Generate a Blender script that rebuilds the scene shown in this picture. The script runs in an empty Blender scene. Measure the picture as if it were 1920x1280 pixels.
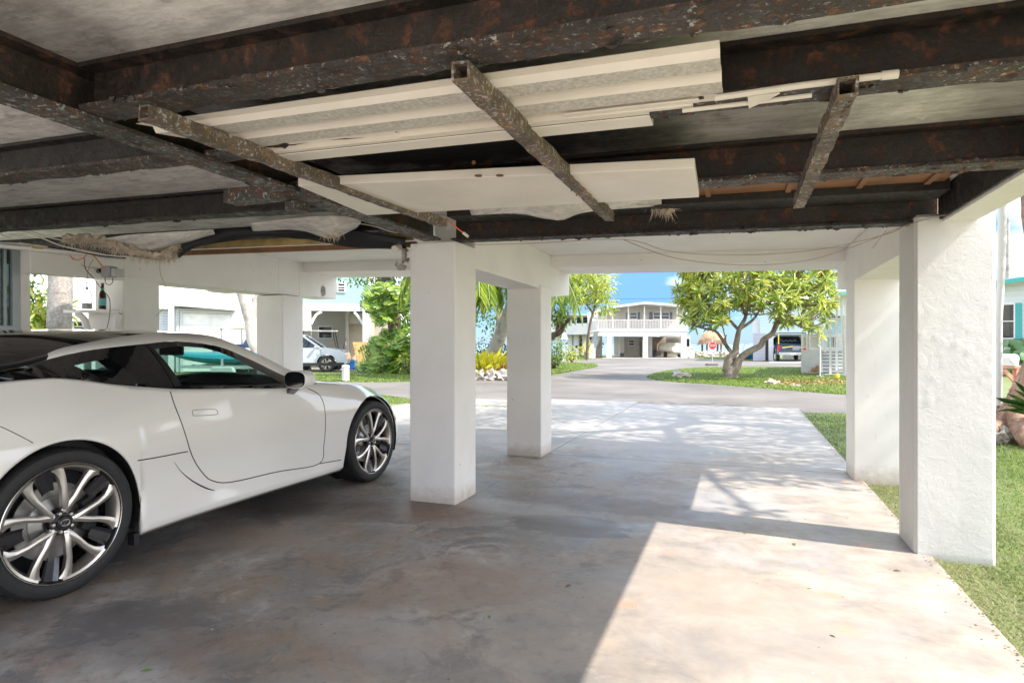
import bpy, bmesh, math, random
import numpy as np
from mathutils import Vector, Matrix, noise as mnoise
from mathutils.bvhtree import BVHTree
random.seed(7); RNG=np.random.default_rng(7)
SC=bpy.context.scene; COL=SC.collection
F=1137.0; CY=645.0; CX=960.0; H=1.25
TH=math.atan(428/1137); S_=math.sin(TH); C_=math.cos(TH)
def gpt(px,py,z=0.0):            # ground point seen in the survey photo
    d=F*(H-z)/(py-CY); x=(px-CX)/F*d
    return (x*C_-d*S_, x*S_+d*C_, z)
def dpt(px,py,d):                # point at a surveyed distance
    x=(px-CX)/F*d
    return (x*C_-d*S_, x*S_+d*C_, H+(CY-py)*d/F)
def onx(px,py,X):                # point on the plane x = X
    r=(px-CX)/F; Y=(X*C_+r*X*S_)/(r*C_-S_); d=-X*S_+Y*C_
    return (X,Y,H+(CY-py)*d/F)
# ---------------------------------------------------------------- materials
def newmat(name):
    m=bpy.data.materials.new(name); m.use_nodes=True
    nt=m.node_tree; b=nt.nodes['Principled BSDF']
    return m,nt,b
def N(nt,t,**k):
    n=nt.nodes.new(t)
    for a,v in k.items(): setattr(n,a,v)
    return n
def coords(nt,scale=(1,1,1)):
    tc=N(nt,'ShaderNodeTexCoord'); mp=N(nt,'ShaderNodeMapping')
    mp.inputs['Scale'].default_value=scale
    nt.links.new(tc.outputs['Object'],mp.inputs['Vector']); return mp.outputs['Vector']
def noise(nt,vec,scale,detail=6,rough=.6,dist=0):
    n=N(nt,'ShaderNodeTexNoise'); n.inputs['Scale'].default_value=scale
    n.inputs['Detail'].default_value=detail; n.inputs['Roughness'].default_value=rough
    n.inputs['Distortion'].default_value=dist
    nt.links.new(vec,n.inputs['Vector']); return n.outputs['Fac']
def ramp(nt,fac,stops):
    r=N(nt,'ShaderNodeValToRGB'); e=r.color_ramp.elements
    while len(e)<len(stops): e.new(.5)
    for i,(p,c) in enumerate(stops):
        e[i].position=p
        c=(c,c,c) if isinstance(c,(int,float)) else c
        e[i].color=(c[0],c[1],c[2],1)
    nt.links.new(fac,r.inputs['Fac']); return r.outputs['Color']
def mix(nt,fac,a,b,mode='MIX'):
    n=N(nt,'ShaderNodeMix',data_type='RGBA',blend_type=mode)
    for i,v in ((0,fac),(6,a),(7,b)):
        if hasattr(v,'is_output') or hasattr(v,'links'): nt.links.new(v,n.inputs[i])
        elif i==0: n.inputs[0].default_value=v
        else: n.inputs[i].default_value=(v[0],v[1],v[2],1)
    return n.outputs[2]
def bump(nt,b,h,strength=.3,dist=.01):
    n=N(nt,'ShaderNodeBump'); n.inputs['Strength'].default_value=strength
    n.inputs['Distance'].default_value=dist
    nt.links.new(h,n.inputs['Height']); nt.links.new(n.outputs[0],b.inputs['Normal'])
def setc(nt,b,v,name='Base Color'):
    if hasattr(v,'links'): nt.links.new(v,b.inputs[name])
    elif isinstance(v,(int,float)): b.inputs[name].default_value=v
    else: b.inputs[name].default_value=(v[0],v[1],v[2],1)
MATS={}
def simple(name,col,rough=.5,metal=0,var=.12,vs=3.0,bs=0,bsc=40,coat=0,spec=None,trans=None):
    """painted or plain surface with soft mottling and optional bump"""
    if name in MATS: return MATS[name]
    m,nt,b=newmat(name); v=coords(nt)
    n=noise(nt,v,vs,5,.6)
    lo=tuple(c*(1-var) for c in col); hi=tuple(min(1,c*(1+var)) for c in col)
    setc(nt,b,ramp(nt,n,[(.3,lo),(.7,hi)]))
    b.inputs['Roughness'].default_value=rough; b.inputs['Metallic'].default_value=metal
    if coat: b.inputs['Coat Weight'].default_value=coat; b.inputs['Coat Roughness'].default_value=.03
    if bs: bump(nt,b,noise(nt,v,bsc,4,.6),bs,.01)
    MATS[name]=m; return m
def stain(nt,col,c,r,color,k=.9,n=3.0,soft=.25):
    tc=N(nt,'ShaderNodeTexCoord'); mp=N(nt,'ShaderNodeMapping',vector_type='TEXTURE')
    mp.inputs['Location'].default_value=(c[0],c[1],0); mp.inputs['Scale'].default_value=(r[0],r[1],50)
    nt.links.new(tc.outputs['Object'],mp.inputs['Vector'])
    ln=N(nt,'ShaderNodeVectorMath',operation='LENGTH'); nt.links.new(mp.outputs[0],ln.inputs[0])
    nz=noise(nt,tc.outputs['Object'],n,8,.7,.3)
    ad=N(nt,'ShaderNodeMath',operation='MULTIPLY_ADD'); nt.links.new(nz,ad.inputs[0]); ad.inputs[1].default_value=1.5; nt.links.new(ln.outputs['Value'],ad.inputs[2])
    mr=N(nt,'ShaderNodeMapRange'); mr.inputs[1].default_value=1.75-soft; mr.inputs[2].default_value=1.75+soft; mr.inputs[3].default_value=k; mr.inputs[4].default_value=0
    nt.links.new(ad.outputs[0],mr.inputs[0]); return mix(nt,mr.outputs[0],col,color)
def m_floor():
    m,nt,b=newmat('worn_concrete_floor'); v=coords(nt)
    a=noise(nt,v,1.1,10,.68,.35); c=noise(nt,coords(nt,(1,1.25,1)),2.6,11,.70,.35); d=noise(nt,v,.55,4,.55,.3)
    e=noise(nt,coords(nt,(1.3,1,1)),13,9,.74,.25)
    col=ramp(nt,a,[(.3,(.11,.098,.09)),(.44,(.20,.182,.165)),(.54,(.31,.285,.26)),(.68,(.47,.435,.40))])
    col=mix(nt,ramp(nt,c,[(.46,0),(.58,.7)]),col,(.27,.185,.13))
    col=mix(nt,ramp(nt,noise(nt,v,1.7,10,.72,.5),[(.52,0),(.57,.7)]),col,(.12,.115,.115))
    col=mix(nt,ramp(nt,d,[(.5,0),(.7,.5)]),col,(.27,.255,.27))
    col=mix(nt,ramp(nt,e,[(.32,.6),(.48,0)]),col,(.09,.08,.075))
    col=mix(nt,ramp(nt,noise(nt,v,38,6,.75),[(.55,0),(.75,.35)]),col,(.42,.39,.35))
    col=mix(nt,ramp(nt,noise(nt,v,5.0,8,.7,.8),[(.57,0),(.66,.55)]),col,(.42,.38,.34))
    # the bay along the open side is paler, with peach staining
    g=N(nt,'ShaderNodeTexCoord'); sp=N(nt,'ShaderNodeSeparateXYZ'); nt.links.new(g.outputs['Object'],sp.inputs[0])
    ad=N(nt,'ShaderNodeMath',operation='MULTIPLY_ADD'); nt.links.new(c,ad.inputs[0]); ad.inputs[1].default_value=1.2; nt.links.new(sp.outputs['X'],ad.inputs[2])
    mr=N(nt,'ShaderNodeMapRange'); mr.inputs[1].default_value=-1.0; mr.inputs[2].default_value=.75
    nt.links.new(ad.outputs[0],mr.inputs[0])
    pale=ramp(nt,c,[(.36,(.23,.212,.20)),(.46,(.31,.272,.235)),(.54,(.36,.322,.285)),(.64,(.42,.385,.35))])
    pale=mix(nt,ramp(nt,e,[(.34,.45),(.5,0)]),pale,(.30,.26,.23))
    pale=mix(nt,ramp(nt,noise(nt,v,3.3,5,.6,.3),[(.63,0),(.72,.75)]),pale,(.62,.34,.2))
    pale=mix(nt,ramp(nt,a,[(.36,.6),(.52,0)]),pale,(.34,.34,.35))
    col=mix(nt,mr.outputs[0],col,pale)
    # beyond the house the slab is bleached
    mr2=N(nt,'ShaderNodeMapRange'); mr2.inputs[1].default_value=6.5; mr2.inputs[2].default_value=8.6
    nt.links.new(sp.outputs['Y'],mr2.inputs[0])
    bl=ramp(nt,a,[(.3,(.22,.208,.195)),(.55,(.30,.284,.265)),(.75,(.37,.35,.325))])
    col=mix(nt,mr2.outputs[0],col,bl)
    for px,py,rx,ry,cc,k,sf in ((1075,985,.42,.24,(.12,.105,.10),.75,.08),(800,955,.55,.3,(.16,.085,.045),.6,.4),(1130,945,.9,.25,(.13,.10,.10),.5,.2),(960,950,.5,.18,(.42,.40,.38),.4,.3),
            (480,1010,.5,.25,(.30,.24,.20),.5,.25),(850,1080,.45,.3,(.30,.20,.15),.45,.3),(700,1180,.3,.18,(.38,.33,.30),.4,.3),(300,1180,.45,.3,(.10,.09,.09),.5,.3),(560,950,.6,.3,(.10,.08,.07),.6,.4),
            (1553,1115,.055,.035,(.60,.27,.15),.6,.7),(1590,1182,.04,.05,(.58,.32,.2),.5,.8),(1176,1133,.05,.03,(.55,.25,.14),.6,.7),(1545,1070,.035,.02,(.6,.35,.18),.5,.7),(1330,1110,.5,.3,(.36,.31,.26),.5,.4),(1500,1230,.4,.3,(.30,.28,.27),.45,.4)):
        q=gpt(px,py); col=stain(nt,col,q,(rx,ry),cc,k,4.0,sf)
    # tiny dark grit
    w=N(nt,'ShaderNodeTexVoronoi'); w.inputs['Scale'].default_value=7; nt.links.new(v,w.inputs['Vector'])
    col=mix(nt,ramp(nt,w.outputs['Distance'],[(.0,.9),(.035,.6),(.05,0)]),col,(.05,.04,.035))
    w2=N(nt,'ShaderNodeTexVoronoi'); w2.inputs['Scale'].default_value=4.3; nt.links.new(v,w2.inputs['Vector'])
    col=mix(nt,ramp(nt,w2.outputs['Distance'],[(.0,.7),(.022,.5),(.03,0)]),col,(.7,.68,.64))
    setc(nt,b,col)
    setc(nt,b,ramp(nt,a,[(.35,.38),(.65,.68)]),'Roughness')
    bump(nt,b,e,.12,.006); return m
def m_rust(name,base,rust,pale,rt=.55,pt=.62,sc=1.0,bs=.6):
    m,nt,b=newmat(name); v=coords(nt)
    a=noise(nt,v,13*sc,10,.74,.3); c=noise(nt,v,34*sc,8,.72,.3); d=noise(nt,v,70*sc,5,.7); g=noise(nt,v,3*sc,6,.6)
    col=ramp(nt,d,[(.3,tuple(x*.45 for x in base)),(.6,base),(.8,tuple(min(1,x*2.0) for x in base))])
    col=mix(nt,ramp(nt,a,[(rt,0),(rt+.08,.9)]),col,ramp(nt,c,[(.35,tuple(x*.35 for x in rust)),(.65,rust)]))
    col=mix(nt,ramp(nt,c,[(pt,0),(pt+.03,1)]),col,pale)
    col=mix(nt,ramp(nt,g,[(.42,.65),(.55,0)]),col,tuple(x*.35 for x in base))
    setc(nt,b,col); setc(nt,b,ramp(nt,a,[(.4,.38),(.6,.85)]),'Roughness')
    bump(nt,b,mix(nt,.5,a,c),bs,.012); return m
def m_slab():
    m,nt,b=newmat('sooty_ceiling_concrete'); v=coords(nt,(1,1.5,1))
    a=noise(nt,v,2.6,12,.74,.4); c=noise(nt,coords(nt,(.6,2.4,1)),9,10,.76,.3)
    col=ramp(nt,a,[(.27,(.32,.30,.275)),(.38,(.60,.565,.52)),(.54,(.82,.78,.73))])
    col=mix(nt,ramp(nt,c,[(.35,.45),(.6,0)]),col,(.14,.13,.12))
    col=mix(nt,ramp(nt,noise(nt,v,9,6,.6),[(.64,0),(.66,.85)]),col,(.78,.70,.60))
    col=mix(nt,ramp(nt,noise(nt,v,5,10,.78,.2),[(.36,.6),(.44,0)]),col,(.20,.18,.16))
    for cx_,cy_,rx,ry,k in ((-1.35,2.6,1.0,.5,.94),(-.2,2.75,.7,.35,.6),(-2.1,1.2,.35,.5,.5),(-.2,1.2,.5,.12,.6),(1.0,2.6,.3,.5,.5),(-3.2,2.3,.8,.2,.5)):
        col=stain(nt,col,(cx_,cy_),(rx,ry),(.012,.011,.01),k,3.0,.35)
    col=stain(nt,col,(-.95,1.16),(.22,.09),(.66,.52,.40),.9,9,.06)
    setc(nt,b,col); b.inputs['Roughness'].default_value=.85; bump(nt,b,c,.35,.01); return m
def m_white(name,col=(.82,.79,.75),rough=.6,bs=.12,bsc=14,dirt=.25,big=0):
    m,nt,b=newmat(name); v=coords(nt)
    a=noise(nt,v,1.6,6,.6,.3); c=noise(nt,v,bsc,7,.65,.4); w=noise(nt,coords(nt,(6,6,.8)),1.2,5,.6)
    cc=ramp(nt,a,[(.3,tuple(x*(1-dirt*.35) for x in col)),(.6,col)])
    cc=mix(nt,ramp(nt,w,[(.6,0),(.8,dirt)]),cc,tuple(x*.8 for x in col))
    zc=N(nt,'ShaderNodeSeparateXYZ'); nt.links.new(v,zc.inputs[0]); mr=N(nt,'ShaderNodeMapRange')
    ad=N(nt,'ShaderNodeMath',operation='MULTIPLY_ADD'); nt.links.new(c,ad.inputs[0]); ad.inputs[1].default_value=-.22; nt.links.new(zc.outputs['Z'],ad.inputs[2])
    mr.inputs[1].default_value=-.13; mr.inputs[2].default_value=.03; mr.inputs[3].default_value=.75; mr.inputs[4].default_value=0; nt.links.new(ad.outputs[0],mr.inputs[0])
    cc=mix(nt,mr.outputs[0],cc,(.40,.31,.23))
    cc=mix(nt,ramp(nt,noise(nt,coords(nt,(1,1,.4)),7,7,.75,1.2),[(.62,0),(.70,.28)]),cc,tuple(x*.6 for x in col))
    sp=N(nt,'ShaderNodeTexVoronoi'); sp.inputs['Scale'].default_value=3.3; nt.links.new(v,sp.inputs['Vector'])
    cc=mix(nt,ramp(nt,sp.outputs['Distance'],[(0,.8),(.022,.6),(.03,0)]),cc,(.2,.13,.08))
    setc(nt,b,cc); b.inputs['Roughness'].default_value=rough
    if big:
        h=mix(nt,.5,ramp(nt,c,[(.42,0),(.62,1)]),noise(nt,v,5,6,.7,.5))
        bump(nt,b,h,bs,.03)
    else: bump(nt,b,c,bs,.01)
    return m
def m_stucco():
    m,nt,b=newmat('trowelled_stucco'); v=coords(nt)
    a=noise(nt,v,1.6,6,.6,.3)
    col=(.68,.66,.63)
    setc(nt,b,ramp(nt,a,[(.3,tuple(x*.9 for x in col)),(.6,col)])); b.inputs['Roughness'].default_value=.55
    h1=noise(nt,v,55,6,.6,.5); h2=noise(nt,v,11,7,.7,.35); h3=noise(nt,coords(nt,(1,1,.55)),5,4,.5,.6)
    r1=ramp(nt,h2,[(.40,0),(.43,.5),(.52,.55),(.56,1)])
    h=mix(nt,.45,r1,h1); h=mix(nt,.35,h,h3)
    bump(nt,b,h,.5,.010); return m
def m_grass(name,cols):
    m,nt,b=newmat(name); v=coords(nt)
    oi=N(nt,'ShaderNodeNewGeometry')
    col=ramp(nt,noise(nt,v,1.1,5,.6),[(.3,cols[0]),(.5,cols[1]),(.7,cols[2])])
    col=mix(nt,ramp(nt,noise(nt,v,45,3,.7),[(.4,0),(.7,.6)]),col,cols[3])
    setc(nt,b,col); b.inputs['Roughness'].default_value=.6
    b.inputs['Specular IOR Level'].default_value=.25; return m
def m_leaf(name,cols,trans=.35,rough=.4,sc=2.5):
    m,nt,b=newmat(name); v=coords(nt)
    g=N(nt,'ShaderNodeNewGeometry')
    col=ramp(nt,g.outputs['Random Per Island'],[(i/(len(cols)-1),c) for i,c in enumerate(cols)])
    col=mix(nt,ramp(nt,noise(nt,v,sc,3,.6),[(.35,.35),(.6,0)]),col,cols[0])
    setc(nt,b,col); b.inputs['Roughness'].default_value=rough
    tr=N(nt,'ShaderNodeBsdfTranslucent'); nt.links.new(col,tr.inputs['Color'])
    mx=N(nt,'ShaderNodeMixShader'); mx.inputs[0].default_value=trans
    out=nt.nodes['Material Output']
    nt.links.new(b.outputs[0],mx.inputs[1]); nt.links.new(tr.outputs[0],mx.inputs[2]); nt.links.new(mx.outputs[0],out.inputs['Surface'])
    return m
def m_bark(name,c1,c2,sc=8,bs=.6,stretch=(1,1,.35)):
    m,nt,b=newmat(name); v=coords(nt,stretch)
    a=noise(nt,v,sc,8,.7,.5); c=noise(nt,coords(nt),sc*.35,5,.6)
    col=ramp(nt,a,[(.35,c1),(.65,c2)])
    col=mix(nt,ramp(nt,c,[(.5,0),(.62,.6)]),col,tuple(x*.55 for x in c1))
    setc(nt,b,col); b.inputs['Roughness'].default_value=.8; bump(nt,b,a,bs,.03); return m
def m_siding(name,col,pitch,axis='Z',rough=.5,depth=.5):
    """clapboard: shallow real-looking laps by bump"""
    m,nt,b=newmat(name); v=coords(nt)
    sp=N(nt,'ShaderNodeSeparateXYZ'); nt.links.new(v,sp.inputs[0])
    d=N(nt,'ShaderNodeMath',operation='DIVIDE'); nt.links.new(sp.outputs[axis],d.inputs[0]); d.inputs[1].default_value=pitch
    f=N(nt,'ShaderNodeMath',operation='FRACT'); nt.links.new(d.outputs[0],f.inputs[0])
    n=noise(nt,v,2,4,.6)
    base=ramp(nt,n,[(.3,tuple(x*.92 for x in col)),(.7,col)])
    line=ramp(nt,f.outputs[0],[(0,.55),(.07,.35),(.1,0)])
    setc(nt,b,mix(nt,line,base,tuple(x*.45 for x in col)))
    b.inputs['Roughness'].default_value=rough; bump(nt,b,f.outputs[0],depth,.03); return m
def m_glass(name='window_glass',tint=(.55,.62,.62),rough=.02,alpha=.45,base=(.02,.03,.035)):
    m,nt,b=newmat(name)
    b.inputs['Base Color'].default_value=(*base,1); b.inputs['Roughness'].default_value=rough
    b.inputs['Specular IOR Level'].default_value=.9
    t=N(nt,'ShaderNodeBsdfTransparent'); t.inputs[0].default_value=(*tint,1)
    mx=N(nt,'ShaderNodeMixShader'); mx.inputs[0].default_value=alpha
    nt.links.new(t.outputs[0],mx.inputs[1]); nt.links.new(b.outputs[0],mx.inputs[2]); nt.links.new(mx.outputs[0],nt.nodes['Material Output'].inputs['Surface'])
    return m
# ---------------------------------------------------------------- mesh builder
class MB:
    def __init__(s): s.v=[]; s.f=[]; s.m=[]
    def add(s,vs,fs,mi=0):
        o=len(s.v); s.v+= [tuple(p) for p in vs]
        for f in fs: s.f.append(tuple(i+o for i in f)); s.m.append(mi)
        return s
    def hexa(s,p,mi=0):   # 8 points: bottom 4 ccw, top 4 ccw
        return s.add(p,[(0,3,2,1),(4,5,6,7),(0,1,5,4),(1,2,6,5),(2,3,7,6),(3,0,4,7)],mi)
    def box(s,x0,x1,y0,y1,z0,z1,mi=0,tilt=None):
        t=tilt or (lambda x:0)
        return s.hexa([(x,y,z+t(x)) for z in (z0,z1) for x,y in ((x0,y0),(x1,y0),(x1,y1),(x0,y1))],mi)
    def bar(s,a,b,w,h,mi=0,up=(0,0,1)):      # rectangular bar between two points
        a=Vector(a); b=Vector(b); d=(b-a).normalized(); up=Vector(up)
        if abs(d.dot(up))>.98: up=Vector((0,1,0))
        x=d.cross(up).normalized()*w/2; z=x.cross(d).normalized()*h/2
        return s.hexa([a-x-z,b-x-z,b+x-z,a+x-z,a-x+z,b-x+z,b+x+z,a+x+z],mi)
    def tube(s,pts,r,n=8,mi=0,cap=True,sq=None):
        pts=[Vector(p) for p in pts]; k=len(pts)
        rs=r if isinstance(r,(list,tuple)) else [r]*k
        o=len(s.v); ref=None
        for i,p in enumerate(pts):
            d=(pts[min(i+1,k-1)]-pts[max(i-1,0)]).normalized()
            if ref is None:
                ref=d.orthogonal().normalized() if abs(d.z)>.9 else d.cross(Vector((0,0,1))).normalized()
            ref=(ref-d*ref.dot(d)); ref=ref.normalized() if ref.length>1e-6 else d.orthogonal().normalized()
            y=d.cross(ref)
            for j in range(n):
                a=2*math.pi*j/n; q=rs[i]
                if sq: q*=sq(a,i)
                s.v.append(tuple(p+ref*math.cos(a)*q+y*math.sin(a)*q))
        for i in range(k-1):
            for j in range(n):
                a=o+i*n+j; b=o+i*n+(j+1)%n; s.f.append((a,b,b+n,a+n)); s.m.append(mi)
        if cap:
            s.f.append(tuple(o+j for j in range(n-1,-1,-1))); s.m.append(mi)
            s.f.append(tuple(o+(k-1)*n+j for j in range(n))); s.m.append(mi)
        return s
    def lathe(s,prof,n=24,c=(0,0,0),axis='Z',mi=0,close=False):
        o=len(s.v)
        for (r,h) in prof:
            for j in range(n):
                a=2*math.pi*j/n; x,y=r*math.cos(a),r*math.sin(a)
                p={'Z':(x,y,h),'X':(h,x,y),'Y':(x,h,y)}[axis]
                s.v.append((p[0]+c[0],p[1]+c[1],p[2]+c[2]))
        for i in range(len(prof)-1):
            for j in range(n):
                a=o+i*n+j; b=o+i*n+(j+1)%n; s.f.append((a,b,b+n,a+n)); s.m.append(mi)
        if close:
            s.f.append(tuple(o+j for j in range(n))); s.m.append(mi)
            s.f.append(tuple(o+(len(prof)-1)*n+j for j in range(n))); s.m.append(mi)
        return s
    def prism(s,poly,fn,t0,t1,mi=0):     # polygon (2d) extruded; fn(u,v,t)->xyz
        n=len(poly); o=len(s.v)
        for t in (t0,t1):
            for (u,v) in poly: s.v.append(tuple(fn(u,v,t)))
        for j in range(n):
            s.f.append((o+j,o+(j+1)%n,o+n+(j+1)%n,o+n+j)); s.m.append(mi)
        s.f.append(tuple(o+j for j in range(n-1,-1,-1))); s.m.append(mi)
        s.f.append(tuple(o+n+j for j in range(n))); s.m.append(mi)
        return s
    def blob(s,c,r,sub=2,rough=.25,sc=2.0,seed=0,mi=0,flat=1):
        bm=bmesh.new(); bmesh.ops.create_icosphere(bm,subdivisions=sub,radius=1)
        rr=r if isinstance(r,(tuple,list)) else (r,r,r)
        vs=[]
        for v in bm.verts:
            k=1+rough*mnoise.fractal(v.co*sc+Vector((seed*7.1,seed*3.3,0)),1,2,4)*1.6
            vs.append((c[0]+v.co.x*rr[0]*k,c[1]+v.co.y*rr[1]*k,c[2]+v.co.z*rr[2]*k))
        fs=[tuple(q.index for q in f.verts) for f in bm.faces]; bm.free()
        return s.add(vs,fs,mi)
    def build(s,name,mats,parent=None,smooth=False,ang=35,bevel=0,label=None,loc=None,rz=0):
        me=bpy.data.meshes.new(name); me.from_pydata(s.v,[],s.f)
        mats=mats if isinstance(mats,(list,tuple)) else [mats]
        for m in mats: me.materials.append(m)
        if len(mats)>1: me.polygons.foreach_set('material_index',s.m)
        bm=bmesh.new(); bm.from_mesh(me)
        bmesh.ops.recalc_face_normals(bm,faces=bm.faces[:])
        if smooth:
            A=math.radians(ang)
            for f in bm.faces: f.smooth=True
            for e in bm.edges:
                if len(e.link_faces)==2 and e.calc_face_angle(0)>A: e.smooth=False
        bm.to_mesh(me); bm.free()
        o=bpy.data.objects.new(name,me); COL.objects.link(o)
        if parent: o.parent=parent
        if loc is not None: o.location=loc
        if rz: o.rotation_euler[2]=rz
        if bevel:
            b=o.modifiers.new('bevel','BEVEL'); b.width=bevel; b.segments=2; b.limit_method='ANGLE'; b.angle_limit=.7
        if label: o['label']=label
        return o
def tag(o,label,cat,group=None):
    o['label']=label; o['category']=cat
    if group: o['group']=group
    return o
def thing(name,label,cat,loc=(0,0,0),rz=0,group=None):
    o=bpy.data.objects.new(name,None); COL.objects.link(o); o.location=loc; o.rotation_euler[2]=rz
    o.empty_display_size=.2
    return tag(o,label,cat,group)
def dup(root,loc,rz=None,label=None,scale=None):
    def cp(o,par):
        c=o.copy(); COL.objects.link(c)
        if par: c.parent=par
        for ch in o.children: cp(ch,c)
        return c
    r=cp(root,None); r.location=loc
    if rz is not None: r.rotation_euler[2]=rz
    if label: r['label']=label
    if scale: r.scale=scale
    return r
def struct(o): o['kind']='structure'; return o
class Fr:
    """local frame on the ground: x along the view's right, y away, z up, metres from survey pixels"""
    def __init__(s,px,d,los=False):
        s.px=px; s.d=d; s.k=d/F; p=dpt(px,CY,d); s.loc=(p[0],p[1],0); s.los=los
        s.ph=math.atan((px-CX)/F) if los else 0; s.rz=TH-s.ph; s.r=d/math.cos(s.ph)
    def x(s,px,y=0):
        if s.los: return (s.r+y)*math.tan(math.atan((px-CX)/F)-s.ph)
        return (px-CX)*(s.d+y)/F-(s.px-CX)*s.k
    def z(s,py,y=0): return H+(CY-py)*(s.d+y)/F
def sag(a,b,drop,n=14):
    a=Vector(a); b=Vector(b)
    return [a.lerp(b,i/n)+Vector((0,0,-drop*4*(i/n)*(1-i/n))) for i in range(n+1)]
def smoothpath(pts,n=6):
    pts=[Vector(p) for p in pts]; out=[]
    for i in range(len(pts)-1):
        p0=pts[max(i-1,0)];p1=pts[i];p2=pts[i+1];p3=pts[min(i+2,len(pts)-1)]
        for k in range(n):
            t=k/n; out.append(.5*((2*p1)+(p2-p0)*t+(2*p0-5*p1+4*p2-p3)*t*t+(3*p1-p0-3*p2+p3)*t**3))
    out.append(pts[-1]); return out
# ---------------------------------------------------------------- camera, sun, sky
cam=bpy.data.cameras.new('camera'); co=bpy.data.objects.new('camera',cam); COL.objects.link(co)
cam.sensor_width=36; cam.lens=36*F/1920; cam.shift_y=5/1920; cam.clip_end=6000; cam.clip_start=.05
co.location=(0,0,H); co.rotation_euler=(math.pi/2,0,TH); SC.camera=co
EL=math.radians(47); AZ=math.radians(94.5)
sd=Vector((math.sin(AZ)*math.cos(EL),math.cos(AZ)*math.cos(EL),math.sin(EL)))
sl=bpy.data.lights.new('sun','SUN'); sl.energy=2.05; sl.angle=math.radians(.55); sl.color=(1,.91,.80)
so=bpy.data.objects.new('sun',sl); COL.objects.link(so); so.rotation_euler=sd.to_track_quat('Z','Y').to_euler(); so.location=(30,0,40)
w=bpy.data.worlds.new('World'); SC.world=w; w.use_nodes=True; nt=w.node_tree
bg=nt.nodes['Background']; sky=N(nt,'ShaderNodeTexSky'); sky.sky_type='NISHITA'; sky.sun_disc=False
sky.sun_elevation=EL; sky.sun_rotation=AZ; sky.air_density=1.0; sky.dust_density=.4; sky.ozone_density=2.5
tc=N(nt,'ShaderNodeTexCoord'); mp=N(nt,'ShaderNodeMapping'); mp.inputs['Scale'].default_value=(1,1,2.6); mp.inputs['Location'].default_value=(.35,.1,.2)
nt.links.new(tc.outputs['Generated'],mp.inputs['Vector'])
cl=noise(nt,mp.outputs['Vector'],2.2,9,.58,.2)
sx=N(nt,'ShaderNodeSeparateXYZ'); nt.links.new(tc.outputs['Generated'],sx.inputs[0])
# cloud cover is heavier towards the left and the far right
ax=N(nt,'ShaderNodeMapRange'); ax.inputs[1].default_value=-.42; ax.inputs[2].default_value=-.72; ax.inputs[3].default_value=.03; ax.inputs[4].default_value=.3
nt.links.new(sx.outputs['X'],ax.inputs[0])
ax2=N(nt,'ShaderNodeMapRange'); ax2.inputs[1].default_value=.1; ax2.inputs[2].default_value=.4; ax2.inputs[3].default_value=0; ax2.inputs[4].default_value=.16
nt.links.new(sx.outputs['X'],ax2.inputs[0])
ad=N(nt,'ShaderNodeMath',operation='ADD'); nt.links.new(cl,ad.inputs[0]); nt.links.new(ax.outputs[0],ad.inputs[1])
ad2=N(nt,'ShaderNodeMath',operation='ADD'); nt.links.new(ad.outputs[0],ad2.inputs[0]); nt.links.new(ax2.outputs[0],ad2.inputs[1])
cf=ramp(nt,ad2.outputs[0],[(.52,0),(.72,.95)])
hz=N(nt,'ShaderNodeMapRange'); hz.inputs[1].default_value=0; hz.inputs[2].default_value=.45; nt.links.new(sx.outputs['Z'],hz.inputs[0])
skc=mix(nt,1.0,mix(nt,1.0,sky.outputs[0],(1.7,1.7,1.7),'MULTIPLY'),ramp(nt,hz.outputs[0],[(0,(.105,.15,.225)),(.16,(.062,.105,.21)),(.34,(.10,.14,.22)),(.8,(1.0,.84,.70))]),'MULTIPLY')
nt.links.new(mix(nt,cf,skc,(4.6,4.5,4.4)),bg.inputs['Color']); bg.inputs['Strength'].default_value=.15
SC.view_settings.view_transform='Standard'; SC.view_settings.look='None'; SC.view_settings.exposure=2.2; SC.view_settings.gamma=1
SC.render.resolution_x=1024; SC.render.resolution_y=682
# ================================================================ materials in use
M_floor=m_floor(); M_slab=m_slab(); M_stucco=m_stucco()
M_web=m_rust('tarred_steel_web',(.026,.022,.020),(.14,.07,.04),(.42,.34,.28),.56,.71)
M_webR=m_rust('tarred_steel_rusty',(.032,.023,.018),(.19,.075,.038),(.42,.34,.27),.52,.70)
M_fl=m_rust('flaking_flange_paint',(.065,.05,.042),(.36,.16,.075),(.42,.40,.37),.535,.585,1.5,1.0)
M_flb=m_rust('pale_blue_flaking_paint',(.085,.072,.062),(.26,.12,.07),(.40,.46,.45),.50,.56,1.3,1.0)
M_tube=m_rust('corroded_tube_steel',(.17,.125,.09),(.42,.27,.14),(.46,.44,.44),.5,.55,1.7,1.0)
M_white=m_white('painted_concrete'); M_white2=m_white('painted_plaster',bs=.06)
M_sheetshade=simple('shaded_sheet_metal',(.56,.52,.455),.5,0,.28,60,.4,90)  # speckled sheet tone, darkened to carry the shading of the flats
M_plank=simple('cream_painted_board',(.74,.675,.58),.4,0,.08,3)
M_pvc=simple('aged_pvc',(.68,.62,.52),.4,0,.08,8)
M_wire=simple('tan_cable',(.42,.33,.24),.5); M_owire=simple('orange_cable',(.75,.16,.04),.45); M_kwire=simple('black_cable',(.03,.03,.03),.4)
M_wwire=simple('white_cable',(.62,.6,.54),.5)
M_grassb=m_grass('lawn_soil_and_turf',[(.09,.125,.04),(.13,.17,.05),(.17,.20,.065),(.22,.21,.11)])
M_asph=simple('sunbleached_asphalt',(.142,.132,.122),.85,0,.4,.3,.3,60)
M_wood=simple('raw_lumber',(.24,.11,.045),.6,0,.25,6)
M_ywood=simple('yellowed_plywood',(.5,.36,.13),.6,0,.3,5)
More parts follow.
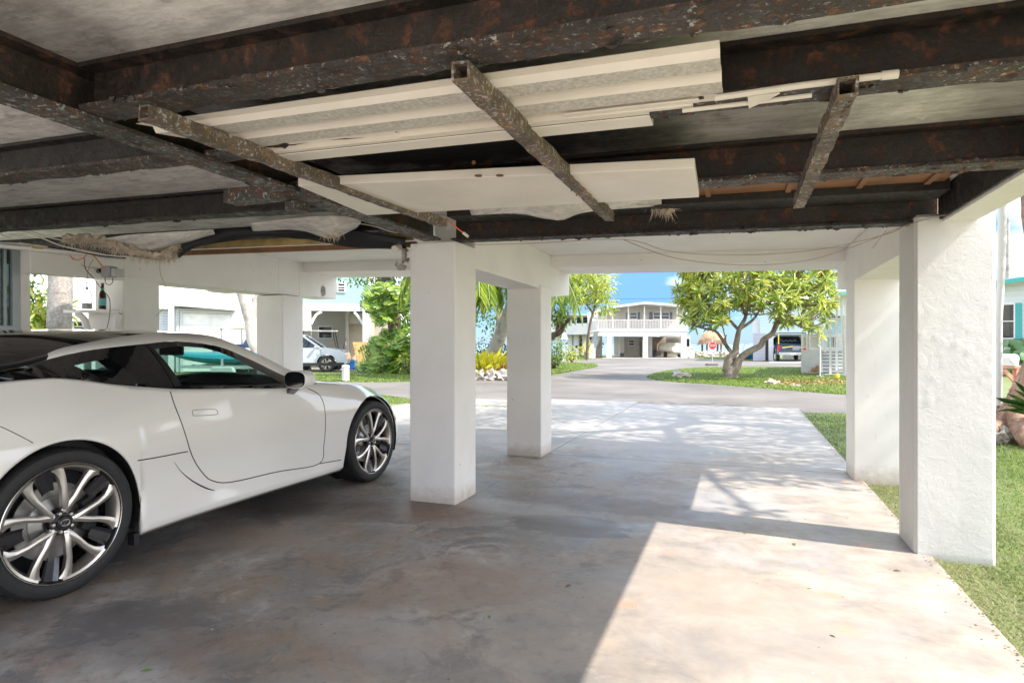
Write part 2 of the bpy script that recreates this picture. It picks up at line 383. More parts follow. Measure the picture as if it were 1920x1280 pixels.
# ================================================================ ground
mb=MB(); mb.add([(-700,-700,-.05),(700,-700,-.05),(700,700,-.05),(-700,700,-.05)],[(0,1,2,3)])
SEA_D=76
def P(px,py): a=gpt(px,py); return (a[0],a[1])
def sheet(name,poly,z,mat,thick=0):
    b=MB(); n=len(poly); b.add([(x,y,z) for x,y in poly],[tuple(range(n))])
    if thick:
        b.add([(x,y,z) for x,y in poly]+[(x,y,z-thick) for x,y in poly],[(i,(i+1)%n,n+(i+1)%n,n+i) for i in range(n)])
    o=b.build(name,mat); return struct(o)
# land stops at the shore, the sea lies beyond
def far(px,d): p=dpt(px,CY,d); return (p[0],p[1])
land=[(260,-160),far(9000,74),far(1420,74),far(1322,74),far(-9000,74),(-260,-160)]
sheet('lawn',land,-.03,M_grassb,.5)
ms,nt,b=newmat('shallow_sea'); v=coords(nt)
setc(nt,b,ramp(nt,noise(nt,v,.02,4,.5),[(.4,(.10,.19,.20)),(.6,(.14,.25,.25))])); b.inputs['Roughness'].default_value=.25
bump(nt,b,noise(nt,coords(nt,(1,1,1)),.9,5,.6),.5,.3)
mb=MB(); mb.add([(-4000,-300,-.4),(4000,-300,-.4),(4000,4500,-.4),(-4000,4500,-.4)],[(0,1,2,3)]); struct(mb.build('sea',ms))
# unseen pale ground added behind the viewer and at left to bounce light
M_bounce=simple('pale_bounce_gravel',(.66,.61,.54),.9,0,.3,25,.6,90)
sheet('bounce_ground',[(-13,-40),(40,-40),(40,-1.1),(-6.65,-1.1),(-6.65,3.2),(-13,3.2)],-.024,M_bounce)
# asphalt lane: polygon with the two lawns bulging into it
def arc(pts,n=5): return [(p.x,p.y) for p in smoothpath([(a,b,0) for a,b in pts],n)]
rd=arc([P(1490,772),P(1300,766),P(1037,760),P(895,757),P(768,745),P(640,731),P(400,722)])
rd+= [far(-1500,20.5),far(-1500,25)]
rd+= arc([P(400,706),P(650,714.6),P(768,714.2),P(895,712),P(1000,707),P(1080,694),P(1113,688),P(1120,684.5),P(1108,681),P(1050,679.5)])
rd+= [far(800,43),far(800,48)]
rd+= arc([P(1050,675.5),P(1112,672.5),P(1135,670.6),P(1300,670.6),P(1500,680),P(1660,682),P(2100,684)])
rd+= arc([P(2100,695),P(1600,689),P(1480,686.4),P(1380,685.8),P(1290,690),P(1240,696),P(1214,705),P(1240,712.5),P(1360,721),P(1586,738.5),P(1750,747),P(2300,760)])
rd+= [P(2300,790),P(1900,778),P(1700,772)]
sheet('road',rd,-.022,M_asph)
# pale curb-side strip in front of the far house
M_pale=simple('bleached_concrete',(.45,.44,.42),.8,0,.1,.6)
sheet('apron',[P(1128,671.2),P(1285,671.2),P(1300,667.5),P(1140,667.5)],-.012,M_pale)
sheet('side_path',[P(1440,679.0),P(1600,681),P(1600,675.5),P(1452,675.5)],-.012,M_pale)
# driveway / carport slab with real edge and saw-cut joints
bm=MB()
ys=[-4,6.62,9.4,12.95]; xs=[-6.6,-2.06,1.06]
for j in range(3):
    for i in range(2):
        x0,x1=xs[i]+(.004 if (i and j) else 0),xs[i+1]-(.004 if (i<1 and j) else 0)
        y0,y1=ys[j]+(.004 if j else 0),ys[j+1]-.004
        if i==0 and j==2: y1=11.2
        bm.box(x0,x1,y0,y1,-.11,0.0)
bm.hexa([(-4.2,11.21,-.11),(-2.07,11.21,-.11),(-2.07,13.3,-.11),(-4.2,13.3,-.11),(-4.2,11.21,-.001),(-2.07,11.21,-.001),(-2.07,13.3,-.001),(-4.2,13.3,-.001)])
bm.box(-6.5,1.0,-3.9,12.9,-.1,-.02)
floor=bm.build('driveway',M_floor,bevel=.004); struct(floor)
# ================================================================ the stilt house we stand under
HS=thing('stilt_house','raised house on square white concrete pillars whose open steel-beam carport surrounds the view','house',(0,0,0))
tz=lambda x:-.025*(x+2.1)
for i,(x0,x1,y0,y1,t) in enumerate([(-2.48,-2.075,4.26,4.66,2.055),(-2.475,-2.065,6.40,6.80,1.9),(-6.12,-5.71,4.26,4.66,2.07),(-6.07,-5.63,6.40,6.80,1.9),
        (.975,1.375,6.33,6.76,1.9),(-2.48,-2.075,-.8,-.4,2.055),(-6.12,-5.71,-.8,-.4,2.07),(.975,1.375,-.8,-.4,2.0)]):
    b=MB(); n=9
    # slightly uneven hand-plastered shaft
    for k in range(n):
        z0,z1=(t+.08)*k/n-.08,(t+.08)*(k+1)/n-.08
        j=lambda z,s: .004*mnoise.noise(Vector((z*1.7,s*3.1+i,i)))
        b.hexa([(x0+j(z0,0),y0+j(z0,1),z0),(x1+j(z0,2),y0+j(z0,1),z0),(x1+j(z0,2),y1,z0),(x0+j(z0,0),y1,z0),
                (x0+j(z1,0),y0+j(z1,1),z1),(x1+j(z1,2),y0+j(z1,1),z1),(x1+j(z1,2),y1,z1),(x0+j(z1,0),y1,z1)])
    bm2=bmesh.new(); 
    o=b.build('pillar',M_white,HS)
    me=o.data; bb=bmesh.new(); bb.from_mesh(me); bmesh.ops.remove_doubles(bb,verts=bb.verts,dist=1e-4)
    bb.faces.ensure_lookup_table(); kill=[f for f in bb.faces if abs(f.normal.z)>.9 and -.07<f.calc_center_median().z<t-.01]
    bmesh.ops.delete(bb,geom=kill,context='FACES'); bb.to_mesh(me); bb.free()
    m=o.modifiers.new('bevel','BEVEL'); m.width=.012; m.segments=2; m.limit_method='ANGLE'; m.angle_limit=1.0
# the heavily trowelled front-right pillar, with displaced plaster
bb=bmesh.new(); x0,x1,y0,y1,t=.975,1.375,4.235,4.625,2.02
bmesh.ops.create_cube(bb,size=1)
for v in bb.verts: v.co=Vector(((x0+x1)/2+v.co.x*(x1-x0),(y0+y1)/2+v.co.y*(y1-y0),(t-.08)/2+v.co.z*(t+.08)))
bmesh.ops.bevel(bb,geom=bb.edges[:],offset=.012,segments=2,affect='EDGES')
for k in range(1,100): bmesh.ops.bisect_plane(bb,geom=bb.verts[:]+bb.edges[:]+bb.faces[:],plane_co=(0,0,t*k/100),plane_no=(0,0,1))
for k in range(1,22): bmesh.ops.bisect_plane(bb,geom=bb.verts[:]+bb.edges[:]+bb.faces[:],plane_co=(x0+(x1-x0)*k/22,0,0),plane_no=(1,0,0))
for k in range(1,8): bmesh.ops.bisect_plane(bb,geom=bb.verts[:]+bb.edges[:]+bb.faces[:],plane_co=(0,y0+(y1-y0)*k/8,0),plane_no=(0,1,0))
bb.normal_update()
for v in bb.verts:
    p=v.co; d=.0012*mnoise.fractal(Vector((p.x*6,p.y*6,p.z*4)),1,2,3)
    d+=.0035*max(0,mnoise.noise(Vector((p.x*34,p.y*30,p.z*26+4)))-.15)*(1.5 if .9<p.z<1.5 else .6)
    v.co+=v.normal*d
for f in bb.faces: f.smooth=True
me=bpy.data.meshes.new('pillar'); bb.to_mesh(me); bb.free(); me.materials.append(M_stucco)
o=bpy.data.objects.new('pillar',me); COL.objects.link(o); o.parent=HS; o['label']='right front pillar with rough trowelled sunlit plaster'
# lintels running with the driveway between pillar pairs, cantilevered past the far ones
def lintel(x0,x1,segs,top,tilt=True):
    b=MB()
    for (y0,y1,za,zb) in segs:
        t=tz((x0+x1)/2) if tilt else 0
        b.hexa([(x0,y0,za),(x1,y0,za),(x1,y1,zb),(x0,y1,zb),(x0,y0,top+t),(x1,y0,top+t),(x1,y1,top+t),(x0,y1,top+t)])
    return b.build('lintel',M_white2,HS,bevel=.006)
lintel(-2.465,-2.085,[(4.664,6.396,1.885,1.87),(6.396,6.80,1.872,1.872),(6.80,7.66,1.80,1.885)],2.29)
lintel(.985,1.365,[(4.622,6.326,1.84,1.84),(6.326,6.764,1.842,1.842),(6.764,7.4,1.80,1.84)],2.29)
lintel(-5.82,-5.695,[(3.41,4.256,1.86,1.88)],2.01)
lintel(-6.105,-5.695,[(4.256,4.664,1.9,1.9)],2.03)
lintel(-6.105,-5.695,[(4.664,6.396,1.90,1.91),(6.396,6.80,1.912,1.912),(6.80,7.62,1.93,1.93)],2.29)
# lower tie beam on the left bay (seen end-on beyond the white lintel)
b=MB(); b.box(-7.0,-6.11,6.45,6.78,1.98,2.2); b.build('tie_beam',M_white2,HS,bevel=.006)
# far header and slab edge
b=MB(); b.box(-8.0,1.40,6.86,7.64,2.16,2.30,0,tz); b.build('header',M_white2,HS,bevel=.006)
# ceiling slab
b=MB(); b.box(-8.0,1.288,-.4,4.22,2.243,2.5,0,tz); b.box(-8.0,1.288,4.222,4.55,2.318,2.5,0,tz); b.build('ceiling_slab',M_slab,HS)
b=MB(); b.box(-8.0,1.40,4.553,6.857,2.29,2.5,0,tz); b.box(-8.0,1.40,6.857,7.64,2.301,2.5,0,tz); b.build('soffit',M_white2,HS)
b=MB(); b.box(-8.0,1.30,-.4,7.6,2.503,5.0,0,tz); b.box(-8.3,1.9,-1.3,7.9,5.1,5.35,0,tz); b.build('upper_storey',M_white2,HS)
# white outer fascia along the open side
b=MB(); b.box(1.115,1.285,-.4,4.25,1.968,2.158); b.build('fascia',M_white2,HS,bevel=.004)
# steel: I-beams
def ibeamx(y,xa,xb,zb,web,fl,name='steel_beam',depth=.25,fw=.15,wt=.012,ft=.016,tiltf=tz,jag=.0):
    b=MB(); n=max(2,int((xb-xa)/.12))
    def strip(y0,y1,z0,z1,mi,rag=0):
        for k in range(n):
            a=xa+(xb-xa)*k/n; c=xa+(xb-xa)*(k+1)/n
            r=lambda x,s: rag*mnoise.noise(Vector((x*6,s,y*5)))
            P_=[(a,y0+r(a,1),z0+r(a,2)),(c,y0+r(c,1),z0+r(c,2)),(c,y1+r(c,3),z0+r(c,2)),(a,y1+r(a,3),z0+r(a,2)),(a,y0+r(a,1),z1),(c,y0+r(c,1),z1),(c,y1+r(c,3),z1),(a,y1+r(a,3),z1)]
            b.hexa([(p[0],p[1],p[2]+tiltf(p[0])) for p in P_],mi)
    strip(y-fw/2,y+fw/2,zb,zb+ft,1,jag)
    strip(y-wt/2,y+wt/2,zb+ft,zb+depth-ft,0)
    strip(y-fw/2,y+fw/2,zb+depth-ft,zb+depth,0)
    rnd=random.Random(int(y*100)+int(abs(xa)*10))
    for q in range(int((xb-xa)*45)):
        x=rnd.uniform(xa,xb); e=rnd.choice((-1,1,1,-1,0)); yy=y+(e*fw/2 if e else rnd.uniform(-fw/2,fw/2))
        b.blob((x,yy,zb+tiltf(x)+(rnd.uniform(0,ft) if e else 0)),(rnd.uniform(.006,.035),rnd.uniform(.002,.009),rnd.uniform(.002,.011)),1,.6,3,q,1)
    return b.build(name,[web,fl],HS)
ibeamx(1.53,-2.19,1.10,2.08,M_webR,M_fl,jag=.011,depth=.162,fw=.13)
ibeamx(2.065,-2.19,1.10,2.075,M_webR,M_fl,jag=.011,depth=.166,fw=.13)
ibeamx(3.045,-2.19,1.10,2.062,M_webR,M_fl,jag=.009,depth=.178,fw=.13)
ibeamx(4.33,-2.10,1.113,2.058,M_webR,M_web,depth=.262,fw=.13)
ibeamx(2.06,-8.0,-2.35,2.08,M_web,M_fl,jag=.011,depth=.162,fw=.13)
ibeamx(3.12,-8.0,-2.35,2.08,M_web,M_web,jag=.009,depth=.162,fw=.13)
ibeamx(4.36,-5.68,-2.50,2.17,M_web,M_web,depth=.16)
ibeamx(4.44,-8.0,-5.68,2.035,M_web,M_web,depth=.26)
# longitudinal I-beams
def ibeamy(x,ya,yb,zb,web,fl,fw=.15,depth=.25):
    b=MB(); n=40
    for k in range(n):
        a=ya+(yb-ya)*k/n; c=ya+(yb-ya)*(k+1)/n
        def hx(x0,x1,z0,z1,mi,rag=0):
            r=lambda y,s: rag*mnoise.noise(Vector((y*6,s,x)))
            b.hexa([(x0+r(a,1),a,z0+r(a,2)),(x1+r(a,3),a,z0+r(a,2)),(x1+r(c,3),c,z0+r(c,2)),(x0+r(c,1),c,z0+r(c,2)),(x0+r(a,1),a,z1),(x1+r(a,3),a,z1),(x1+r(c,3),c,z1),(x0+r(c,1),c,z1)],mi)
        hx(x-fw/2,x+fw/2,zb,zb+.016,1,.006); hx(x-.007,x+.007,zb+.016,zb+depth-.016,0); hx(x-fw/2,x+fw/2,zb+depth-.016,zb+depth,0)
    rnd=random.Random(4)
    for q in range(220):
        y=rnd.uniform(ya,yb); e=rnd.choice((-1,1,0))
        b.blob((x+(e*fw/2 if e else rnd.uniform(-fw/2,fw/2)),y,zb+(rnd.uniform(0,.016) if e else 0)),(rnd.uniform(.002,.006),rnd.uniform(.006,.03),rnd.uniform(.002,.006)),1,.6,3,q,1)
    return b.build('steel_girder',[web,fl],HS)
ibeamy(-2.27,-.4,4.25,2.063,M_webR,M_flb,.15,.182)
b=MB(); b.box(1.099,1.113,-.4,4.262,1.985,2.16); b.build('steel_channel',M_web,HS)
# short splice angle welded across the long girder
b=MB(); b.box(-2.72,-1.98,2.62,2.72,2.045,2.058); b.box(-2.72,-1.98,2.62,2.632,2.058,2.12)
b.build('splice_angle',M_flb,HS)
b=MB(); b.box(-2.36,-2.27,2.70,2.80,1.99,2.04); b.build('clamp_plate',M_fl,HS)
# corroded square tubes hung under the beams, open ends
def sqtube(x,ya,yb,z,s=.05,tw=.0):
    b=MB(); n=34; t=.006
    def ring(y,r,jit):
        out=[]
        for (a,c) in ((-1,-1),(1,-1),(1,1),(-1,1)):
            jx=jit*mnoise.noise(Vector((y*22,a*3.3,c*5.1+x))); jz=jit*mnoise.noise(Vector((y*22,a*7.3+9,c*2.1+x)))
            out.append((x+tw*(y-ya)/(yb-ya)+a*r+jx,y,z+tz(x)+c*r+jz))
        return out
    vs=[]; 
    for k in range(n+1): vs+=ring(ya+(yb-ya)*k/n,s/2,.007)
    for k in range(n+1): vs+=ring(ya+(yb-ya)*k/n,s/2-t,.002)
    fs=[]; o=4*(n+1)
    for k in range(n):
        for j in range(4):
            a=4*k+j; c=4*k+(j+1)%4; fs.append((a,c,c+4,a+4)); fs.append((o+a,o+a+4,o+c+4,o+c))
    for e in (0,n):
        for j in range(4): a=4*e+j; c=4*e+(j+1)%4; fs.append((a,c,o+c,o+a))
    b.add(vs,fs)
    # scabs of rust
    for q in range(60):
        y=random.uniform(ya,yb); sx=random.choice((-1,1)); sz=random.choice((-1,1))
        b.blob((x+tw*(y-ya)/(yb-ya)+sx*s/2*random.uniform(.2,1),y,z+tz(x)+sz*s/2),(.005,.012,.004),1,.5,3,q)
    return b.build('square_tube',M_tube,HS)
sqtube(-1.86,1.46,3.46,2.028,.05,.09)
sqtube(-.715,1.50,3.52,2.03,.052)
sqtube(.28,1.92,3.42,2.03,.052)
# ---------------- loose things lying on the flanges
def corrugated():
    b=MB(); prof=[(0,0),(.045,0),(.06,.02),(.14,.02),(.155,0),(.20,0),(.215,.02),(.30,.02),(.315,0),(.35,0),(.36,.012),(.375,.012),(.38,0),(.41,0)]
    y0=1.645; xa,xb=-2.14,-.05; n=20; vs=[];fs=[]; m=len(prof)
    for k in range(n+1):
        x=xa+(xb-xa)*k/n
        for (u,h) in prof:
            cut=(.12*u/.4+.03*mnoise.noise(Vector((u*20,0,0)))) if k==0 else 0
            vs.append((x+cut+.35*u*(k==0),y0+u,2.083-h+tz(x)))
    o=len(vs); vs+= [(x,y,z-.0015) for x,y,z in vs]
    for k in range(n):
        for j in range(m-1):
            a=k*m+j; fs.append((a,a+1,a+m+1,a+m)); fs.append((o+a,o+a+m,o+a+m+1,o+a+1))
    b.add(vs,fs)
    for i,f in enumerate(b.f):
        z=sum(b.v[q][2]-tz(b.v[q][0]) for q in f)/len(f); b.m[i]=1 if z<2.066 else 0  # lower flats get the darker copy: shading put into the colour
    return b.build('corrugated_sheet',[M_plank,M_sheetshade])
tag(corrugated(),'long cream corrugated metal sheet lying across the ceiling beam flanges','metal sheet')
b=MB(); b.box(-1.93,-.28,2.005,2.03,2.052,2.082,0,tz); b.box(-1.93,-.28,2.03,2.11,2.046,2.05,0,tz); b.box(-1.93,-.28,2.11,2.122,2.046,2.066,0,tz)
tag(b.build('metal_trim',M_plank),'thin cream trim strip along the lower edge of the corrugated sheet','trim strip')
b=MB(); b.box(-1.2,-.14,1.985,2.003,2.05,2.09,0,tz); b.box(-.55,-.12,1.96,1.984,2.055,2.06,0,tz)
tag(b.build('siding_strip',M_plank),'short ridged cream strip end poking out beside the corrugated sheet','trim strip')
b=MB(); b.tube([dpt(1340,184,1.84),dpt(1500,161,1.765),dpt(1655,142,1.70)],.0095,10); b.tube([dpt(1652,142.5,1.702),dpt(1684,139,1.69)],.0125,12)
tag(b.build('pvc_pipe',M_pvc,smooth=True),'cream plastic pipe with a coupling end sticking out past the corrugated sheet','pipe')
b=MB(); b.tube([dpt(1280,208,1.93),dpt(1400,194,1.84),dpt(1522,179,1.78)],.007,8)
tag(b.build('pvc_rod',M_pvc,smooth=True),'thin cream rod below the plastic pipe on the second beam','rod')
b=MB(); q=[dpt(1402,184,1.82),dpt(1462,176,1.79),dpt(1440,188,1.80),dpt(1404,204,1.82)]
b.add(q+[(x,y,z+.004) for x,y,z in q],[(0,1,2,3),(7,6,5,4),(0,4,5,1),(1,5,6,2),(2,6,7,3),(3,7,4,0)])
tag(b.build('paper_scrap',M_pvc),'torn paper scrap caught between the rod and the plastic pipe','scrap')
# long painted board (boxed) with drilled holes
BD=thing('ceiling_board','wide cream board with three drilled holes laid across the middle ceiling beams','board',(-1.1,2.8,2.05))
PB=[(-2.02,2.40),(-.175,2.60),(-.19,3.13),(-2.10,3.10)]
zt=lambda x:2.022+tz(x)
b=MB(); b.hexa([(x+1.1,y-2.8,zt(x)-2.05) for x,y in PB]+[(x+1.1,y-2.8,zt(x)+.042-2.05) for x,y in PB]); b.build('panel',M_plank,BD,bevel=.004)
M_hole=simple('dark_rust_hole',(.16,.08,.02),.8)
for (px,py) in ((897,318.5),(937,317),):
    d=(H-zt(-1.2)+0)*0; D_=.772*F/(CY-py); p=dpt(px,py,D_)
    b=MB(); b.lathe([(.017,0),(.017,.003)],16,(p[0]+1.1,p[1]-2.8,zt(p[0])-.0025-2.05),'Z',0,True); b.build('hole_rim',M_hole,BD)
p=dpt(890,306,2.63); b=MB(); b.lathe([(.009,0),(.009,.004)],12,(p[0]+1.1,p[1]-2.8-.012,p[2]-2.05),'Y',0,True); b.build('hole_rim',M_hole,BD)
# lumber visible above the front beam
b=MB(); b.box(-2.0,1.08,3.965,4.24,2.18,2.238,0,tz); b.build('bearing_plate',M_web,HS)
b=MB(); b.box(-1.0,1.05,3.3,3.96,2.225,2.24,0,tz)
for x in (-.2,.25,.62,.95): b.box(x,x+.03,3.6,3.95,2.208,2.224,0,tz)
b.build('ceiling_lumber',M_wood,HS)
b=MB(); b.box(-5.6,-2.6,4.56,4.60,2.07,2.115,0,tz); b.build('ledger_board',M_wood,HS)
b=MB(); b.box(-5.6,-2.6,4.52,4.54,2.12,2.2,0,tz); b.build('ledger_board',M_ywood,HS)
# ================================================================ the white coupe
M_paint=simple('white_car_paint',(.82,.795,.75),.14,0,.01,1,coat=1.0)
M_gblk=simple('gloss_black',(.008,.008,.01),.08,0,0,1,coat=1.0)
M_blk=simple('matte_black',(.012,.012,.013),.6,0,.1,5); M_rub=simple('tyre_rubber',(.018,.018,.019),.65,0,.15,20,.15,60)
M_alu=simple('machined_alloy',(.62,.58,.53),.28,.9,.03,5); M_dalu=simple('dark_alloy',(.05,.05,.055),.2,.7,.05,5,coat=.6)
M_int=simple('dark_interior',(.025,.025,.03),.6); M_disc=simple('brake_disc',(.35,.34,.33),.35,.9)
M_cglass=m_glass('tinted_car_glass',(.55,.72,.68),.01,.2)
M_seam=simple('panel_gap',(.02,.02,.02),.8)
M_chrome=simple('chrome',(.7,.7,.7),.12,1,0,1)
CXC=-4.07
CAR=thing('sports_car','white two-door coupe with a black roof and ten-spoke silver wheels parked nose-out on the left','car',(CXC,3.39,0))
def pch(xs,ys,x):
    n=len(xs)
    if x<=xs[0]: return ys[0]
    if x>=xs[-1]: return ys[-1]
    d=[(ys[i+1]-ys[i])/(xs[i+1]-xs[i]) for i in range(n-1)]
    m=[d[0]]+[0 if d[i-1]*d[i]<=0 else 2*d[i-1]*d[i]/(d[i-1]+d[i]) for i in range(1,n-1)]+[d[-1]]
    i=max(j for j in range(n-1) if xs[j]<=x); h=xs[i+1]-xs[i]; t=(x-xs[i])/h
    return (2*t**3-3*t*t+1)*ys[i]+(t**3-2*t*t+t)*h*m[i]+(-2*t**3+3*t*t)*ys[i+1]+(t**3-t*t)*h*m[i+1]
YS=[.74,.80,.95,1.3,1.65,2.035,2.41,2.8,3.2,3.7,4.1,4.45,4.74,5.05,5.3,5.45,5.58,5.66]
ZB=[.80,.90,.97,1.03,1.06,1.078,1.02,.972,.95,.922,.925,.902,.868,.80,.705,.61,.52,.45]
HB=[.10,.45,.70,.76,.785,.80,.835,.86,.865,.865,.855,.83,.80,.74,.65,.54,.36,.04]
H68=[.10,.60,.85,.92,.955,.965,.94,.912,.90,.90,.918,.94,.945,.905,.79,.63,.40,.05]
H50=[.10,.62,.88,.94,.965,.965,.935,.897,.885,.89,.913,.94,.945,.92,.83,.69,.46,.06]
H33=[.10,.62,.89,.94,.96,.96,.945,.915,.90,.90,.915,.935,.94,.92,.85,.72,.50,.06]
H18=[.10,.58,.85,.91,.945,.95,.955,.942,.932,.925,.925,.93,.93,.90,.81,.68,.46,.05]
ZS_=[.35,.28,.22,.19,.185,.18,.18,.185,.184,.18,.176,.178,.18,.17,.16,.17,.19,.22]
WY=(2.035,4.74); WR=.402
def hside(Y,z):
    zb=pch(YS,ZB,Y); hb=pch(YS,HB,Y); h68=pch(YS,H68,Y)
    hm=h68*.42+hb*.58
    zs=[.12,.18,.33,.5,.62+.0,zb-.16 if zb-.16>.68 else .66+.0,zb]
    zs=[.18,.33,.5,max(.58,min(.68,zb-.2)),zb]; 
    if zs[3]<=zs[2]: zs[3]=zs[2]+.02
    if zs[4]<=zs[3]: zs[4]=zs[3]+.02
    hs=[pch(YS,H18,Y),pch(YS,H33,Y),pch(YS,H50,Y),h68,hb]
    # round the shoulder
    t=max(0,(z-zs[3])/(zs[4]-zs[3]))
    if t>0: return h68+(hb-h68)*(t**1.9)
    return pch(zs,hs,z)
cols=[]
def addc(a,b,n): cols.extend([a+(b-a)*i/n for i in range(n)])
def arcc(c): cols.extend([c-WR*math.cos(math.pi*i/40)*.9999 for i in range(41)])
addc(.74,WY[0]-WR-.002,22); arcc(WY[0]); addc(WY[0]+WR+.002,WY[1]-WR-.002,44); arcc(WY[1]); addc(WY[1]+WR+.002,5.66,24); cols.append(5.66)
def zbot(Y):
    z=pch(YS,ZS_,Y)
    for c in WY:
        if abs(Y-c)<WR: z=max(z,.372+math.sqrt(max(0,WR*WR-(Y-c)**2)))
    return z
NV=26; NT=10
ZCX=[.74,.95,1.3,1.6,3.8,4.0,4.3,4.74,5.0,5.3,5.45,5.58,5.66]; ZCZ=[.80,.99,1.06,1.10,1.03,1.01,.965,.905,.86,.78,.69,.58,.47]
def bodyside(sgn):
    vs=[];fs=[];m=NV+1+NT
    for Y in cols:
        z0=zbot(Y); z1=pch(YS,ZB,Y); hb=pch(YS,HB,Y); zc=pch(ZCX,ZCZ,Y)
        for k in range(NV+1):
            t=k/NV; z=z0+(z1-z0)*t; h=hside(Y,z)
            # rocker tuck-under
            if k==0 and z0<.3: h-=.03
            vs.append((sgn*h,Y-3.39,z))
        for k in range(1,NT+1):
            t=k/NT; vs.append((sgn*hb*(1-t),Y-3.39,z1+(zc-z1)*(1-(1-t)**2.2)))
    n=len(cols)
    for i in range(n-1):
        Ym=(cols[i]+cols[i+1])/2
        for k in range(m-1):
            if k>=NV and 1.5<Ym<3.95: continue
            a=i*m+k; fs.append((a,a+1,a+m+1,a+m) if sgn<0 else (a,a+m,a+m+1,a+1))
    return vs,fs
b=MB(); vs,fs=bodyside(1); b.add(vs,fs); vs,fs=bodyside(-1); b.add(vs,fs)
bm=bmesh.new(); tmp=bpy.data.meshes.new('t'); tmp.from_pydata(b.v,[],b.f); bm.from_mesh(tmp)
bmesh.ops.remove_doubles(bm,verts=bm.verts,dist=.0008)
bmesh.ops.recalc_face_normals(bm,faces=bm.faces[:])
for f in bm.faces: f.smooth=True
me=bpy.data.meshes.new('body'); bm.to_mesh(me); BV=BVHTree.FromBMesh(bm); bm.free(); me.materials.append(M_paint)
body=bpy.data.objects.new('body',me); COL.objects.link(body); body.parent=CAR
so_=body.modifiers.new('thick','SOLIDIFY'); so_.thickness=.012; so_.offset=-1
CO=Vector((CXC,3.39,0))
def ray(px,py,bv,fallback=-3.17):
    a=Vector((0,0,H)); q=Vector(dpt(px,py,5)); d=(q-a).normalized()
    r=bv.ray_cast(a-CO,d)
    return r[0] if r[0] is not None else Vector(onx(px,py,fallback))-CO
# panel gaps follow the body surface
def seam(pts,r=.0034,n=5,close=False):
    w=[ray(x,y,BV) for x,y in pts]; w=smoothpath(w+( [w[0]] if close else []),n)
    b=MB()
    ww=[]
    for p in w:
        q=BV.find_nearest(p); ww.append(q[0])
    b.tube(ww,r,5)
    return b
b=seam([(319,733.6),(331,769),(355,840),(379,885),(399,901),(435,903),(520,884),(598,869),(607,835),(610,800),(606,754),(595,737),(577,728)]); b.build('door_gap',M_seam,CAR)
b=seam([(361,773),(364,768.5),(400,767),(406,769),(408,772.5),(405,777),(366,779),(362,777)],.0016,3,True); b.build('door_handle',M_seam,CAR)
b=seam([(258,863),(300,856),(352,846)]); b.build('sill_gap',M_seam,CAR)
b=seam([(600,868.5),(655,857.6)]); b.build('sill_gap',M_seam,CAR)
b=seam([(0,799),(30,813),(62,830)],.002); b.build('bumper_gap',M_seam,CAR)
# air scoop crease ahead of the rear wheel
w=[ray(x,y,BV) for x,y in [(327,866),(340,884),(362,902),(385,914),(402,919)]]; w=smoothpath(w,4)
b=MB(); k=len(w); b.tube(w,[.001+.004*math.sin(math.pi*min(1,(i+.5)/k)**1.8) for i in range(k)],6); b.build('side_scoop',M_blk,CAR)
# ---- greenhouse curves (x=half width)
def cv(l): return [Vector((X-CXC,onx(px,py,X)[1]-3.39,onx(px,py,X)[2])) for px,py,X in l]
def lc(l): return [Vector((h,Y-3.39,z)) for h,Y,z in l]
def resamp(pts,n):
    p=smoothpath(pts,10); L=[0]
    for i in range(1,len(p)): L.append(L[-1]+(p[i]-p[i-1]).length)
    out=[];j=0
    for k in range(n+1):
        t=L[-1]*k/n
        while j<len(L)-2 and L[j+1]<t: j+=1
        out.append(p[j].lerp(p[j+1],(t-L[j])/max(1e-9,L[j+1]-L[j])))
    return out
C1=resamp(lc([(.60,1.15,1.04),(.63,1.6,1.082)])+cv([(0,697,-3.44),(84,675,-3.43),(164,657,-3.42),(276,644,-3.42),(334,640,-3.42),(408,649,-3.41),(468,673,-3.36),(542,708,-3.25)])+lc([(.85,4.02,.935)]),60)
C2=resamp(lc([(.50,1.15,1.06),(.53,1.6,1.13)])+cv([(0,683,-3.48),(84,664,-3.48),(112,653,-3.49),(164,642,-3.5),(234,630,-3.52),(293,624.5,-3.53),(350,624.5,-3.53),(402,631,-3.5),(450,649,-3.45),(500,671,-3.38),(546,695,-3.29)])+lc([(.80,4.10,.95)]),60)
C3=resamp(lc([(0,1.05,1.07),(0,1.6,1.24),(0,2.2,1.325),(0,2.8,1.352),(0,3.15,1.348),(0,3.5,1.285),(0,4.0,1.125),(0,4.42,.965)]),60)
CB=resamp([Vector((pch(YS,HB,Y),Y-3.39,pch(YS,ZB,Y)+.001)) for Y in (1.15,1.6,1.8,2.05,2.2,2.41,2.55,2.8,3.2,3.7,3.9,4.03)],60)
def loft(A,B_,n,crown,lo=0,hi=60,sgn=1,ext=None):
    vs=[];fs=[]
    for i in range(lo,hi+1):
        for k in range(n+1):
            t=k/n; p=A[i].lerp(B_[i],t); c=crown*4*t*(1-t)
            if ext: t2=1-(1-t)**ext; p=Vector((A[i].x*(1-t),A[i].y+(B_[i].y-A[i].y)*t2,A[i].z+(B_[i].z-A[i].z)*t2))
            else: p=p+Vector((c,0,c*.3))
            vs.append((sgn*p.x,p.y,p.z))
    m=n+1
    for i in range(hi-lo):
        for k in range(n): a=i*m+k; fs.append((a,a+1,a+m+1,a+m))
    return vs,fs
b=MB(); v1,f1=loft(CB,C1,10,.012); b.add(v1,f1)
SV=BVHTree.FromPolygons([Vector(p) for p in b.v],b.f)
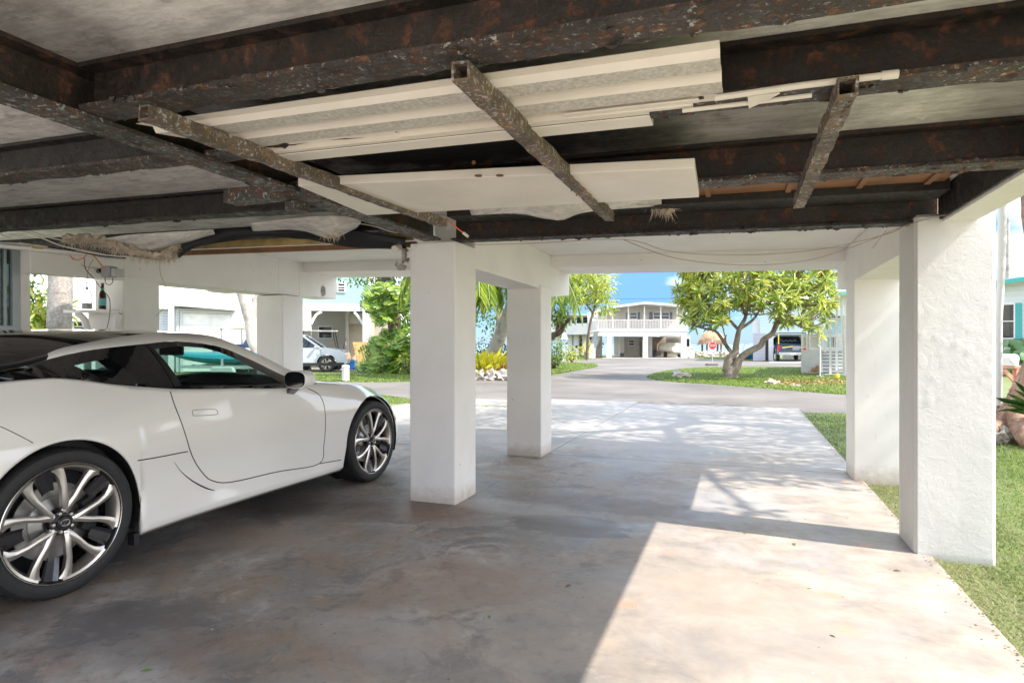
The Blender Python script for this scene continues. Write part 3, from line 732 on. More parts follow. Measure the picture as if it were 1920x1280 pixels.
def patch(outer,holes,off,name,mat,parent=CAR,both=True,step=.05):
    bm=bmesh.new(); es=[]
    for loop in [outer]+holes:
        vv=[bm.verts.new((0,p[0],p[1])) for p in loop]
        for i in range(len(vv)): es.append(bm.edges.new((vv[i],vv[(i+1)%len(vv)])))
    bmesh.ops.triangle_fill(bm,use_beauty=True,edges=es,normal=(1,0,0))
    ys=[v.co.y for v in bm.verts]; zs=[v.co.z for v in bm.verts]
    y=min(ys)+step
    while y<max(ys): bmesh.ops.bisect_plane(bm,geom=bm.verts[:]+bm.edges[:]+bm.faces[:],plane_co=(0,y,0),plane_no=(0,1,0)); y+=step
    z=min(zs)+step
    while z<max(zs): bmesh.ops.bisect_plane(bm,geom=bm.verts[:]+bm.edges[:]+bm.faces[:],plane_co=(0,0,z),plane_no=(0,0,1)); z+=step
    for v in bm.verts:
        r=SV.ray_cast(Vector((3,v.co.y,v.co.z)),Vector((-1,0,0)))
        x=r[0].x if r[0] is not None else SV.find_nearest(Vector((.75,v.co.y,v.co.z)))[0].x
        v.co.x=x+off
    vs=[tuple(v.co) for v in bm.verts]; bm.verts.index_update(); fs=[tuple(v.index for v in f.verts) for f in bm.faces]; bm.free()
    if both: MB().add([(-x,y,z) for x,y,z in vs],[f[::-1] for f in fs]).build(name,mat,parent,smooth=True,ang=60)
    return MB().add(vs,fs).build(name,mat,parent,smooth=True,ang=60)
def rayS(px,py): 
    p=ray(px,py,SV,-3.35); return (p.y,p.z)
band=[(p.y,p.z) for p in CB[::2]]+[(p.y,p.z) for p in C1[::-1][::2]]
door_g=[rayS(*p) for p in [(290,654),(334,649),(380,652),(408,659),(440,672),(470,688),(500,703),(530,719),(470,721.5),(400,722.5),(343,723)]]
quar_g=[rayS(*p) for p in [(139,685),(170,678),(204,672.6),(229.6,688),(222,699),(211,709),(188,704),(163,697)]]
patch(band,[door_g,quar_g],0,'window_surround',M_gblk)
patch(door_g,[],-.004,'door_glass',M_cglass); patch(quar_g,[],-.004,'quarter_glass',M_cglass)
# slanting pillar trim between the panes and bright-line lower moulding
a=[rayS(*p) for p in [(272,645),(279,644.5),(337,724),(327,725)]]; patch(a,[],.004,'pillar_trim',M_blk)
# white roof rail, and the black roof either side of it
k0=min(range(61),key=lambda i:abs(C1[i].y-(onx(84,675,-3.43)[1]-3.39)))
for sg in (1,-1):
    MB().add(*loft(C1,C2,6,.012,k0,60,sg)).build('roof_rail',M_paint,CAR,smooth=True)
    MB().add(*loft(C1,C2,6,.010,0,k0,sg)).build('rear_pillar',M_gblk,CAR,smooth=True)
b=MB(); ks=39
for sg in (1,-1): b.add(*loft(C2,C3,12,0,0,ks,sg,2.2))
r=b.build('roof',M_gblk,CAR,smooth=True)
b=MB()
for sg in (1,-1): b.add(*loft(C2,C3,12,0,ks,60,sg,2.2))
b.build('windshield',M_cglass,CAR,smooth=True)
# door mirror
mc=Vector(onx(562,711,-3.06))-CO
def mirror(sg):
    b=MB(); P0=Vector((sg*mc.x,mc.y,mc.z))
    vs=[];fs=[];n=20; prof=[(-.045,.86),(-.04,.97),(-.01,1.0),(.04,.92),(.08,.68),(.105,.35),(.112,.02)]
    for (y,s) in prof:
        for j in range(n):
            a=2*math.pi*j/n; ca,sa=math.cos(a),math.sin(a)
            k=(abs(ca)**3+abs(sa)**3)**(-1/3)
            vs.append((P0.x+sg*.0+.105*ca*k*s+sg*.012*y/.1,P0.y+y,P0.z+.068*sa*k*s-.0*y))
    for i in range(len(prof)-1):
        for j in range(n): a=i*n+j; c=i*n+(j+1)%n; fs.append((a,c,c+n,a+n))
    b.add(vs,fs); o=b.build('mirror_cap',M_paint,CAR,smooth=True)
    b=MB(); b.add([(v[0],v[1]-.006,v[2]) for v in vs[:n]]+vs[:n],[tuple(range(n))]+[(j,(j+1)%n,n+(j+1)%n,n+j) for j in range(n)]); b.build('mirror_housing',M_gblk,CAR)
    b=MB(); b.add([(P0.x+(v[0]-P0.x)*.93,v[1]-.0085,P0.z+(v[2]-P0.z)*.9) for v in vs[:n]],[tuple(range(n))]); b.build('mirror_glass',M_chrome,CAR)
    b=MB(); b.bar((P0.x-sg*.05,P0.y+.03,P0.z-.05),(sg*.86,P0.y+.06,P0.z-.11),.07,.03); b.build('mirror_arm',M_gblk,CAR)
mirror(1); mirror(-1)
# interior
b=MB(); b.box(-.80,.80,-2.0,.5,.22,.30); b.box(-.82,-.78,-1.5,.6,.3,.9); b.box(.74,.78,-1.5,.55,.3,.86)
b.box(-.8,.8,-1.9,-1.0,.3,.95); b.build('cabin_floor',M_int,CAR)
b=MB()
vs=[(-.80,.30,.3),(.80,.30,.3),(.80,.25,.86),(-.80,.25,.86),(-.80,.75,.3),(.80,.75,.3),(.80,.75,.90),(-.80,.75,.90)]
b.hexa([(-.8,.25,.35),(.8,.25,.35),(.8,.9,.35),(-.8,.9,.35),(-.8,.30,.87),(.8,.30,.87),(.8,.85,.905),(-.8,.85,.905)]); b.build('dashboard',M_int,CAR,bevel=.03)
for x in (-.38,.38):
    b=MB(); b.hexa([(x-.25,-.45,.35),(x+.25,-.45,.35),(x+.25,.1,.38),(x-.25,.1,.38),(x-.25,-.45,.52),(x+.25,-.45,.52),(x+.25,.1,.55),(x-.25,.1,.55)])
    b.hexa([(x-.24,-.52,.5),(x+.24,-.52,.5),(x+.24,-.38,.5),(x-.24,-.38,.5),(x-.17,-.86,1.08),(x+.17,-.86,1.08),(x+.17,-.74,1.10),(x-.17,-.74,1.10)])
    b.build('seat',M_int,CAR,bevel=.04)
b=MB(); n=28; c0=Vector((-.38,.20,.86)); b.tube([c0+Vector((.17*math.cos(2*math.pi*i/n),.07*math.sin(2*math.pi*i/n),.16*math.sin(2*math.pi*i/n))) for i in range(n+1)],.014,8,cap=False); b.build('steering_wheel',M_blk,CAR,smooth=True)
b=MB(); b.box(-.12,.12,.02,.045,1.165,1.235); b.bar((0,.04,1.21),(0,.10,1.28),.02,.02); b.build('rear_view_mirror',M_blk,CAR,bevel=.012)
# underbody and wheel wells
b=MB(); b.box(-.62,.62,-2.5,2.1,.16,.5)
for c in WY:
    for sg in (1,-1):
        n=20; vs=[]
        for i in range(n+1):
            a=math.pi*i/n*1.24-.12*math.pi; 
            for h in (.60,.925): vs.append((sg*h,c-3.39+(WR+.004)*math.cos(a),.372+(WR+.004)*math.sin(a)))
        b.add(vs,[(2*i,2*i+1,2*i+3,2*i+2) for i in range(n)])
        b.add([(sg*.615,c-3.39+(WR)*math.cos(2*math.pi*i/n),.40+WR*math.sin(2*math.pi*i/n)) for i in range(n)],[tuple(range(n))])
b.build('underbody',M_blk,CAR)
b=MB(); b.box(.88,.93,WY[0]-3.39+.37,WY[0]-3.39+.40,.135,.2); b.build('mud_flap',M_blk,CAR)
# ---- wheels
def strip2(b,pts,w,th,y0,mi=0):      # ridge-topped spoke in wheel plane; pts=(r,ang); outer face at x=y0
    k=len(pts); q=[Vector((0,r*math.cos(a),r*math.sin(a))) for r,a in pts]; vs=[]
    for i in range(k):
        d=(q[min(i+1,k-1)]-q[max(i-1,0)]).normalized(); nrm=Vector((0,-d.z,d.y)); wd=w[i]; yy=y0[i]
        vs+=[q[i]+nrm*wd/2+Vector((yy-th,0,0)),q[i]+nrm*wd/2+Vector((yy-.006,0,0)),q[i]+nrm*wd*.12+Vector((yy,0,0)),q[i]-nrm*wd*.12+Vector((yy,0,0)),q[i]-nrm*wd/2+Vector((yy-.006,0,0)),q[i]-nrm*wd/2+Vector((yy-th,0,0))]
    fs=[]
    for i in range(k-1):
        for j in range(6): a=6*i+j; c=6*i+(j+1)%6; fs.append((a,c,c+6,a+6))
    fs+= [tuple(range(6)),tuple(range(6*k-6,6*k))]
    b.add(vs,fs,mi)
def make_wheel():
    W=bpy.data.objects.new('wheel',None); COL.objects.link(W); W.parent=CAR
    b=MB(); R=.366; r=.292
    prof=[(r,.0),(r+.006,.004),(.305,.008),(.33,.010),(.35,.004),(.361,-.008),(R,-.03),(R,-.22),(.355,-.25),(.33,-.262),(r,-.262)]
    b.lathe(prof,64,axis='X')
    # sidewall rings and tread grooves
    for z in (-.07,-.11,-.15,-.19): b.lathe([(R+.0005,z),(R-.004,z+.004),(R-.004,z+.009),(R+.0005,z+.013)],64,axis='X')
    for i in range(56):
        a=2*math.pi*i/56; b.bar((-.028,(R-.002)*math.cos(a),(R-.002)*math.sin(a)),(-.062,(R+.001)*math.cos(a+.03),(R+.001)*math.sin(a+.03)),.012,.006)
    b.build('tyre',M_rub,W,smooth=True,ang=30)
    b=MB(); b.lathe([(r+.001,-.005),(r+.001,.004),(r-.005,.006),(r-.008,.002),(r-.012,-.02),(r-.03,-.06),(r-.035,-.2)],64,axis='X'); 
    b.build('rim',M_dalu,W,smooth=True,ang=40)
    b=MB(); b.lathe([(r-.004,.0045),(r-.001,.0072),(r+.002,.0045)],72,axis='X'); b.build('rim_lip',M_alu,W,smooth=True)
    for k in range(5):
        b=MB()
        a0=math.radians(76+72*k)
        for sg in (-1,1):
            hw=math.radians(19)
            pts=[(.052,a0-sg*.10),(.09,a0+sg*.12),(.13,a0+sg*.21),(.18,a0+sg*.235),(.23,a0+sg*.28),(.262,a0+sg*.33),(.284,a0+sg*.375)]
            strip2(b,pts,[.036,.032,.028,.028,.034,.046,.062],.03,[-.012,-.004,-.002,-.002,-.003,-.004,-.003])
        # silver rim arc joining each pair
        n=8; vs=[]
        for i in range(n+1):
            a=a0-.42+.84*i/n
            for (rr,x) in ((r-.003,.0035),(r-.02,-.004),(r-.034,-.03),(r-.038,-.07)): vs.append((x,rr*math.cos(a),rr*math.sin(a)))
        b.add(vs,[(4*i+j,4*i+j+1,4*i+j+5,4*i+j+4) for i in range(n) for j in range(3)])
        b.build('spoke_pair',M_alu,W,smooth=True,ang=28)
    for k in range(5):
        b=MB(); a0=math.radians(76+36+72*k); n=6; vs=[]
        for i in range(n//2,n+1):
            t=i/n; rr=.06+(.283-.06)*t; hw=.30
            for s_ in (-1,-.5,.5,1): vs.append((-.010-.010*(abs(s_)<.6)-.03*(1-t),rr*math.cos(a0+s_*(.20-.05*t)),rr*math.sin(a0+s_*(.20-.05*t))))
        b.add(vs,[(4*i+j,4*i+j+1,4*i+j+5,4*i+j+4) for i in range(n-n//2) for j in range(3)])
        b.build('spoke_insert',M_dalu,W)
    b=MB(); b.lathe([(0,-.016),(.060,-.018),(.066,-.03),(.07,-.05)],24,axis='X'); b.lathe([(0,.0),(.028,-.001),(.032,-.006),(.033,-.018)],24,axis='X'); h=b.build('hub',M_dalu,W,smooth=True)
    for k in range(5): a=math.radians(76+72*k+36); MB().lathe([(0,-.006),(.0085,-.007),(.0095,-.02)],8,(0,.048*math.cos(a),.048*math.sin(a)),'X').build('lug_nut',M_alu,W)
    b=MB(); n=24; el=[(.0016,.021*math.cos(2*math.pi*i/n),.0155*math.sin(2*math.pi*i/n)) for i in range(n+1)]; b.tube(el,.0018,5,cap=False)
    b.tube([(.0022,.008,.013),(.0022,-.004,-.003),(.0022,-.010,-.010),(.0022,.010,-.009)],.0019,5); b.build('emblem',M_chrome,h)
    b=MB(); b.lathe([(.19,-.09),(.19,-.10),(.12,-.10),(.12,-.085),(.05,-.06)],40,axis='X'); b.lathe([(.12,-.09),(.19,-.09)],40,axis='X'); b.build('brake_disc',M_disc,W,smooth=True)
    b=MB(); n=6; vs=[]
    for i in range(n+1):
        a=math.radians(-30+60*i/n)
        for (rr,x) in ((.13,-.05),(.2,-.05),(.2,-.12),(.13,-.12)): vs.append((x,rr*math.cos(a),rr*math.sin(a)))
    b.add(vs,[(4*i+j,4*i+(j+1)%4,4*i+4+(j+1)%4,4*i+4+j) for i in range(n) for j in range(4)]+[(0,1,2,3),(4*n,4*n+1,4*n+2,4*n+3)]); b.build('brake_caliper',M_blk,W)
    return W
W0=make_wheel(); W0.location=(.935,WY[0]-3.39,.366)
def dupc(o,par):
    c=o.copy(); COL.objects.link(c); c.parent=par
    for ch in o.children: dupc(ch,c)
    return c
for (sg,y,ro) in ((1,WY[1],.12),(-1,WY[0],.5),(-1,WY[1],.9)):
    c=dupc(W0,CAR); c.location=(sg*.935,y-3.39,.366)
    c.rotation_euler=(ro if sg>0 else 0,0,0 if sg>0 else math.pi)
W0.rotation_euler=(0,0,0)
b=MB(); p=ray(741,786,BV); b.blob((p.x,p.y,p.z),(.004,.012,.03),1,0); b.build('side_marker',simple('amber_lens',(.6,.25,.05),.2),CAR)
# ================================================================ clutter under the ceiling
def wire(name,pts,r,mat,label,cat='cable',group=None,n=5):
    b=MB(); b.tube(smoothpath(pts,n),r,6); return tag(b.build(name,mat,smooth=True),label,cat,group)
# two sagging strands below the front beam
wire('hanging_cable',[dpt(886,459,4.72),dpt(1000,456,4.6),dpt(1170,449,4.35),dpt(1260,472,4.25),dpt(1400,478,4.1),dpt(1540,467,3.95),dpt(1660,440,3.8),dpt(1694,424,3.7)],.0028,M_wire,'upper of the two thin tan cables sagging below the front ceiling beam')
wire('hanging_cable',[dpt(1170,450,4.34),dpt(1250,480,4.24),dpt(1330,493,4.15),dpt(1420,497,4.07),dpt(1520,487,3.96),dpt(1620,455,3.84),dpt(1690,426,3.7),dpt(1760,405,3.5),dpt(1800,403,3.4)],.003,M_wire,'lower and longer tan cable sagging below the front beam to the rough pillar')
wire('hanging_cable',[dpt(1636,466,3.85),dpt(1655,440,3.8),dpt(1662,433,3.8)],.002,M_wire,'short loose cable tail hanging from the lower tan cable near the rough pillar')
wire('pillar_cable',[dpt(618,400,4.5),dpt(660,416,4.6),dpt(700,424,4.75),dpt(745,437,4.8),dpt(766,430,4.83),dpt(786,443,4.82),dpt(800,453,4.8),dpt(826,451,4.78)],.0032,M_wwire,'cream cable clipped along the girder to the top of the near pillar')
wire('pillar_cable',[dpt(783,443,4.80),dpt(787,450,4.79),dpt(779,462,4.79),dpt(766,475,4.82),dpt(762,484,4.86)],.0028,M_wwire,'thin cream cable looping over the corner of the near pillar to the cameras')
b=MB(); b.tube([dpt(838,410,3.9),dpt(852,424,3.95),dpt(868,436,4.0)],.0045,8); b.tube([dpt(868,436,4.0),dpt(878,444,4.02)],.0095,10,1)
tag(b.build('wire_end',[M_owire,M_pvc],smooth=True),'orange wire end with a white wire nut hanging from the left square tube','wire')
b=MB(); b.tube([dpt(842,412,3.9),dpt(844,425,3.9),dpt(836,430,3.9)],.0018,5); tag(b.build('wire_hook',M_wwire),'bent pale wire hook beside the orange wire end','wire')
# two corroded cameras on the near pillar's left side
M_corr=m_rust('corroded_white_metal',(.50,.46,.41),(.42,.17,.06),(.55,.5,.44),.60,.7,1.2,.4)
CM=thing('security_camera','upper tube-shaped white security camera on the left side of the near pillar','camera',dpt(762,470,4.95))
c0=Vector(CM.location)
def rel(px,py,d): return Vector(dpt(px,py,d))-c0
b=MB(); b.tube([rel(740,467,4.85),rel(748,462,4.95)],[.026,.026],16); b.tube([rel(740,467,4.849),rel(740.4,466.7,4.853)],[.029,.029],16); b.build('camera_tube',M_pvc,CM,smooth=True)
b=MB(); b.tube([rel(748,463,4.95),rel(757,468,4.97),rel(766,470,4.97)],.011,8); b.bar(rel(758,466,4.97),rel(758,489,4.97),.03,.04); b.build('bracket',M_corr,CM,bevel=.004)
CM2=thing('security_camera','lower rust-stained security camera with a missing front hanging beside the near pillar','camera',dpt(750,500,4.95))
c0=Vector(CM2.location)
b=MB(); b.blob(rel(751,501,4.93),(.028,.035,.03),2,.3,2,5); b.bar(rel(743,494,4.9),rel(760,503,4.95),.03,.035); b.build('camera_housing',M_corr,CM2)
b=MB(); b.tube([rel(755,492,4.95),rel(760,486,4.97),rel(767,486,4.98)],.012,8); b.blob(rel(764,490,4.96),(.014,.014,.008),1,.2,3,2); b.build('swivel_bracket',M_corr,CM2)
# fibrous insulation hanging by the left beams
M_fib=simple('dirty_fibreglass',(.55,.46,.36),.95,0,.3,14)
def fuzzy(name,path,rad,n,label,seed=0,L=.05):
    rnd=random.Random(seed); pth=smoothpath(path,6); b=MB(); m=len(pth)
    b.tube(pth,[rad*(.55+.35*mnoise.noise(Vector((i*.5,seed,0)))) for i in range(m)],8)
    for i,p in enumerate(pth):
        b.blob((p.x,p.y,p.z),rad*rnd.uniform(.6,1.0),2,.6,3,i+seed)
    for k in range(n):
        p=pth[rnd.randrange(m)]; d=Vector((rnd.gauss(0,1),rnd.gauss(0,1),rnd.gauss(-.5,.8))).normalized()
        q=p+d*rad*rnd.uniform(.5,.95); e=q+d*L*rnd.uniform(.3,1)+Vector((0,0,-L*rnd.uniform(.1,.6))); s=q.lerp(e,.5)+Vector((rnd.uniform(-.01,.01),rnd.uniform(-.01,.01),.006))
        b.tube([q,s,e],[.0024,.0016,.0005],3,cap=False)
    return tag(b.build(name,M_fib,smooth=True,ang=80),label,'insulation')
fuzzy('insulation_clump',[dpt(126,448,5.3),dpt(160,447,5.25),dpt(195,453,5.2),dpt(225,463,5.2),dpt(262,474,5.2),dpt(300,479,5.2),dpt(328,474,5.25)],.042,900,'long shaggy roll of dirty tan insulation hanging under the left ceiling beams',1,.06)
fuzzy('insulation_clump',[dpt(318,478,5.2),dpt(326,465,5.2),dpt(331,456,5.2)],.035,200,'tan insulation knot at the right end of the shaggy roll',2)
fuzzy('insulation_clump',[dpt(1222,380,4.0),dpt(1244,386,4.0),dpt(1256,392,4.0)],.028,160,'small cream insulation tuft poking out above the front beam beside the middle tube',3,.07)
fuzzy('insulation_clump',[dpt(606,438,4.7),dpt(622,440,4.7),dpt(636,432,4.7)],.024,90,'brownish insulation tuft at the point of the torn sheet left of the near pillar',4)
def torn(name,up,lo,d,mat,label,cat,thick=.006,depth=None,wav=.03):
    """sheet between an upper and lower traced edge, hanging in gentle folds"""
    U=smoothpath([Vector(dpt(x,y,dd)) for x,y,dd in up],5); L=smoothpath([Vector(dpt(x,y,dd)) for x,y,dd in lo],5)
    n=min(len(U),len(L)); b=MB(); vs=[];fs=[];m=7
    for i in range(n):
        for k in range(m):
            t=k/(m-1); p=U[i].lerp(L[i],t); p=p+Vector((0,wav*math.sin(t*math.pi)*math.sin(i*.45),-.012*math.sin(t*math.pi)))
            if k==m-1: p.z+=.006*mnoise.noise(Vector((i*1.3,0,d)))
            vs.append(tuple(p))
    for i in range(n-1):
        for k in range(m-1): a=i*m+k; fs.append((a,a+1,a+m+1,a+m))
    b.add(vs,fs); o=b.build(name,mat,smooth=True,ang=70)
    s=o.modifiers.new('thick','SOLIDIFY'); s.thickness=thick; return tag(o,label,cat)
torn('torn_sheet',[(880,388,4.0),(960,381,3.95),(1050,376,3.9),(1150,373,3.85),(1240,372,3.8)],[(885,402,4.1),(970,399,4.05),(1047,412,4.0),(1100,396,4.0),(1240,384,3.95)],1,M_slab,'torn grey ceiling sheet sagging above the front beam beside the left square tube','ceiling sheet')
torn('torn_sheet',[(470,418,4.7),(540,410,4.6),(610,404,4.5),(680,408,4.5)],[(475,432,4.9),(560,430,4.8),(618,446,4.75),(660,430,4.8)],2,M_slab,'torn pale ceiling sheet hanging in a point between the two left rear beams','ceiling sheet')
torn('torn_sheet',[(190,448,5.2),(240,440,5.1),(330,434,5.0),(400,430,5.0)],[(200,458,5.25),(262,470,5.25),(320,462,5.2),(400,438,5.1)],4,M_slab,'pale plastered ceiling sheet draping down to the shaggy insulation roll','ceiling sheet')
torn('roofing_felt',[(326,452,5.2),(372,432,5.15),(470,428,5.1),(560,432,5.1),(650,430,5.0),(762,446,4.95)],[(336,484,5.25),(372,463,5.2),(470,446,5.15),(560,447,5.15),(650,462,5.1),(764,467,5.0)],3,M_blk,'curved black felt strip sagging along the rear left ceiling beam','felt')
# window unit and wall at far left
HW=thing('side_wall','white side wall with an aluminium window at the far left behind the coupe','wall',(-6.0,2.6,0))
b=MB(); b.box(-.1,.1,-1.6,.92,-.0,1.36); b.box(-.1,.1,-1.6,-1.2,1.36,2.1); b.box(-.06,.10,.86,.93,1.36,2.14); b.build('wall',M_white2,HW)
M_al=simple('grey_aluminium',(.42,.45,.47),.35,.3,.08,4)
fr=b=MB(); b.box(.03,.09,-1.2,.86,1.36,1.41); b.box(.03,.09,-1.2,.86,2.07,2.12); b.box(.03,.09,.80,.86,1.41,2.07); b.box(.03,.09,-1.2,-1.14,1.41,2.07); b.box(.04,.1,.66,.70,1.41,2.07); b.box(.035,.08,.735,.76,1.41,2.07)
wf=b.build('window_frame',M_al,HW,bevel=.003)
b=MB(); b.box(.05,.055,-1.14,.8,1.41,2.07); b.build('window_pane',m_glass('sea_green_pane',(.3,.4,.4),.03,.5),wf)
b=MB(); b.bar((.11,.1,1.30),(.11,.9,1.10),.02,.03); b.build('wall_trim',M_pale,HW)
# shelf, bottle, soap bottle
SH=thing('plastic_shelf','white plastic shelf stand with curved legs in front of the left pillar','shelf',(-5.92,4.02,0))
zs=1.25+62*5.95/F
def lx(px,py,d): p=Vector(dpt(px,py,d))-Vector(SH.location); return p
b=MB()
A=[lx(118,581,5.9),lx(150,581,5.75),lx(224,581,5.7),lx(226,581,5.98),lx(135,581,6.05)]
b.add([tuple(p) for p in A]+[(p.x,p.y,p.z-.028) for p in A],[(0,1,2,3,4),(9,8,7,6,5)]+[(i,(i+1)%5,5+(i+1)%5,5+i) for i in range(5)]); b.build('shelf_top',M_white2,SH,bevel=.006)
for (a,c,e) in ((158,170,5.85),(212,224,5.75)):
    b=MB(); q=smoothpath([lx(a-14 if a<200 else c+1,588,e),lx(a-2 if a<200 else c-3,596,e),lx(a+4 if a<200 else c-5,612,e),lx(a+6 if a<200 else c-6,640,e),lx(a+6 if a<200 else c-6,880,e)],4)
    b.tube(q,[.03,.03]+[.032]*(len(q)-2),8); b.build('leg',M_white2,SH,smooth=True)
b=MB(); b.bar(lx(166,610,5.95),lx(219,610,5.9),.01,.30); b.build('shelf_back',M_white2,SH)
M_brown=simple('brown_bottle_glass',(.035,.018,.012),.06,0,0,1,coat=.5)
p=dpt(192,579.5,5.8); BT=thing('beer_bottle','dark brown beer bottle with a turquoise label standing on the white shelf','bottle',p)
b=MB(); b.lathe([(0,0),(.030,0),(.032,.004),(.032,.12),(.028,.145),(.016,.175),(.0135,.20),(.0135,.235),(.0155,.237),(.0155,.247),(0,.247)],20); b.build('glass',M_brown,BT,smooth=True)
b=MB(); b.lathe([(.0326,.035),(.0326,.10)],20); b.lathe([(.0165,.178),(.0145,.2)],16); b.build('bottle_label',simple('turquoise_label',(.16,.48,.5),.5),BT)
b=MB(); b.lathe([(.016,.236),(.0165,.245),(.014,.25),(0,.25)],16); b.build('cap',simple('bottle_cap',(.3,.1,.08),.3),BT)
p=dpt(163,579.5,5.85); SD=thing('soap_dispenser','clear soap pump bottle standing on the left half of the white shelf','dispenser',p)
M_clr=m_glass('clear_plastic',(.9,.92,.92),.1,.3,(.6,.63,.63))
b=MB(); b.lathe([(0,0),(.045,0),(.045,.07),(.04,.12),(.03,.17),(.012,.19)],20); b.build('clear_bottle',M_clr,SD,smooth=True)
b=MB(); b.lathe([(0,.002),(.043,.003),(.043,.055),(0,.055)],20); b.build('soap',simple('grey_soap',(.5,.5,.45),.4),SD)
b=MB(); b.lathe([(.014,.19),(.014,.21),(.006,.215),(.006,.265),(0,.265)],12); b.bar((0,0,.26),(-.075,0,.262),.012,.01); b.build('pump',simple('grey_pump',(.45,.47,.46),.4),SD)
# junction box on the left pillar
p=Vector(dpt(206,510,5.7)); JB=thing('junction_box','grey weatherproof outlet box with an open cover on the left pillar','outlet box',p,TH*.3)
M_gr=simple('grey_plastic',(.33,.34,.34),.45)
b=MB(); b.box(-.055,.045,-.05,.05,-.05,.052); b.build('cover',M_gr,JB,bevel=.012)
b=MB(); b.box(.045,.085,-.03,.08,-.045,.03); b.build('box',simple('pale_grey_plastic',(.5,.5,.49),.5),JB,bevel=.005)
b=MB(); b.lathe([(0,-.09),(.022,-.09),(.022,-.05)],12,(-.05,0,.015),'X'); b.build('plug',M_blk,JB)
wire('orange_cord',[dpt(152,462,5.4),dpt(158,470,5.45),dpt(172,476,5.5),dpt(184,489,5.55),dpt(197,505,5.6)],.005,M_owire,'orange extension cord running from the ceiling down to the grey outlet box','cord')
wire('orange_cord',[dpt(131,472,5.45),dpt(134,482,5.45),dpt(145,487,5.45),dpt(157,483,5.45),dpt(163,475,5.45)],.0042,M_owire,'orange cord loop hanging below the ceiling left of the grey outlet box','cord')
wire('drop_wire',[dpt(145,474,5.6),dpt(150,492,5.6),dpt(160,500,5.6),dpt(176,503,5.6),dpt(192,516,5.6)],.003,M_wire,'tan wire drooping in a shallow loop to the grey outlet box')
wire('drop_wire',[dpt(158,484,5.55),dpt(160,503,5.55),dpt(174,520,5.55),dpt(192,543,5.55),dpt(205,560,5.55),dpt(206,585,5.5),dpt(203,605,5.5),dpt(199,620,5.5)],.0035,M_kwire,'black wire hanging in a long curve past the bottle toward the car roof')
wire('drop_wire',[dpt(175,486,5.6),dpt(167,500,5.6),dpt(164,520,5.6),dpt(170,545,5.6),dpt(173,560,5.6),dpt(171,575,5.6)],.003,M_wire,'tan wire hanging down to the white shelf')
wire('drop_wire',[dpt(197,520,5.65),dpt(198,530,5.65),dpt(205,534,5.65),dpt(211,529,5.65),dpt(211,521,5.65)],.0035,M_kwire,'small dark wire loop under the grey outlet box')
wire('drop_wire',[dpt(300,484,6.2),dpt(300,510,6.2),dpt(307,528,6.2),dpt(312,545,6.2),dpt(308,575,6.2),dpt(292,592,6.2)],.0028,M_wire,'thin tan wire dangling in front of the gap right of the left pillar')
for i,(pp,l) in enumerate([([(0,435),(40,432),(80,447),(120,462),(200,478)],'white cable swooping down from the far left ceiling to the insulation'),
        ([(0,415),(30,418),(70,438),(100,447),(125,452)],'upper white cable crossing the far left beam'),([(0,455),(50,458),(90,463),(140,470),(230,482)],'lowest white cable running along the left ceiling edge'),
        ([(20,446),(4,440),(2,432),(14,426),(30,430)],'curled white cable end at the far left ceiling'),([(90,463),(150,472),(190,480),(236,484)],'dark cable bundle lying under the shaggy insulation')]):
    wire('ceiling_cable',[dpt(x,y,5.0+.002*x) for x,y in pp],.006 if i!=4 else .007,M_wwire if i!=4 else M_blk,l)
# wooden ledge that closes the left edge of the opening
b=MB(); b.bar(dpt(-40,458,4.9),dpt(236,484,5.75),.06,.028); b.build('edge_strip',M_white2,HS).location=(0,0,0)
b=MB(); b.bar(dpt(62,463,5.15),dpt(80,465,5.2),.07,.02); b.build('ledger_board',M_ywood,HS)
# spalled patch on the left lintel
p=onx(606,545,-5.69); b=MB(); b.blob((p[0]+.004,p[1],p[2]),(.008,.045,.075),2,.35,2.5,4); b.build('spalled_patch',simple('bare_mortar',(.28,.26,.24),.9,0,.3,20,.5,60),HS)
# ---------------- floor litter
M_lf=[simple('fresh_fallen_leaf',(.13,.24,.04),.5),simple('dry_brown_leaf',(.14,.07,.03),.7)]
def litter(px,py,i,lab,dark=True,s=1):
    p=gpt(px,py); b=MB(); L=.028*s; b.add([(-L,0,.002),(0,-L*.35,.007),(L,0,.003),(0,L*.35,.006),(-L,0,.0005),(0,-L*.35,.0055),(L,0,.0015),(0,L*.35,.0045)],[(0,1,2,3),(7,6,5,4),(0,4,5,1),(1,5,6,2),(2,6,7,3),(3,7,4,0)])
    o=b.build('fallen_leaf',M_lf[1 if dark else 0]); o.location=p; o.rotation_euler[2]=i*1.7; tag(o,lab,'leaf','leaves and crumbs scattered on the driveway'); return o
base=litter(1489,1020,1,'bright green leaf on the sunny concrete near the rough pillar shadow',False,1.0)
def lit(px,py,i,lab,dark,s):
    o=base.copy(); 
    if dark: o.data=DK.data
    COL.objects.link(o); o.location=gpt(px,py); o.rotation_euler[2]=i*1.7; o.scale=(s,s,s); o['label']=lab; return o
DK=litter(1682,1070,2,'curled dark dry leaf on the sunny slab left of the lawn edge',True,.8)
lit(1396,999,3,'small green leaf at the edge of the pillar shadow',False,.7)
lit(1517,1103,4,'yellow-green leaf fleck in the middle of the sunny slab',False,.5); lit(917,1156,5,'tiny green sprig on the shaded floor ahead of the camera',False,.7)
lit(275,1256,6,'small green fleck on the shaded floor at the bottom left',False,.8); lit(1561,1192,7,'dark green crumpled leaf on the lower sunny slab',True,.6)
lit(1066,1098,8,'thin dark twig fragment on the shaded floor',True,1.0)
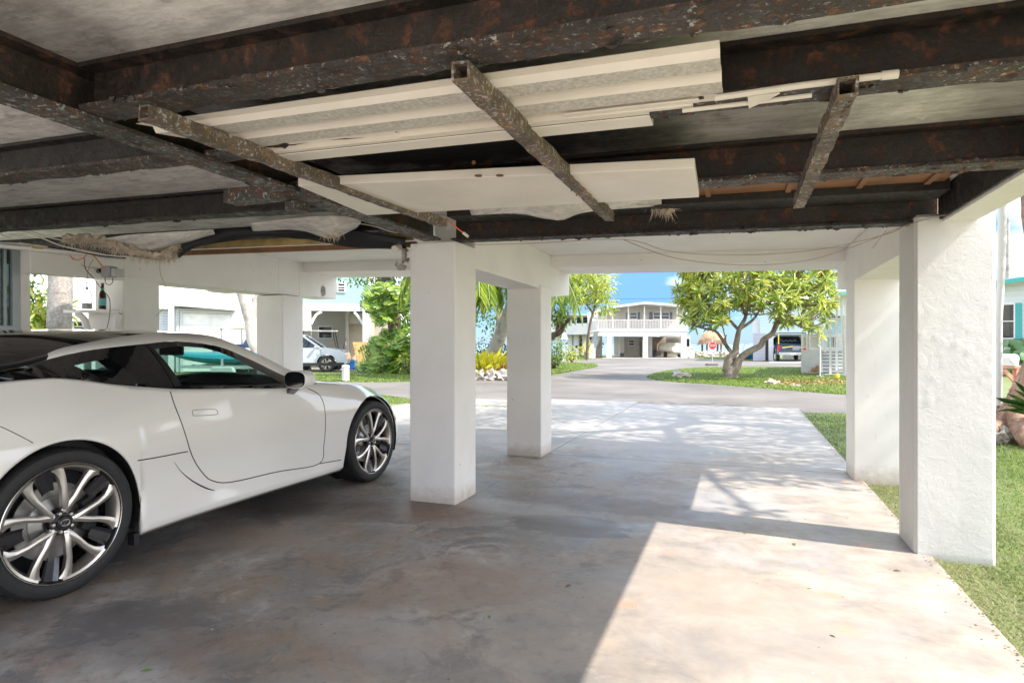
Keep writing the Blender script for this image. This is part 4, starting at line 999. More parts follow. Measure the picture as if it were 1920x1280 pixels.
for i in range(34):
    r=random.random()
    if r<.5: px,py=random.uniform(1300,1680),random.uniform(955,1010)
    elif r<.75: px,py=random.uniform(1250,1700),random.uniform(1000,1250)
    else: px,py=random.uniform(500,1200),random.uniform(930,1250)
    lit(px,py,i,'tiny dark crumb among the debris scattered over the concrete',True,random.uniform(.15,.4))
# ================================================================ vegetation helpers
def leaves(name,P,D,Nn,L,Wd,mat,parent=None,fold=.25):
    n=len(P); P=np.asarray(P,float); D=np.asarray(D,float); D/=np.linalg.norm(D,axis=1)[:,None]+1e-9
    Nn=np.asarray(Nn,float); S=np.cross(D,Nn); S/=np.linalg.norm(S,axis=1)[:,None]+1e-9; U=np.cross(S,D)
    L=np.broadcast_to(L,(n,))[:,None]; Wd=np.broadcast_to(Wd,(n,))[:,None]
    v=np.empty((n,6,3)); v[:,0]=P; v[:,1]=P+D*L*.38+S*Wd*.45+U*fold*Wd*.5; v[:,2]=P+D*L*.78+S*Wd*.38+U*fold*Wd*.3-U*L*.05
    v[:,3]=P+D*L-U*L*.14; v[:,4]=P+D*L*.78-S*Wd*.38+U*fold*Wd*.3-U*L*.05; v[:,5]=P+D*L*.38-S*Wd*.45+U*fold*Wd*.5
    me=bpy.data.meshes.new(name); me.vertices.add(6*n); me.vertices.foreach_set('co',v.ravel())
    base=(np.arange(n)*6)[:,None]
    idx=(base+np.array([[0,1,2,3, 0,3,4,5]])).ravel()
    me.loops.add(8*n); me.loops.foreach_set('vertex_index',idx.astype(np.int32))
    me.polygons.add(2*n); me.polygons.foreach_set('loop_start',(np.arange(2*n)*4).astype(np.int32)); me.update(calc_edges=True); me.validate()
    me.materials.append(mat); o=bpy.data.objects.new(name,me); COL.objects.link(o); o.parent=parent
    return o
def rvec(n): a=RNG.normal(size=(n,3)); return a/np.linalg.norm(a,axis=1)[:,None]
def cloud(cs,n,ell,out=.5):
    """leaf positions gathered in clumps; cs = list of (centre, radius)"""
    P=[];D=[]
    for (c,r) in cs:
        m=max(4,int(n*(r**2))); u=rvec(m); rr=r*RNG.uniform(.45,1.05,size=m)[:,None]
        P.append(np.asarray(c)+u*rr*np.asarray(ell)); D.append(u*out+rvec(m)*(1-out)+np.array([0,0,-.15]))
    return np.vstack(P),np.vstack(D)
def up(n,k=1.0): return rvec(n)*.6+np.array([0,0,k])
M_lg=m_leaf('mid_green_leaf',[(.045,.10,.016),(.09,.175,.025),(.14,.25,.035),(.23,.32,.06)],.42)
M_ly=m_leaf('yellow_green_leaf',[(.12,.22,.03),(.25,.38,.05),(.44,.53,.08),(.68,.58,.08),(.32,.45,.06),(.58,.56,.25)],.45,.3)
M_ld=m_leaf('dark_glossy_leaf',[(.02,.055,.012),(.045,.10,.02),(.07,.15,.03),(.12,.21,.04)],.2,.3)
M_lv=m_leaf('vine_leaf',[(.03,.09,.012),(.09,.21,.02),(.23,.38,.04),(.45,.52,.10),(.12,.27,.03)],.4,.22)
M_lcr=m_leaf('croton_leaf',[(.45,.5,.03),(.75,.7,.06),(.85,.75,.10),(.5,.6,.06)],.35)
M_lor=m_leaf('orange_blade',[(.4,.25,.1),(.55,.33,.14),(.3,.28,.08)],.35)
M_palm=m_leaf('palm_frond_leaf',[(.12,.22,.03),(.24,.38,.05),(.42,.55,.09),(.6,.62,.15)],.35)
M_bark=m_bark('grey_brown_bark',(.17,.13,.10),(.34,.28,.22)); M_bkd=m_bark('dark_bark',(.07,.05,.04),(.18,.13,.10))
M_gumbo=m_bark('peeling_red_bark',(.14,.065,.04),(.44,.29,.21),7,1.0,(1,1,.6)); M_pbark=m_bark('palm_bark',(.30,.28,.26),(.50,.47,.44),7,.5,(1,1,5))
M_wbark=m_bark('pale_mottled_bark',(.36,.31,.27),(.62,.57,.52),4,.4,(1,1,.6))
M_spk=m_rust('speckled_grey_trunk',(.36,.33,.31),(.30,.24,.18),(.03,.025,.02),.6,.66,.35,.5)
def wob(pts,n=4,k=.03,seed=0):
    p=smoothpath(pts,n); return [q+Vector((mnoise.noise(q*1.7+Vector((seed,0,0))),mnoise.noise(q*1.7+Vector((0,seed,5))),0))*k for q in p]
def limb(b,pts,r0,r1,k=.03,seed=0,n=9):
    q=wob(pts,5,k,seed); m=len(q); b.tube(q,[(r0+(r1-r0)*(i/(m-1)))*(1+.08*mnoise.noise(Vector((i*.7,seed,0)))) for i in range(m)],n); return q
def tree(name,label,base,trunkpts,limbs,clumps,dens,ell,L,Wd,mL,mB,cat='tree',group=None,out=.5,twigs=True):
    """trunkpts / limbs: (list of pts, r0, r1); clumps: list of (centre, radius). World coordinates; rooted at base"""
    T=thing(name,label,cat,base,0,group); o=Vector(base); b=MB(); nodes=[]
    for i,(pts,r0,r1) in enumerate([trunkpts]+limbs): nodes+=limb(b,[Vector(p)-o for p in pts],r0,r1,.04 if i else .02,i+1)
    if twigs:
        far_=nodes[len(nodes)//5:]
        for j,(c,r) in enumerate(clumps):
            c=Vector(c)-o; a=min(far_,key=lambda q:(q-c).length+max(0,q.z-c.z)*1.5); 
            if (a-c).length>.1: limb(b,[a,a.lerp(c,.5)+Vector((0,0,.12*(a-c).length)),c],max(.008,.03*min(1,r)),.006,.05,j,5)
    b.build('trunk',mB,T,smooth=True,ang=70)
    P,D=cloud([(tuple(Vector(c)-o),r) for c,r in clumps],dens,ell,out)
    n=len(P); leaves('crown',P,D,up(n),RNG.uniform(.7,1.2,n)*L,RNG.uniform(.8,1.2,n)*Wd,mL,T)
    return T
def clus(px0,px1,py0,py1,d,dr,n,r0,r1,seed,inside=None):
    rnd=random.Random(seed); out=[]; t=0
    while len(out)<n and t<5000:
        t+=1; x=rnd.uniform(px0,px1); y=rnd.uniform(py0,py1)
        u=(x-(px0+px1)/2)/((px1-px0)/2); v=(y-(py0+py1)/2)/((py1-py0)/2)
        if (inside(x,y) if inside else u*u+v*v<1): out.append((dpt(x,y,d+rnd.uniform(-dr,dr)),rnd.uniform(r0,r1)))
    return out
# ---- the frangipani on the corner lawn: leaves in rosettes at the branch tips
def rosettes(tips,nl,L,Wd,name,mat,T):
    P=[];D=[];U=[]
    for c,ax in tips:
        c=np.asarray(c,float); ax=np.asarray(ax,float); ax/=np.linalg.norm(ax)
        a=RNG.uniform(0,2*np.pi,nl); t=np.cross(ax,[.3,.5,.8]); t/=np.linalg.norm(t); s=np.cross(ax,t)
        el=RNG.uniform(-.55,.9,nl)
        d=(np.cos(a)[:,None]*t+np.sin(a)[:,None]*s)*np.cos(el)[:,None]+ax*np.sin(el)[:,None]
        P.append(c+ax*RNG.uniform(-.12,.04,nl)[:,None]+d*.02); D.append(d); U.append(np.tile(ax,(nl,1))+rvec(nl)*.3)
    P=np.vstack(P);n=len(P)
    return leaves(name,P,np.vstack(D),np.vstack(U),RNG.uniform(.6,1.15,n)*L,RNG.uniform(.8,1.2,n)*Wd,mat,T)
D0=22.6; b0=gpt(1371,709); FT=thing('frangipani_tree','broad frangipani tree with yellow-green leaf rosettes on the corner lawn beyond the driveway','tree',b0); o=Vector(b0)
b=MB(); q=lambda x,y,dd=0: Vector(dpt(x,y,D0+dd))-o
nodes=[]
for pts,r0,r1 in [(pp_,a_*.80,c_*.8) for pp_,a_,c_ in [([(1370,712),(1368,700),(1364,688)],.34,.27),([(1372,700),(1380,686),(1383,670)],.25,.20),([(1364,690),(1366,672),(1378,660),(1380,640),(1386,618),(1398,596),(1402,560)],.2,.06),
        ([(1383,680),(1392,668),(1404,659),(1424,648),(1432,636),(1448,624),(1456,606),(1462,596)],.17,.10),([(1462,596),(1480,600),(1500,612)],.08,.04),([(1462,598),(1480,580),(1500,560)],.08,.04),([(1450,622),(1470,590),(1476,550)],.07,.03),
        ([(1372,664),(1364,650),(1354,634),(1340,620),(1322,616),(1300,610)],.10,.04),([(1386,618),(1370,600),(1350,580),(1330,570)],.08,.04),([(1386,618),(1410,600),(1425,580),(1435,540)],.08,.03),([(1398,590),(1385,560),(1370,530)],.07,.03),([(1500,560),(1520,540),(1540,520)],.05,.03),([(1364,650),(1356,640),(1362,628)],.05,.02),([(1476,550),(1490,520),(1500,500)],.05,.03),([(1435,540),(1430,510)],.04,.03),([(1330,570),(1305,555),(1290,540)],.05,.03),([(1330,575),(1320,540),(1325,515)],.05,.03)]]:
    rnd=random.Random(int(pts[0][0]+pts[-1][1])); z=rnd.uniform(-1.3,1.3) if r0<.12 else 0
    nodes+=limb(b,[q(x,y,z*i/len(pts)) for i,(x,y) in enumerate(pts)],r0,r1,.05,r0*50)
def infr(x,y):
    if y<470 or x<1266 or x>1566: return False
    bot=[(1266,560),(1290,625),(1330,630),(1350,612),(1380,585),(1425,585),(1450,590),(1478,610),(1510,625),(1545,640),(1566,540)]
    for (xa,ya),(xb,yb) in zip(bot,bot[1:]):
        if xa<=x<=xb: return y< ya+(yb-ya)*(x-xa)/(xb-xa)
    return False
rnd=random.Random(5); tips=[]
while len(tips)<350:
    x=rnd.uniform(1262,1568); y=rnd.uniform(452,642)
    if not infr(x,y): continue
    if y>575 and rnd.random()<.5: continue
    k=math.sqrt(max(0,1-((x-1418)/165)**2)); dd=rnd.uniform(-2.6,2.6)*k; c=q(x,y,dd); tips.append(c)
tt=[]
for j,c in enumerate(tips):
    a=min(nodes[30:],key=lambda p:(p-c).length+max(0,p.z-c.z)*2); ax=(c-a).normalized()+Vector((0,0,.9))
    limb(b,[a,a.lerp(c,.55)+Vector((0,0,-.06)),c],.026,.016,.05,j,5); tt.append((tuple(c),tuple(ax)))
b.build('trunk',M_bark,FT,smooth=True,ang=70)
rosettes(tt,24,.36,.068,'crown',M_ly,FT)
# fallen leaf drift under it
n=1500; x=RNG.uniform(1440,1590,n); yy=np.clip(RNG.normal(716,3.5,n),707,727)
P=np.array([gpt(a,c) for a,c in zip(x,yy)]); P[:,2]=.0; 
o_=leaves('leaf_litter',P,rvec(n)*[1,1,.15],up(n,2),.14,.06,m_leaf('dry_leaf_litter',[(.3,.2,.08),(.45,.33,.12),(.25,.14,.05),(.5,.42,.2)],.1)); o_['kind']='stuff'; tag(o_,'brown dry leaf litter spread on the lawn under the frangipani','leaf litter')
# ---- trees behind the far pillar
tree('seagrape_tree','leafy tree with a heavy bent limb growing beside the far middle pillar',gpt(992,697),([dpt(992,697,27.5),dpt(996,660,27.5),dpt(1010,640,27.5),dpt(1036,630,27.5)],.28,.17),
     [([dpt(1030,632,27.5),dpt(1050,622,27.3),dpt(1056,610,27),dpt(1068,598,26.5),dpt(1074,592,26.5)],.16,.05),([dpt(1044,625,27.5),dpt(1048,600,28),dpt(1058,570,28.4)],.1,.04),([dpt(1010,640,27.5),dpt(1015,590,28),dpt(1020,540,28)],.16,.06),([dpt(1048,612,27.5),dpt(1040,580,26)],.07,.03)],
     clus(985,1075,505,612,27.6,1.8,46,.28,.55,3,lambda x,y:(x-1020)**2/3000+(y-555)**2/3200<1)+clus(1036,1082,575,606,27,1,14,.2,.38,4),150,(1,1,.75),.20,.09,M_lg,M_bkd)
tree('almond_tree','tall thin-stemmed tree with a loose green crown left of the balcony house',gpt(1101,672.5),([dpt(1101,672.5,46),dpt(1101,655,46),dpt(1103,630,46),dpt(1108,600,46),dpt(1116,574,46)],.13,.08),
     [([dpt(1112,586,46),dpt(1095,565,46),dpt(1080,540,46)],.1,.04),([dpt(1116,574,46),dpt(1120,550,46.5),dpt(1112,525,46)],.1,.04)],
     clus(1062,1142,488,584,46,3,66,.55,1.0,8,lambda x,y:(((x-1096)/42)**2+((y-530)/42)**2<1) or (((x-1118)/22)**2+((y-568)/18)**2<1)),60,(1,1,.7),.34,.15,M_ly,M_bkd)
# ---- coconut palms seen through the gap
def palm(name,label,trunk,r0,r1,crown,nf,fl,seed,mB=M_pbark,droop=1.0,leafL=.75):
    T=thing(name,label,'palm tree',tuple(trunk[0])); o=Vector(trunk[0]); b=MB(); q=smoothpath([Vector(p)-o for p in trunk],8); m=len(q)
    b.tube(q,[(r0+(r1-r0)*i/(m-1))*(1.05 if i%2 else .98) for i in range(m)],12); b.build('trunk',mB,T,smooth=True,ang=80)
    rnd=random.Random(seed); P=[];D=[];U=[];b=MB(); c=Vector(crown)-o
    for k in range(nf):
        az=2*math.pi*(k+rnd.random()*.6)/nf; el=rnd.uniform(-.3,1.1); d=Vector((math.cos(az)*math.cos(el),math.sin(az)*math.cos(el),math.sin(el)))
        pts=[]; p=c.copy(); v=d.copy(); st=fl/14
        for i in range(15): pts.append(p.copy()); p=p+v*st; v=(v+Vector((0,0,-.13*droop))).normalized()
        b.tube(pts,[.03*(1-i/15)+.006 for i in range(15)],5)
        for i in range(1,15):
            for s_ in range(4):
                t=pts[i-1].lerp(pts[i],s_/4); tg=(pts[i]-pts[i-1]).normalized(); sd_=tg.cross(Vector((0,0,1))).normalized()
                for sg in (-1,1):
                    dd=sd_*sg*.8+tg*.55+Vector((0,0,-.75+rnd.uniform(-.25,.2))); P.append(t); D.append(dd); U.append((0,0,1))
    b.build('frond_stem',simple('palm_stem',(.35,.38,.12),.5),T,smooth=True)
    n=len(P); leaves('fronds',P,D,U,RNG.uniform(.75,1.1,n)*leafL,.05,M_palm,T,.5); return T
palm('coconut_palm','coconut palm with long drooping bright fronds just right of the near pillar',[gpt(868,706),dpt(872,640,23),dpt(880,540,23),dpt(886,430,23)],.18,.12,dpt(890,452,23),26,3.9,11,droop=1.25)
palm('leaning_palm','leaning grey ringed palm trunk between the near and far middle pillars',[gpt(914,700),dpt(922,672,25.5),dpt(938,628,25),dpt(957,580,24.5),dpt(985,515,24)],.30,.24,dpt(1000,470,24),18,3.3,12)
tree('almond_tree','dark leafy tree showing behind the leaning palm trunk',gpt(934,688),([dpt(934,688,34),dpt(936,640,34),dpt(935,580,34)],.2,.15),[],clus(896,956,560,622,36,2,22,.4,.7,9)+clus(905,955,520,570,35,2,12,.4,.7,10),60,(1,1,.8),.24,.12,M_lg,M_bark)
def bush(name,label,px0,px1,py0,py1,d,dr,n,r0,r1,dens,L,Wd,mat,seed,cat='bush',out=.6,ell=(1,1,.8),group=None):
    ba=gpt((px0+px1)/2,CY+F*H/d); T=thing(name,label,cat,ba,0,group); o=Vector(ba)
    cs=[(tuple(Vector(c)-o),r) for c,r in clus(px0,px1,py0,py1,d,dr,n,r0,r1,seed)]
    b=MB()
    for j,(c,r) in enumerate(cs[:24]): c=Vector(c); limb(b,[Vector((c.x*.15,c.y*.15,0)),Vector((c.x*.6,c.y*.6,c.z*.5)),c],.02,.008,.03,j,5)
    b.build('stems',M_bkd,T,smooth=True)
    P,D=cloud(cs,dens,ell,out); P[:,2]=np.maximum(P[:,2],.01); n_=len(P); leaves('foliage',P,D,up(n_),RNG.uniform(.7,1.2,n_)*L,RNG.uniform(.8,1.2,n_)*Wd,mat,T); return T
def blades(name,label,px,py,d,n,L,Wd,mat,spread,cat='plant',lo=.3):
    ba=gpt(px,CY+F*H/d); T=thing(name,label,cat,ba); a=RNG.uniform(0,2*np.pi,n); el=RNG.uniform(lo,1.35,n)
    D=np.c_[np.cos(a)*np.cos(el),np.sin(a)*np.cos(el),np.sin(el)]; P=np.c_[np.cos(a)*RNG.uniform(0,spread,n),np.sin(a)*RNG.uniform(0,spread,n),RNG.uniform(0,.25,n)*L]
    leaves('foliage',P,D,rvec(n)*.2+np.array([0,0,1]),RNG.uniform(.6,1.1,n)*L,Wd,mat,T,.4); return T
bush('hedge','dark green clipped hedge behind the leaning palm',890,960,642,692,27.5,.8,44,.3,.5,190,.12,.08,M_ld,21)
blades('croton_bush','bright yellow spiky croton bush beside the road at the foot of the leaning palm',905,700,22.3,520,.95,.09,M_lcr,.55)
blades('croton_bush','second yellow croton partly hidden behind the near pillar',878,700,22.6,300,.9,.09,M_lcr,.5)
blades('grass_clump','orange and cream ornamental grass clump beside the far middle pillar',944,704,22.0,260,.62,.035,M_lor,.35)
bush('hedge','tall bright green hedge at the left edge of the view to the balcony house',1020,1056,642,694,31,.8,36,.3,.5,150,.12,.08,M_lg,22)
bush('croton_bush','small yellow-green bush right of the garden lamp',1062,1084,654,682,42,.6,16,.3,.45,90,.22,.1,M_ly,23)
bush('flower_bush','pink and yellow flowering bush at the foot of the thin tree',1092,1108,640,660,47,.5,12,.25,.4,80,.2,.1,M_lcr,24)
bush('mangrove','low dark shoreline growth far behind the thin tree',1080,1115,638,650,72,2,22,.8,1.2,14,.6,.3,M_ld,25)
M_cor=m_white('coral_rock',(.55,.5,.45),.9,.6,12,.5,1)
def rock(px,py,d,r,lab,seed,grp='rocks edging the planted bed'):
    p=dpt(px,py,d); b=MB(); b.blob((0,0,r[2]*.5),r,3,.55,2.2,seed); o=b.build('rock',M_cor,smooth=True,ang=30); o.location=(p[0],p[1],-.04); return tag(o,lab,'rock',grp)
rock(901,706,21.5,(.32,.3,.26),'white coral rock nearest the near pillar in the bed edging',1); rock(920,706,21.4,(.30,.28,.27),'middle white coral rock in the bed edging below the croton',2)
rock(941,707,21.3,(.28,.25,.24),'white coral rock below the orange grass clump',3); rock(956,707,21.3,(.25,.25,.2),'coral rock half hidden by the far middle pillar',4); rock(884,706,21.5,(.3,.3,.25),'coral rock half hidden behind the near pillar',5)
rock(1276,705,23.3,(.30,.22,.16),'rounded grey boulder on the left tip of the corner lawn',6,'boulders on the corner lawn'); rock(1448,721,19.2,(.20,.14,.10),'jagged pale stone on the corner lawn right of the tree',7,'boulders on the corner lawn'); rock(1491,724,18.2,(.17,.12,.05),'flat half-buried stone on the corner lawn near the road',8,'boulders on the corner lawn')
rnd=random.Random(3)
for i in range(11):
    x=1306+i*8.3; rock(x+rnd.uniform(-2,2),664,60,(.35+rnd.random()*.25,.3,.35),'boulder of the pale shoreline riprap beside the water behind the stop sign',20+i,'shoreline boulders')
# ---- monstera-covered tree
T=tree('vine_covered_tree','tree trunk smothered in huge split monstera leaves left of the near pillar',gpt(742,696),([dpt(742,696,27.6),dpt(748,650,27.6),dpt(741,615,27.6),dpt(738,585,27.6),dpt(733,550,27.6),dpt(722,515,27.6),dpt(716,480,27.6)],.42,.16),
   [([dpt(738,580,27.6),dpt(752,545,27.5),dpt(765,500,27.5)],.16,.07),([dpt(736,560,27.6),dpt(738,520,27.3),dpt(742,480,27.3)],.1,.05)],
   clus(640,735,495,530,28,1,26,.3,.5,31)+clus(690,800,470,522,27.6,1.5,30,.4,.7,32),90,(1,1,.7),.2,.09,M_lg,M_bkd)
def bigleaf(P,D,U,L,mat,parent,name='vine_leaf'):
    """heart-shaped split leaves with finger lobes"""
    vs=[];fs=[];o=0
    for p,d,u,l in zip(P,D,U,L):
        d=Vector(d).normalized(); u=Vector(u); s=d.cross(u).normalized(); u=s.cross(d); p=Vector(p)
        for sg in (-1,1):
            prev=None
            for k in range(6):
                t0=k/6; w=l*.52*math.sin(math.pi*min(1,(t0*.85+.18)))
                a=p+d*l*t0; c=p+d*l*(t0+.16); c=p+d*l*(t0+.14); m_=p+d*l*(t0+.04)+s*sg*w+u*-.12*w; e=p+d*l*(t0+.14)+s*sg*w*.96+u*-.2*w
                n0=len(vs); vs+=[a,c,e,m_]; fs.append((n0,n0+1,n0+2,n0+3) if sg>0 else (n0+3,n0+2,n0+1,n0))
    me=bpy.data.meshes.new(name); me.from_pydata(vs,[],fs); me.materials.append(mat); ob=bpy.data.objects.new(name,me); COL.objects.link(ob); ob.parent=parent; return ob
o=Vector(T.location); P=[];D=[];U=[];L=[]; rnd=random.Random(8); cdir=Vector((S_,-C_,.0))
for (cx,cy,rx,ry,n) in ((726,560,36,34,120),(762,575,20,50,60),(740,650,42,34,200),(715,680,34,16,80),(755,690,24,10,30)):
    for _ in range(n):
        a=rnd.uniform(0,6.28); r=math.sqrt(rnd.random()); x=cx+rx*r*math.cos(a); y=cy+ry*r*math.sin(a)
        if 738<x<757 and 572<y<618: continue
        if y>694: y=694
        P.append(Vector(dpt(x,y,27.6-rnd.uniform(.4,1.5)))-o); D.append(Vector((rnd.uniform(-.8,.8),rnd.uniform(-.8,.2),-.7+rnd.uniform(-.3,.5)))); U.append(cdir+Vector((rnd.uniform(-.5,.9),rnd.uniform(-.5,.5),rnd.uniform(.2,1.2)))); L.append(rnd.uniform(.35,.72))
bigleaf(P,D,U,L,M_lv,T)
bush('philodendron','lime green low plant at the foot of the vine-covered tree',752,790,660,700,25.5,.6,14,.2,.35,160,.16,.09,M_ly,33)
# ---- left side plants and trunks
T=thing('speckled_trunk','thick grey speckled palm trunk seen through the opening left of the shelf','tree',gpt(110,770)); o=Vector(T.location)
b=MB(); d=11.2; q=smoothpath([Vector(dpt(109,770,d))-o,Vector(dpt(110,640,d))-o,Vector(dpt(113,560,d))-o,Vector(dpt(113,440,d))-o,Vector(dpt(113,250,d))-o],6); b.tube(q,[.22,.2,.2]+[.195]*(len(q)-3),18); b.build('trunk',M_spk,T,smooth=True)
P,D=cloud([((0,0,5),1.3)],130,(1,1,.6),.7); leaves('crown',P,D,up(len(P)),.9,.06,M_palm,T)
bush('side_shrub','tall bright green shrub outside the far left opening',20,100,560,640,12,.8,44,.3,.5,150,.2,.07,M_ly,41)
bush('side_shrub','leggy green sapling with a small top beside the window',44,58,528,560,11.5,.1,9,.12,.22,260,.13,.06,M_lg,42)
blades('pandanus','spiky green pandanus against the speckled trunk',88,640,10.6,160,.9,.045,M_lg,.2); 
tree('leaning_tree','pale mottled leaning trunk between the two left pillars',gpt(487,690),([dpt(492,694,20),dpt(482,660,20),dpt(472,630,20),dpt(469,600,20),dpt(462,570,20),dpt(452,530,20),dpt(440,480,20)],.16,.26),[([dpt(470,590,20),dpt(486,560,20),dpt(500,520,20)],.2,.15)],clus(400,520,380,470,20,1.5,20,.4,.7,43),60,(1,1,.7),.2,.1,M_lg,M_wbark)
# ---- gumbo limbo at the right edge, its crown shading the driveway
g0=gpt(1893,822); g=lambda dx,dy,z:(g0[0]+dx,g0[1]+dy,z)
GL=[([g(.05,.1,.2),g(-.5,-.35,.02),g(-.75,-.5,-.05)],.16,.05),([g(.1,0,.3),g(.0,-.5,.08),g(.1,-.85,-.03)],.18,.06),([g(0,.1,.25),g(-.55,.2,.05),g(-.9,.3,-.05)],.15,.05),([g(.2,.1,.3),g(.7,-.4,.03)],.16,.05),
    ([g(.55,.1,1.4),g(.36,.0,2.4),g(.24,-.1,3.3),g(.15,0,4.4)],.20,.16),([g(.0,0,4.2),g(-.6,.3,5.2),g(-1.2,.6,5.8)],.16,.07),([g(.0,0,4.3),g(.3,-1,5.2),g(-.2,-2.0,5.8)],.16,.07),([g(0,0,4.4),g(.6,1.2,5.4),g(0,2.4,6.0)],.15,.07)]
rnd=random.Random(12); cr=[]
for k in range(115):
    a=rnd.uniform(0,6.28); r=math.sqrt(rnd.random()); cr.append((g(1.0+3.6*r*math.cos(a),-.55+3.65*r*math.sin(a),5.7+rnd.uniform(-.7,1.2)),rnd.uniform(.45,.8)))
for (px_,py_,r_) in ((1370,952,.22),(1410,962,.2),(1440,958,.16),(1470,902,.3),(1540,905,.28),(1590,910,.22),(1420,897,.25),(1370,893,.3),(1335,886,.42),(1400,882,.42),(1460,886,.42),(1520,884,.42),(1575,889,.35),(1350,868,.45),(1420,866,.45),(1500,866,.45),(1565,868,.4)):
    q_=Vector(gpt(px_,py_))+sd*(5.6/sd.z); cr.append((tuple(q_),r_))
GL.append(([g(.3,-1,5.0),g(1.2,-3,5.5),tuple(Vector(gpt(1410,962))+sd*(5.6/sd.z))],.09,.02))
tree('gumbo_limbo_tree','red-barked gumbo limbo tree with spreading roots beyond the rough pillar',g0,([g(.1,0,-.05),g(.25,.05,.35),g(.45,.1,.9),g(.6,.1,1.5)],.34,.24),GL,cr,230,(1,1,.8),.14,.08,M_lg,M_gumbo,out=.4)
rock(1876,822,7.9,(.16,.14,.13),'dark rock leaning on the roots of the red-barked tree',51,'rocks by the gumbo limbo')
b_=blades('agave','dark spiky agave leaves poking in at the right edge of the photo',1956,800,7.3,34,.45,.04,M_ld,.06,lo=-.1); b_.location.z=.35
# ---- prickly pear
PPc=thing('prickly_pear','green prickly pear cactus in front of the teal-shuttered house','cactus',gpt(1893,700)); o=Vector(PPc.location); rnd=random.Random(4)
M_cac=simple('cactus_green',(.10,.19,.08),.5,0,.2,4)
for i in range(46):
    x=rnd.uniform(1874,1926); y=rnd.uniform(636,700); p=Vector(dpt(x,y,24+rnd.uniform(-.5,.5)))-o
    bb=MB(); bb.blob((0,0,0),(.15,.035,.2),1,.1,2,i); ob=bb.build('pad',M_cac,PPc,smooth=True); ob.location=p; ob.rotation_euler=(rnd.uniform(-.5,.5),rnd.uniform(-.8,.8),rnd.uniform(0,3))
# ================================================================ neighbouring houses
def sub(nm,b,m,par,**k): return b.build(nm,m,par,**k)
M_hw=simple('house_white_paint',(.66,.65,.635),.6,0,.05,1); M_beige=simple('beige_plaster',(.44,.40,.345),.7,0,.06,1)
M_sb=m_siding('beige_clapboard',(.46,.42,.365),.22); M_st=m_siding('mint_clapboard',(.33,.53,.51),.24); M_sw=m_siding('white_clapboard',(.62,.645,.655),.2); M_sg=m_siding('grey_clapboard',(.48,.49,.53),.24)
M_shg=simple('grey_shutter',(.12,.12,.15),.5); M_teal=simple('teal_paint',(.06,.36,.33),.45,0,.08,2)
M_wg=m_glass('far_window_glass',(.25,.35,.35),.04,.65); M_dk=simple('garage_shade_grey',(.16,.15,.14),.7); M_stone=m_white('pebble_dash_wall',(.50,.45,.40),.9,.5,9,.6,1)
M_roof=simple('white_metal_roof',(.68,.68,.67),.45,0,.04,1)
def win(par,x0,x1,z0,z1,y,nx=1,nz=2,fw=.06,name='window'):
    b=MB(); b.box(x0-fw,x1+fw,y-.07,y-.0,z1,z1+fw); b.box(x0-fw,x1+fw,y-.07,y,z0-fw,z0); b.box(x0-fw,x0,y-.07,y,z0,z1); b.box(x1,x1+fw,y-.07,y,z0,z1)
    for i in range(1,nx): x=x0+(x1-x0)*i/nx; b.box(x-fw*.7,x+fw*.7,y-.065,y-.01,z0,z1)
    for i in range(1,nz): z=z0+(z1-z0)*i/nz; b.box(x0,x1,y-.06,y-.015,z-fw*.4,z+fw*.4)
    w=b.build(name,M_hw,par); MB().box(x0,x1,y-.035,y-.025,z0,z1).build('pane',M_wg,w); return w
# ---- the beige balcony house at the end of the street
f=Fr(1208,55.5); X=f.x; Z=f.z
HB_=thing('balcony_house','beige two-storey house with a white balcony on pillars at the end of the street','house',f.loc,f.rz)
zd=Z(618.5); b=MB(); b.box(X(1143),X(1289),1.5,9,zd,Z(576)); sub('wall',b,M_sb,HB_)
b=MB(); zr=Z(574.5); pk=Z(567.5)
for (xa,za,xb,zb) in ((X(1137),Z(576.5),X(1209),pk),(X(1209),pk,X(1292),Z(573.5))):
    b.hexa([(xa,-.35,za-.12),(xb,-.35,zb-.12),(xb,9.3,zb-.12),(xa,9.3,za-.12),(xa,-.35,za+.06),(xb,-.35,zb+.06),(xb,9.3,zb+.06),(xa,9.3,za+.06)])
rf=sub('roof',b,M_roof,HB_); b=MB(); b.box(X(1204.5),X(1207),3,3.3,pk,pk+.3); sub('vent',b,M_shg,rf)
b=MB(); b.add([(X(1143),1.5,Z(576)-.01),(X(1289),1.5,Z(576)-.01),(X(1289),1.5,Z(574)),(X(1209),1.5,pk-.13),(X(1143),1.5,Z(577))],[(0,1,2,3,4)]); sub('gable',b,M_sb,HB_)
b=MB(); b.box(X(1121),X(1290),-.05,9,zd-.12,zd); sub('balcony_floor',b,M_hw,HB_)
b=MB(); b.box(X(1124),X(1288),.0,.4,Z(629.5),zd-.125); b.box(X(1124),X(1124)+.4,.4,9,Z(629.5),zd-.125); b.box(X(1288)-.4,X(1288),.4,9,Z(629.5),zd-.125); sub('floor_beam',b,M_hw,HB_)
for px in (1148.8,1178.3,1208.5,1239,1270,1288): b=MB(); b.box(X(px)-.05,X(px)+.05,0.02,.12,zd,Z(575)+.05); sub('balcony_post',b,M_hw,HB_)
for i in range(5): b=MB(); y=1.2+i*1.7; b.box(X(1122),X(1122)+.09,y,y+.09,zd,Z(577)); sub('balcony_post',b,M_hw,HB_)
zt_=Z(599.5); b=MB(); b.box(X(1122),X(1289),0,.05,zt_-.05,zt_); b.box(X(1122),X(1289),0.005,.045,zd+.06,zd+.12)
n=58
for i in range(n): x=X(1122)+(X(1289)-X(1122))*i/n; b.box(x,x+.035,.012,.038,zd+.1,zt_-.03)
b.box(X(1122),X(1122)+.05,.06,8.8,zt_-.05,zt_)
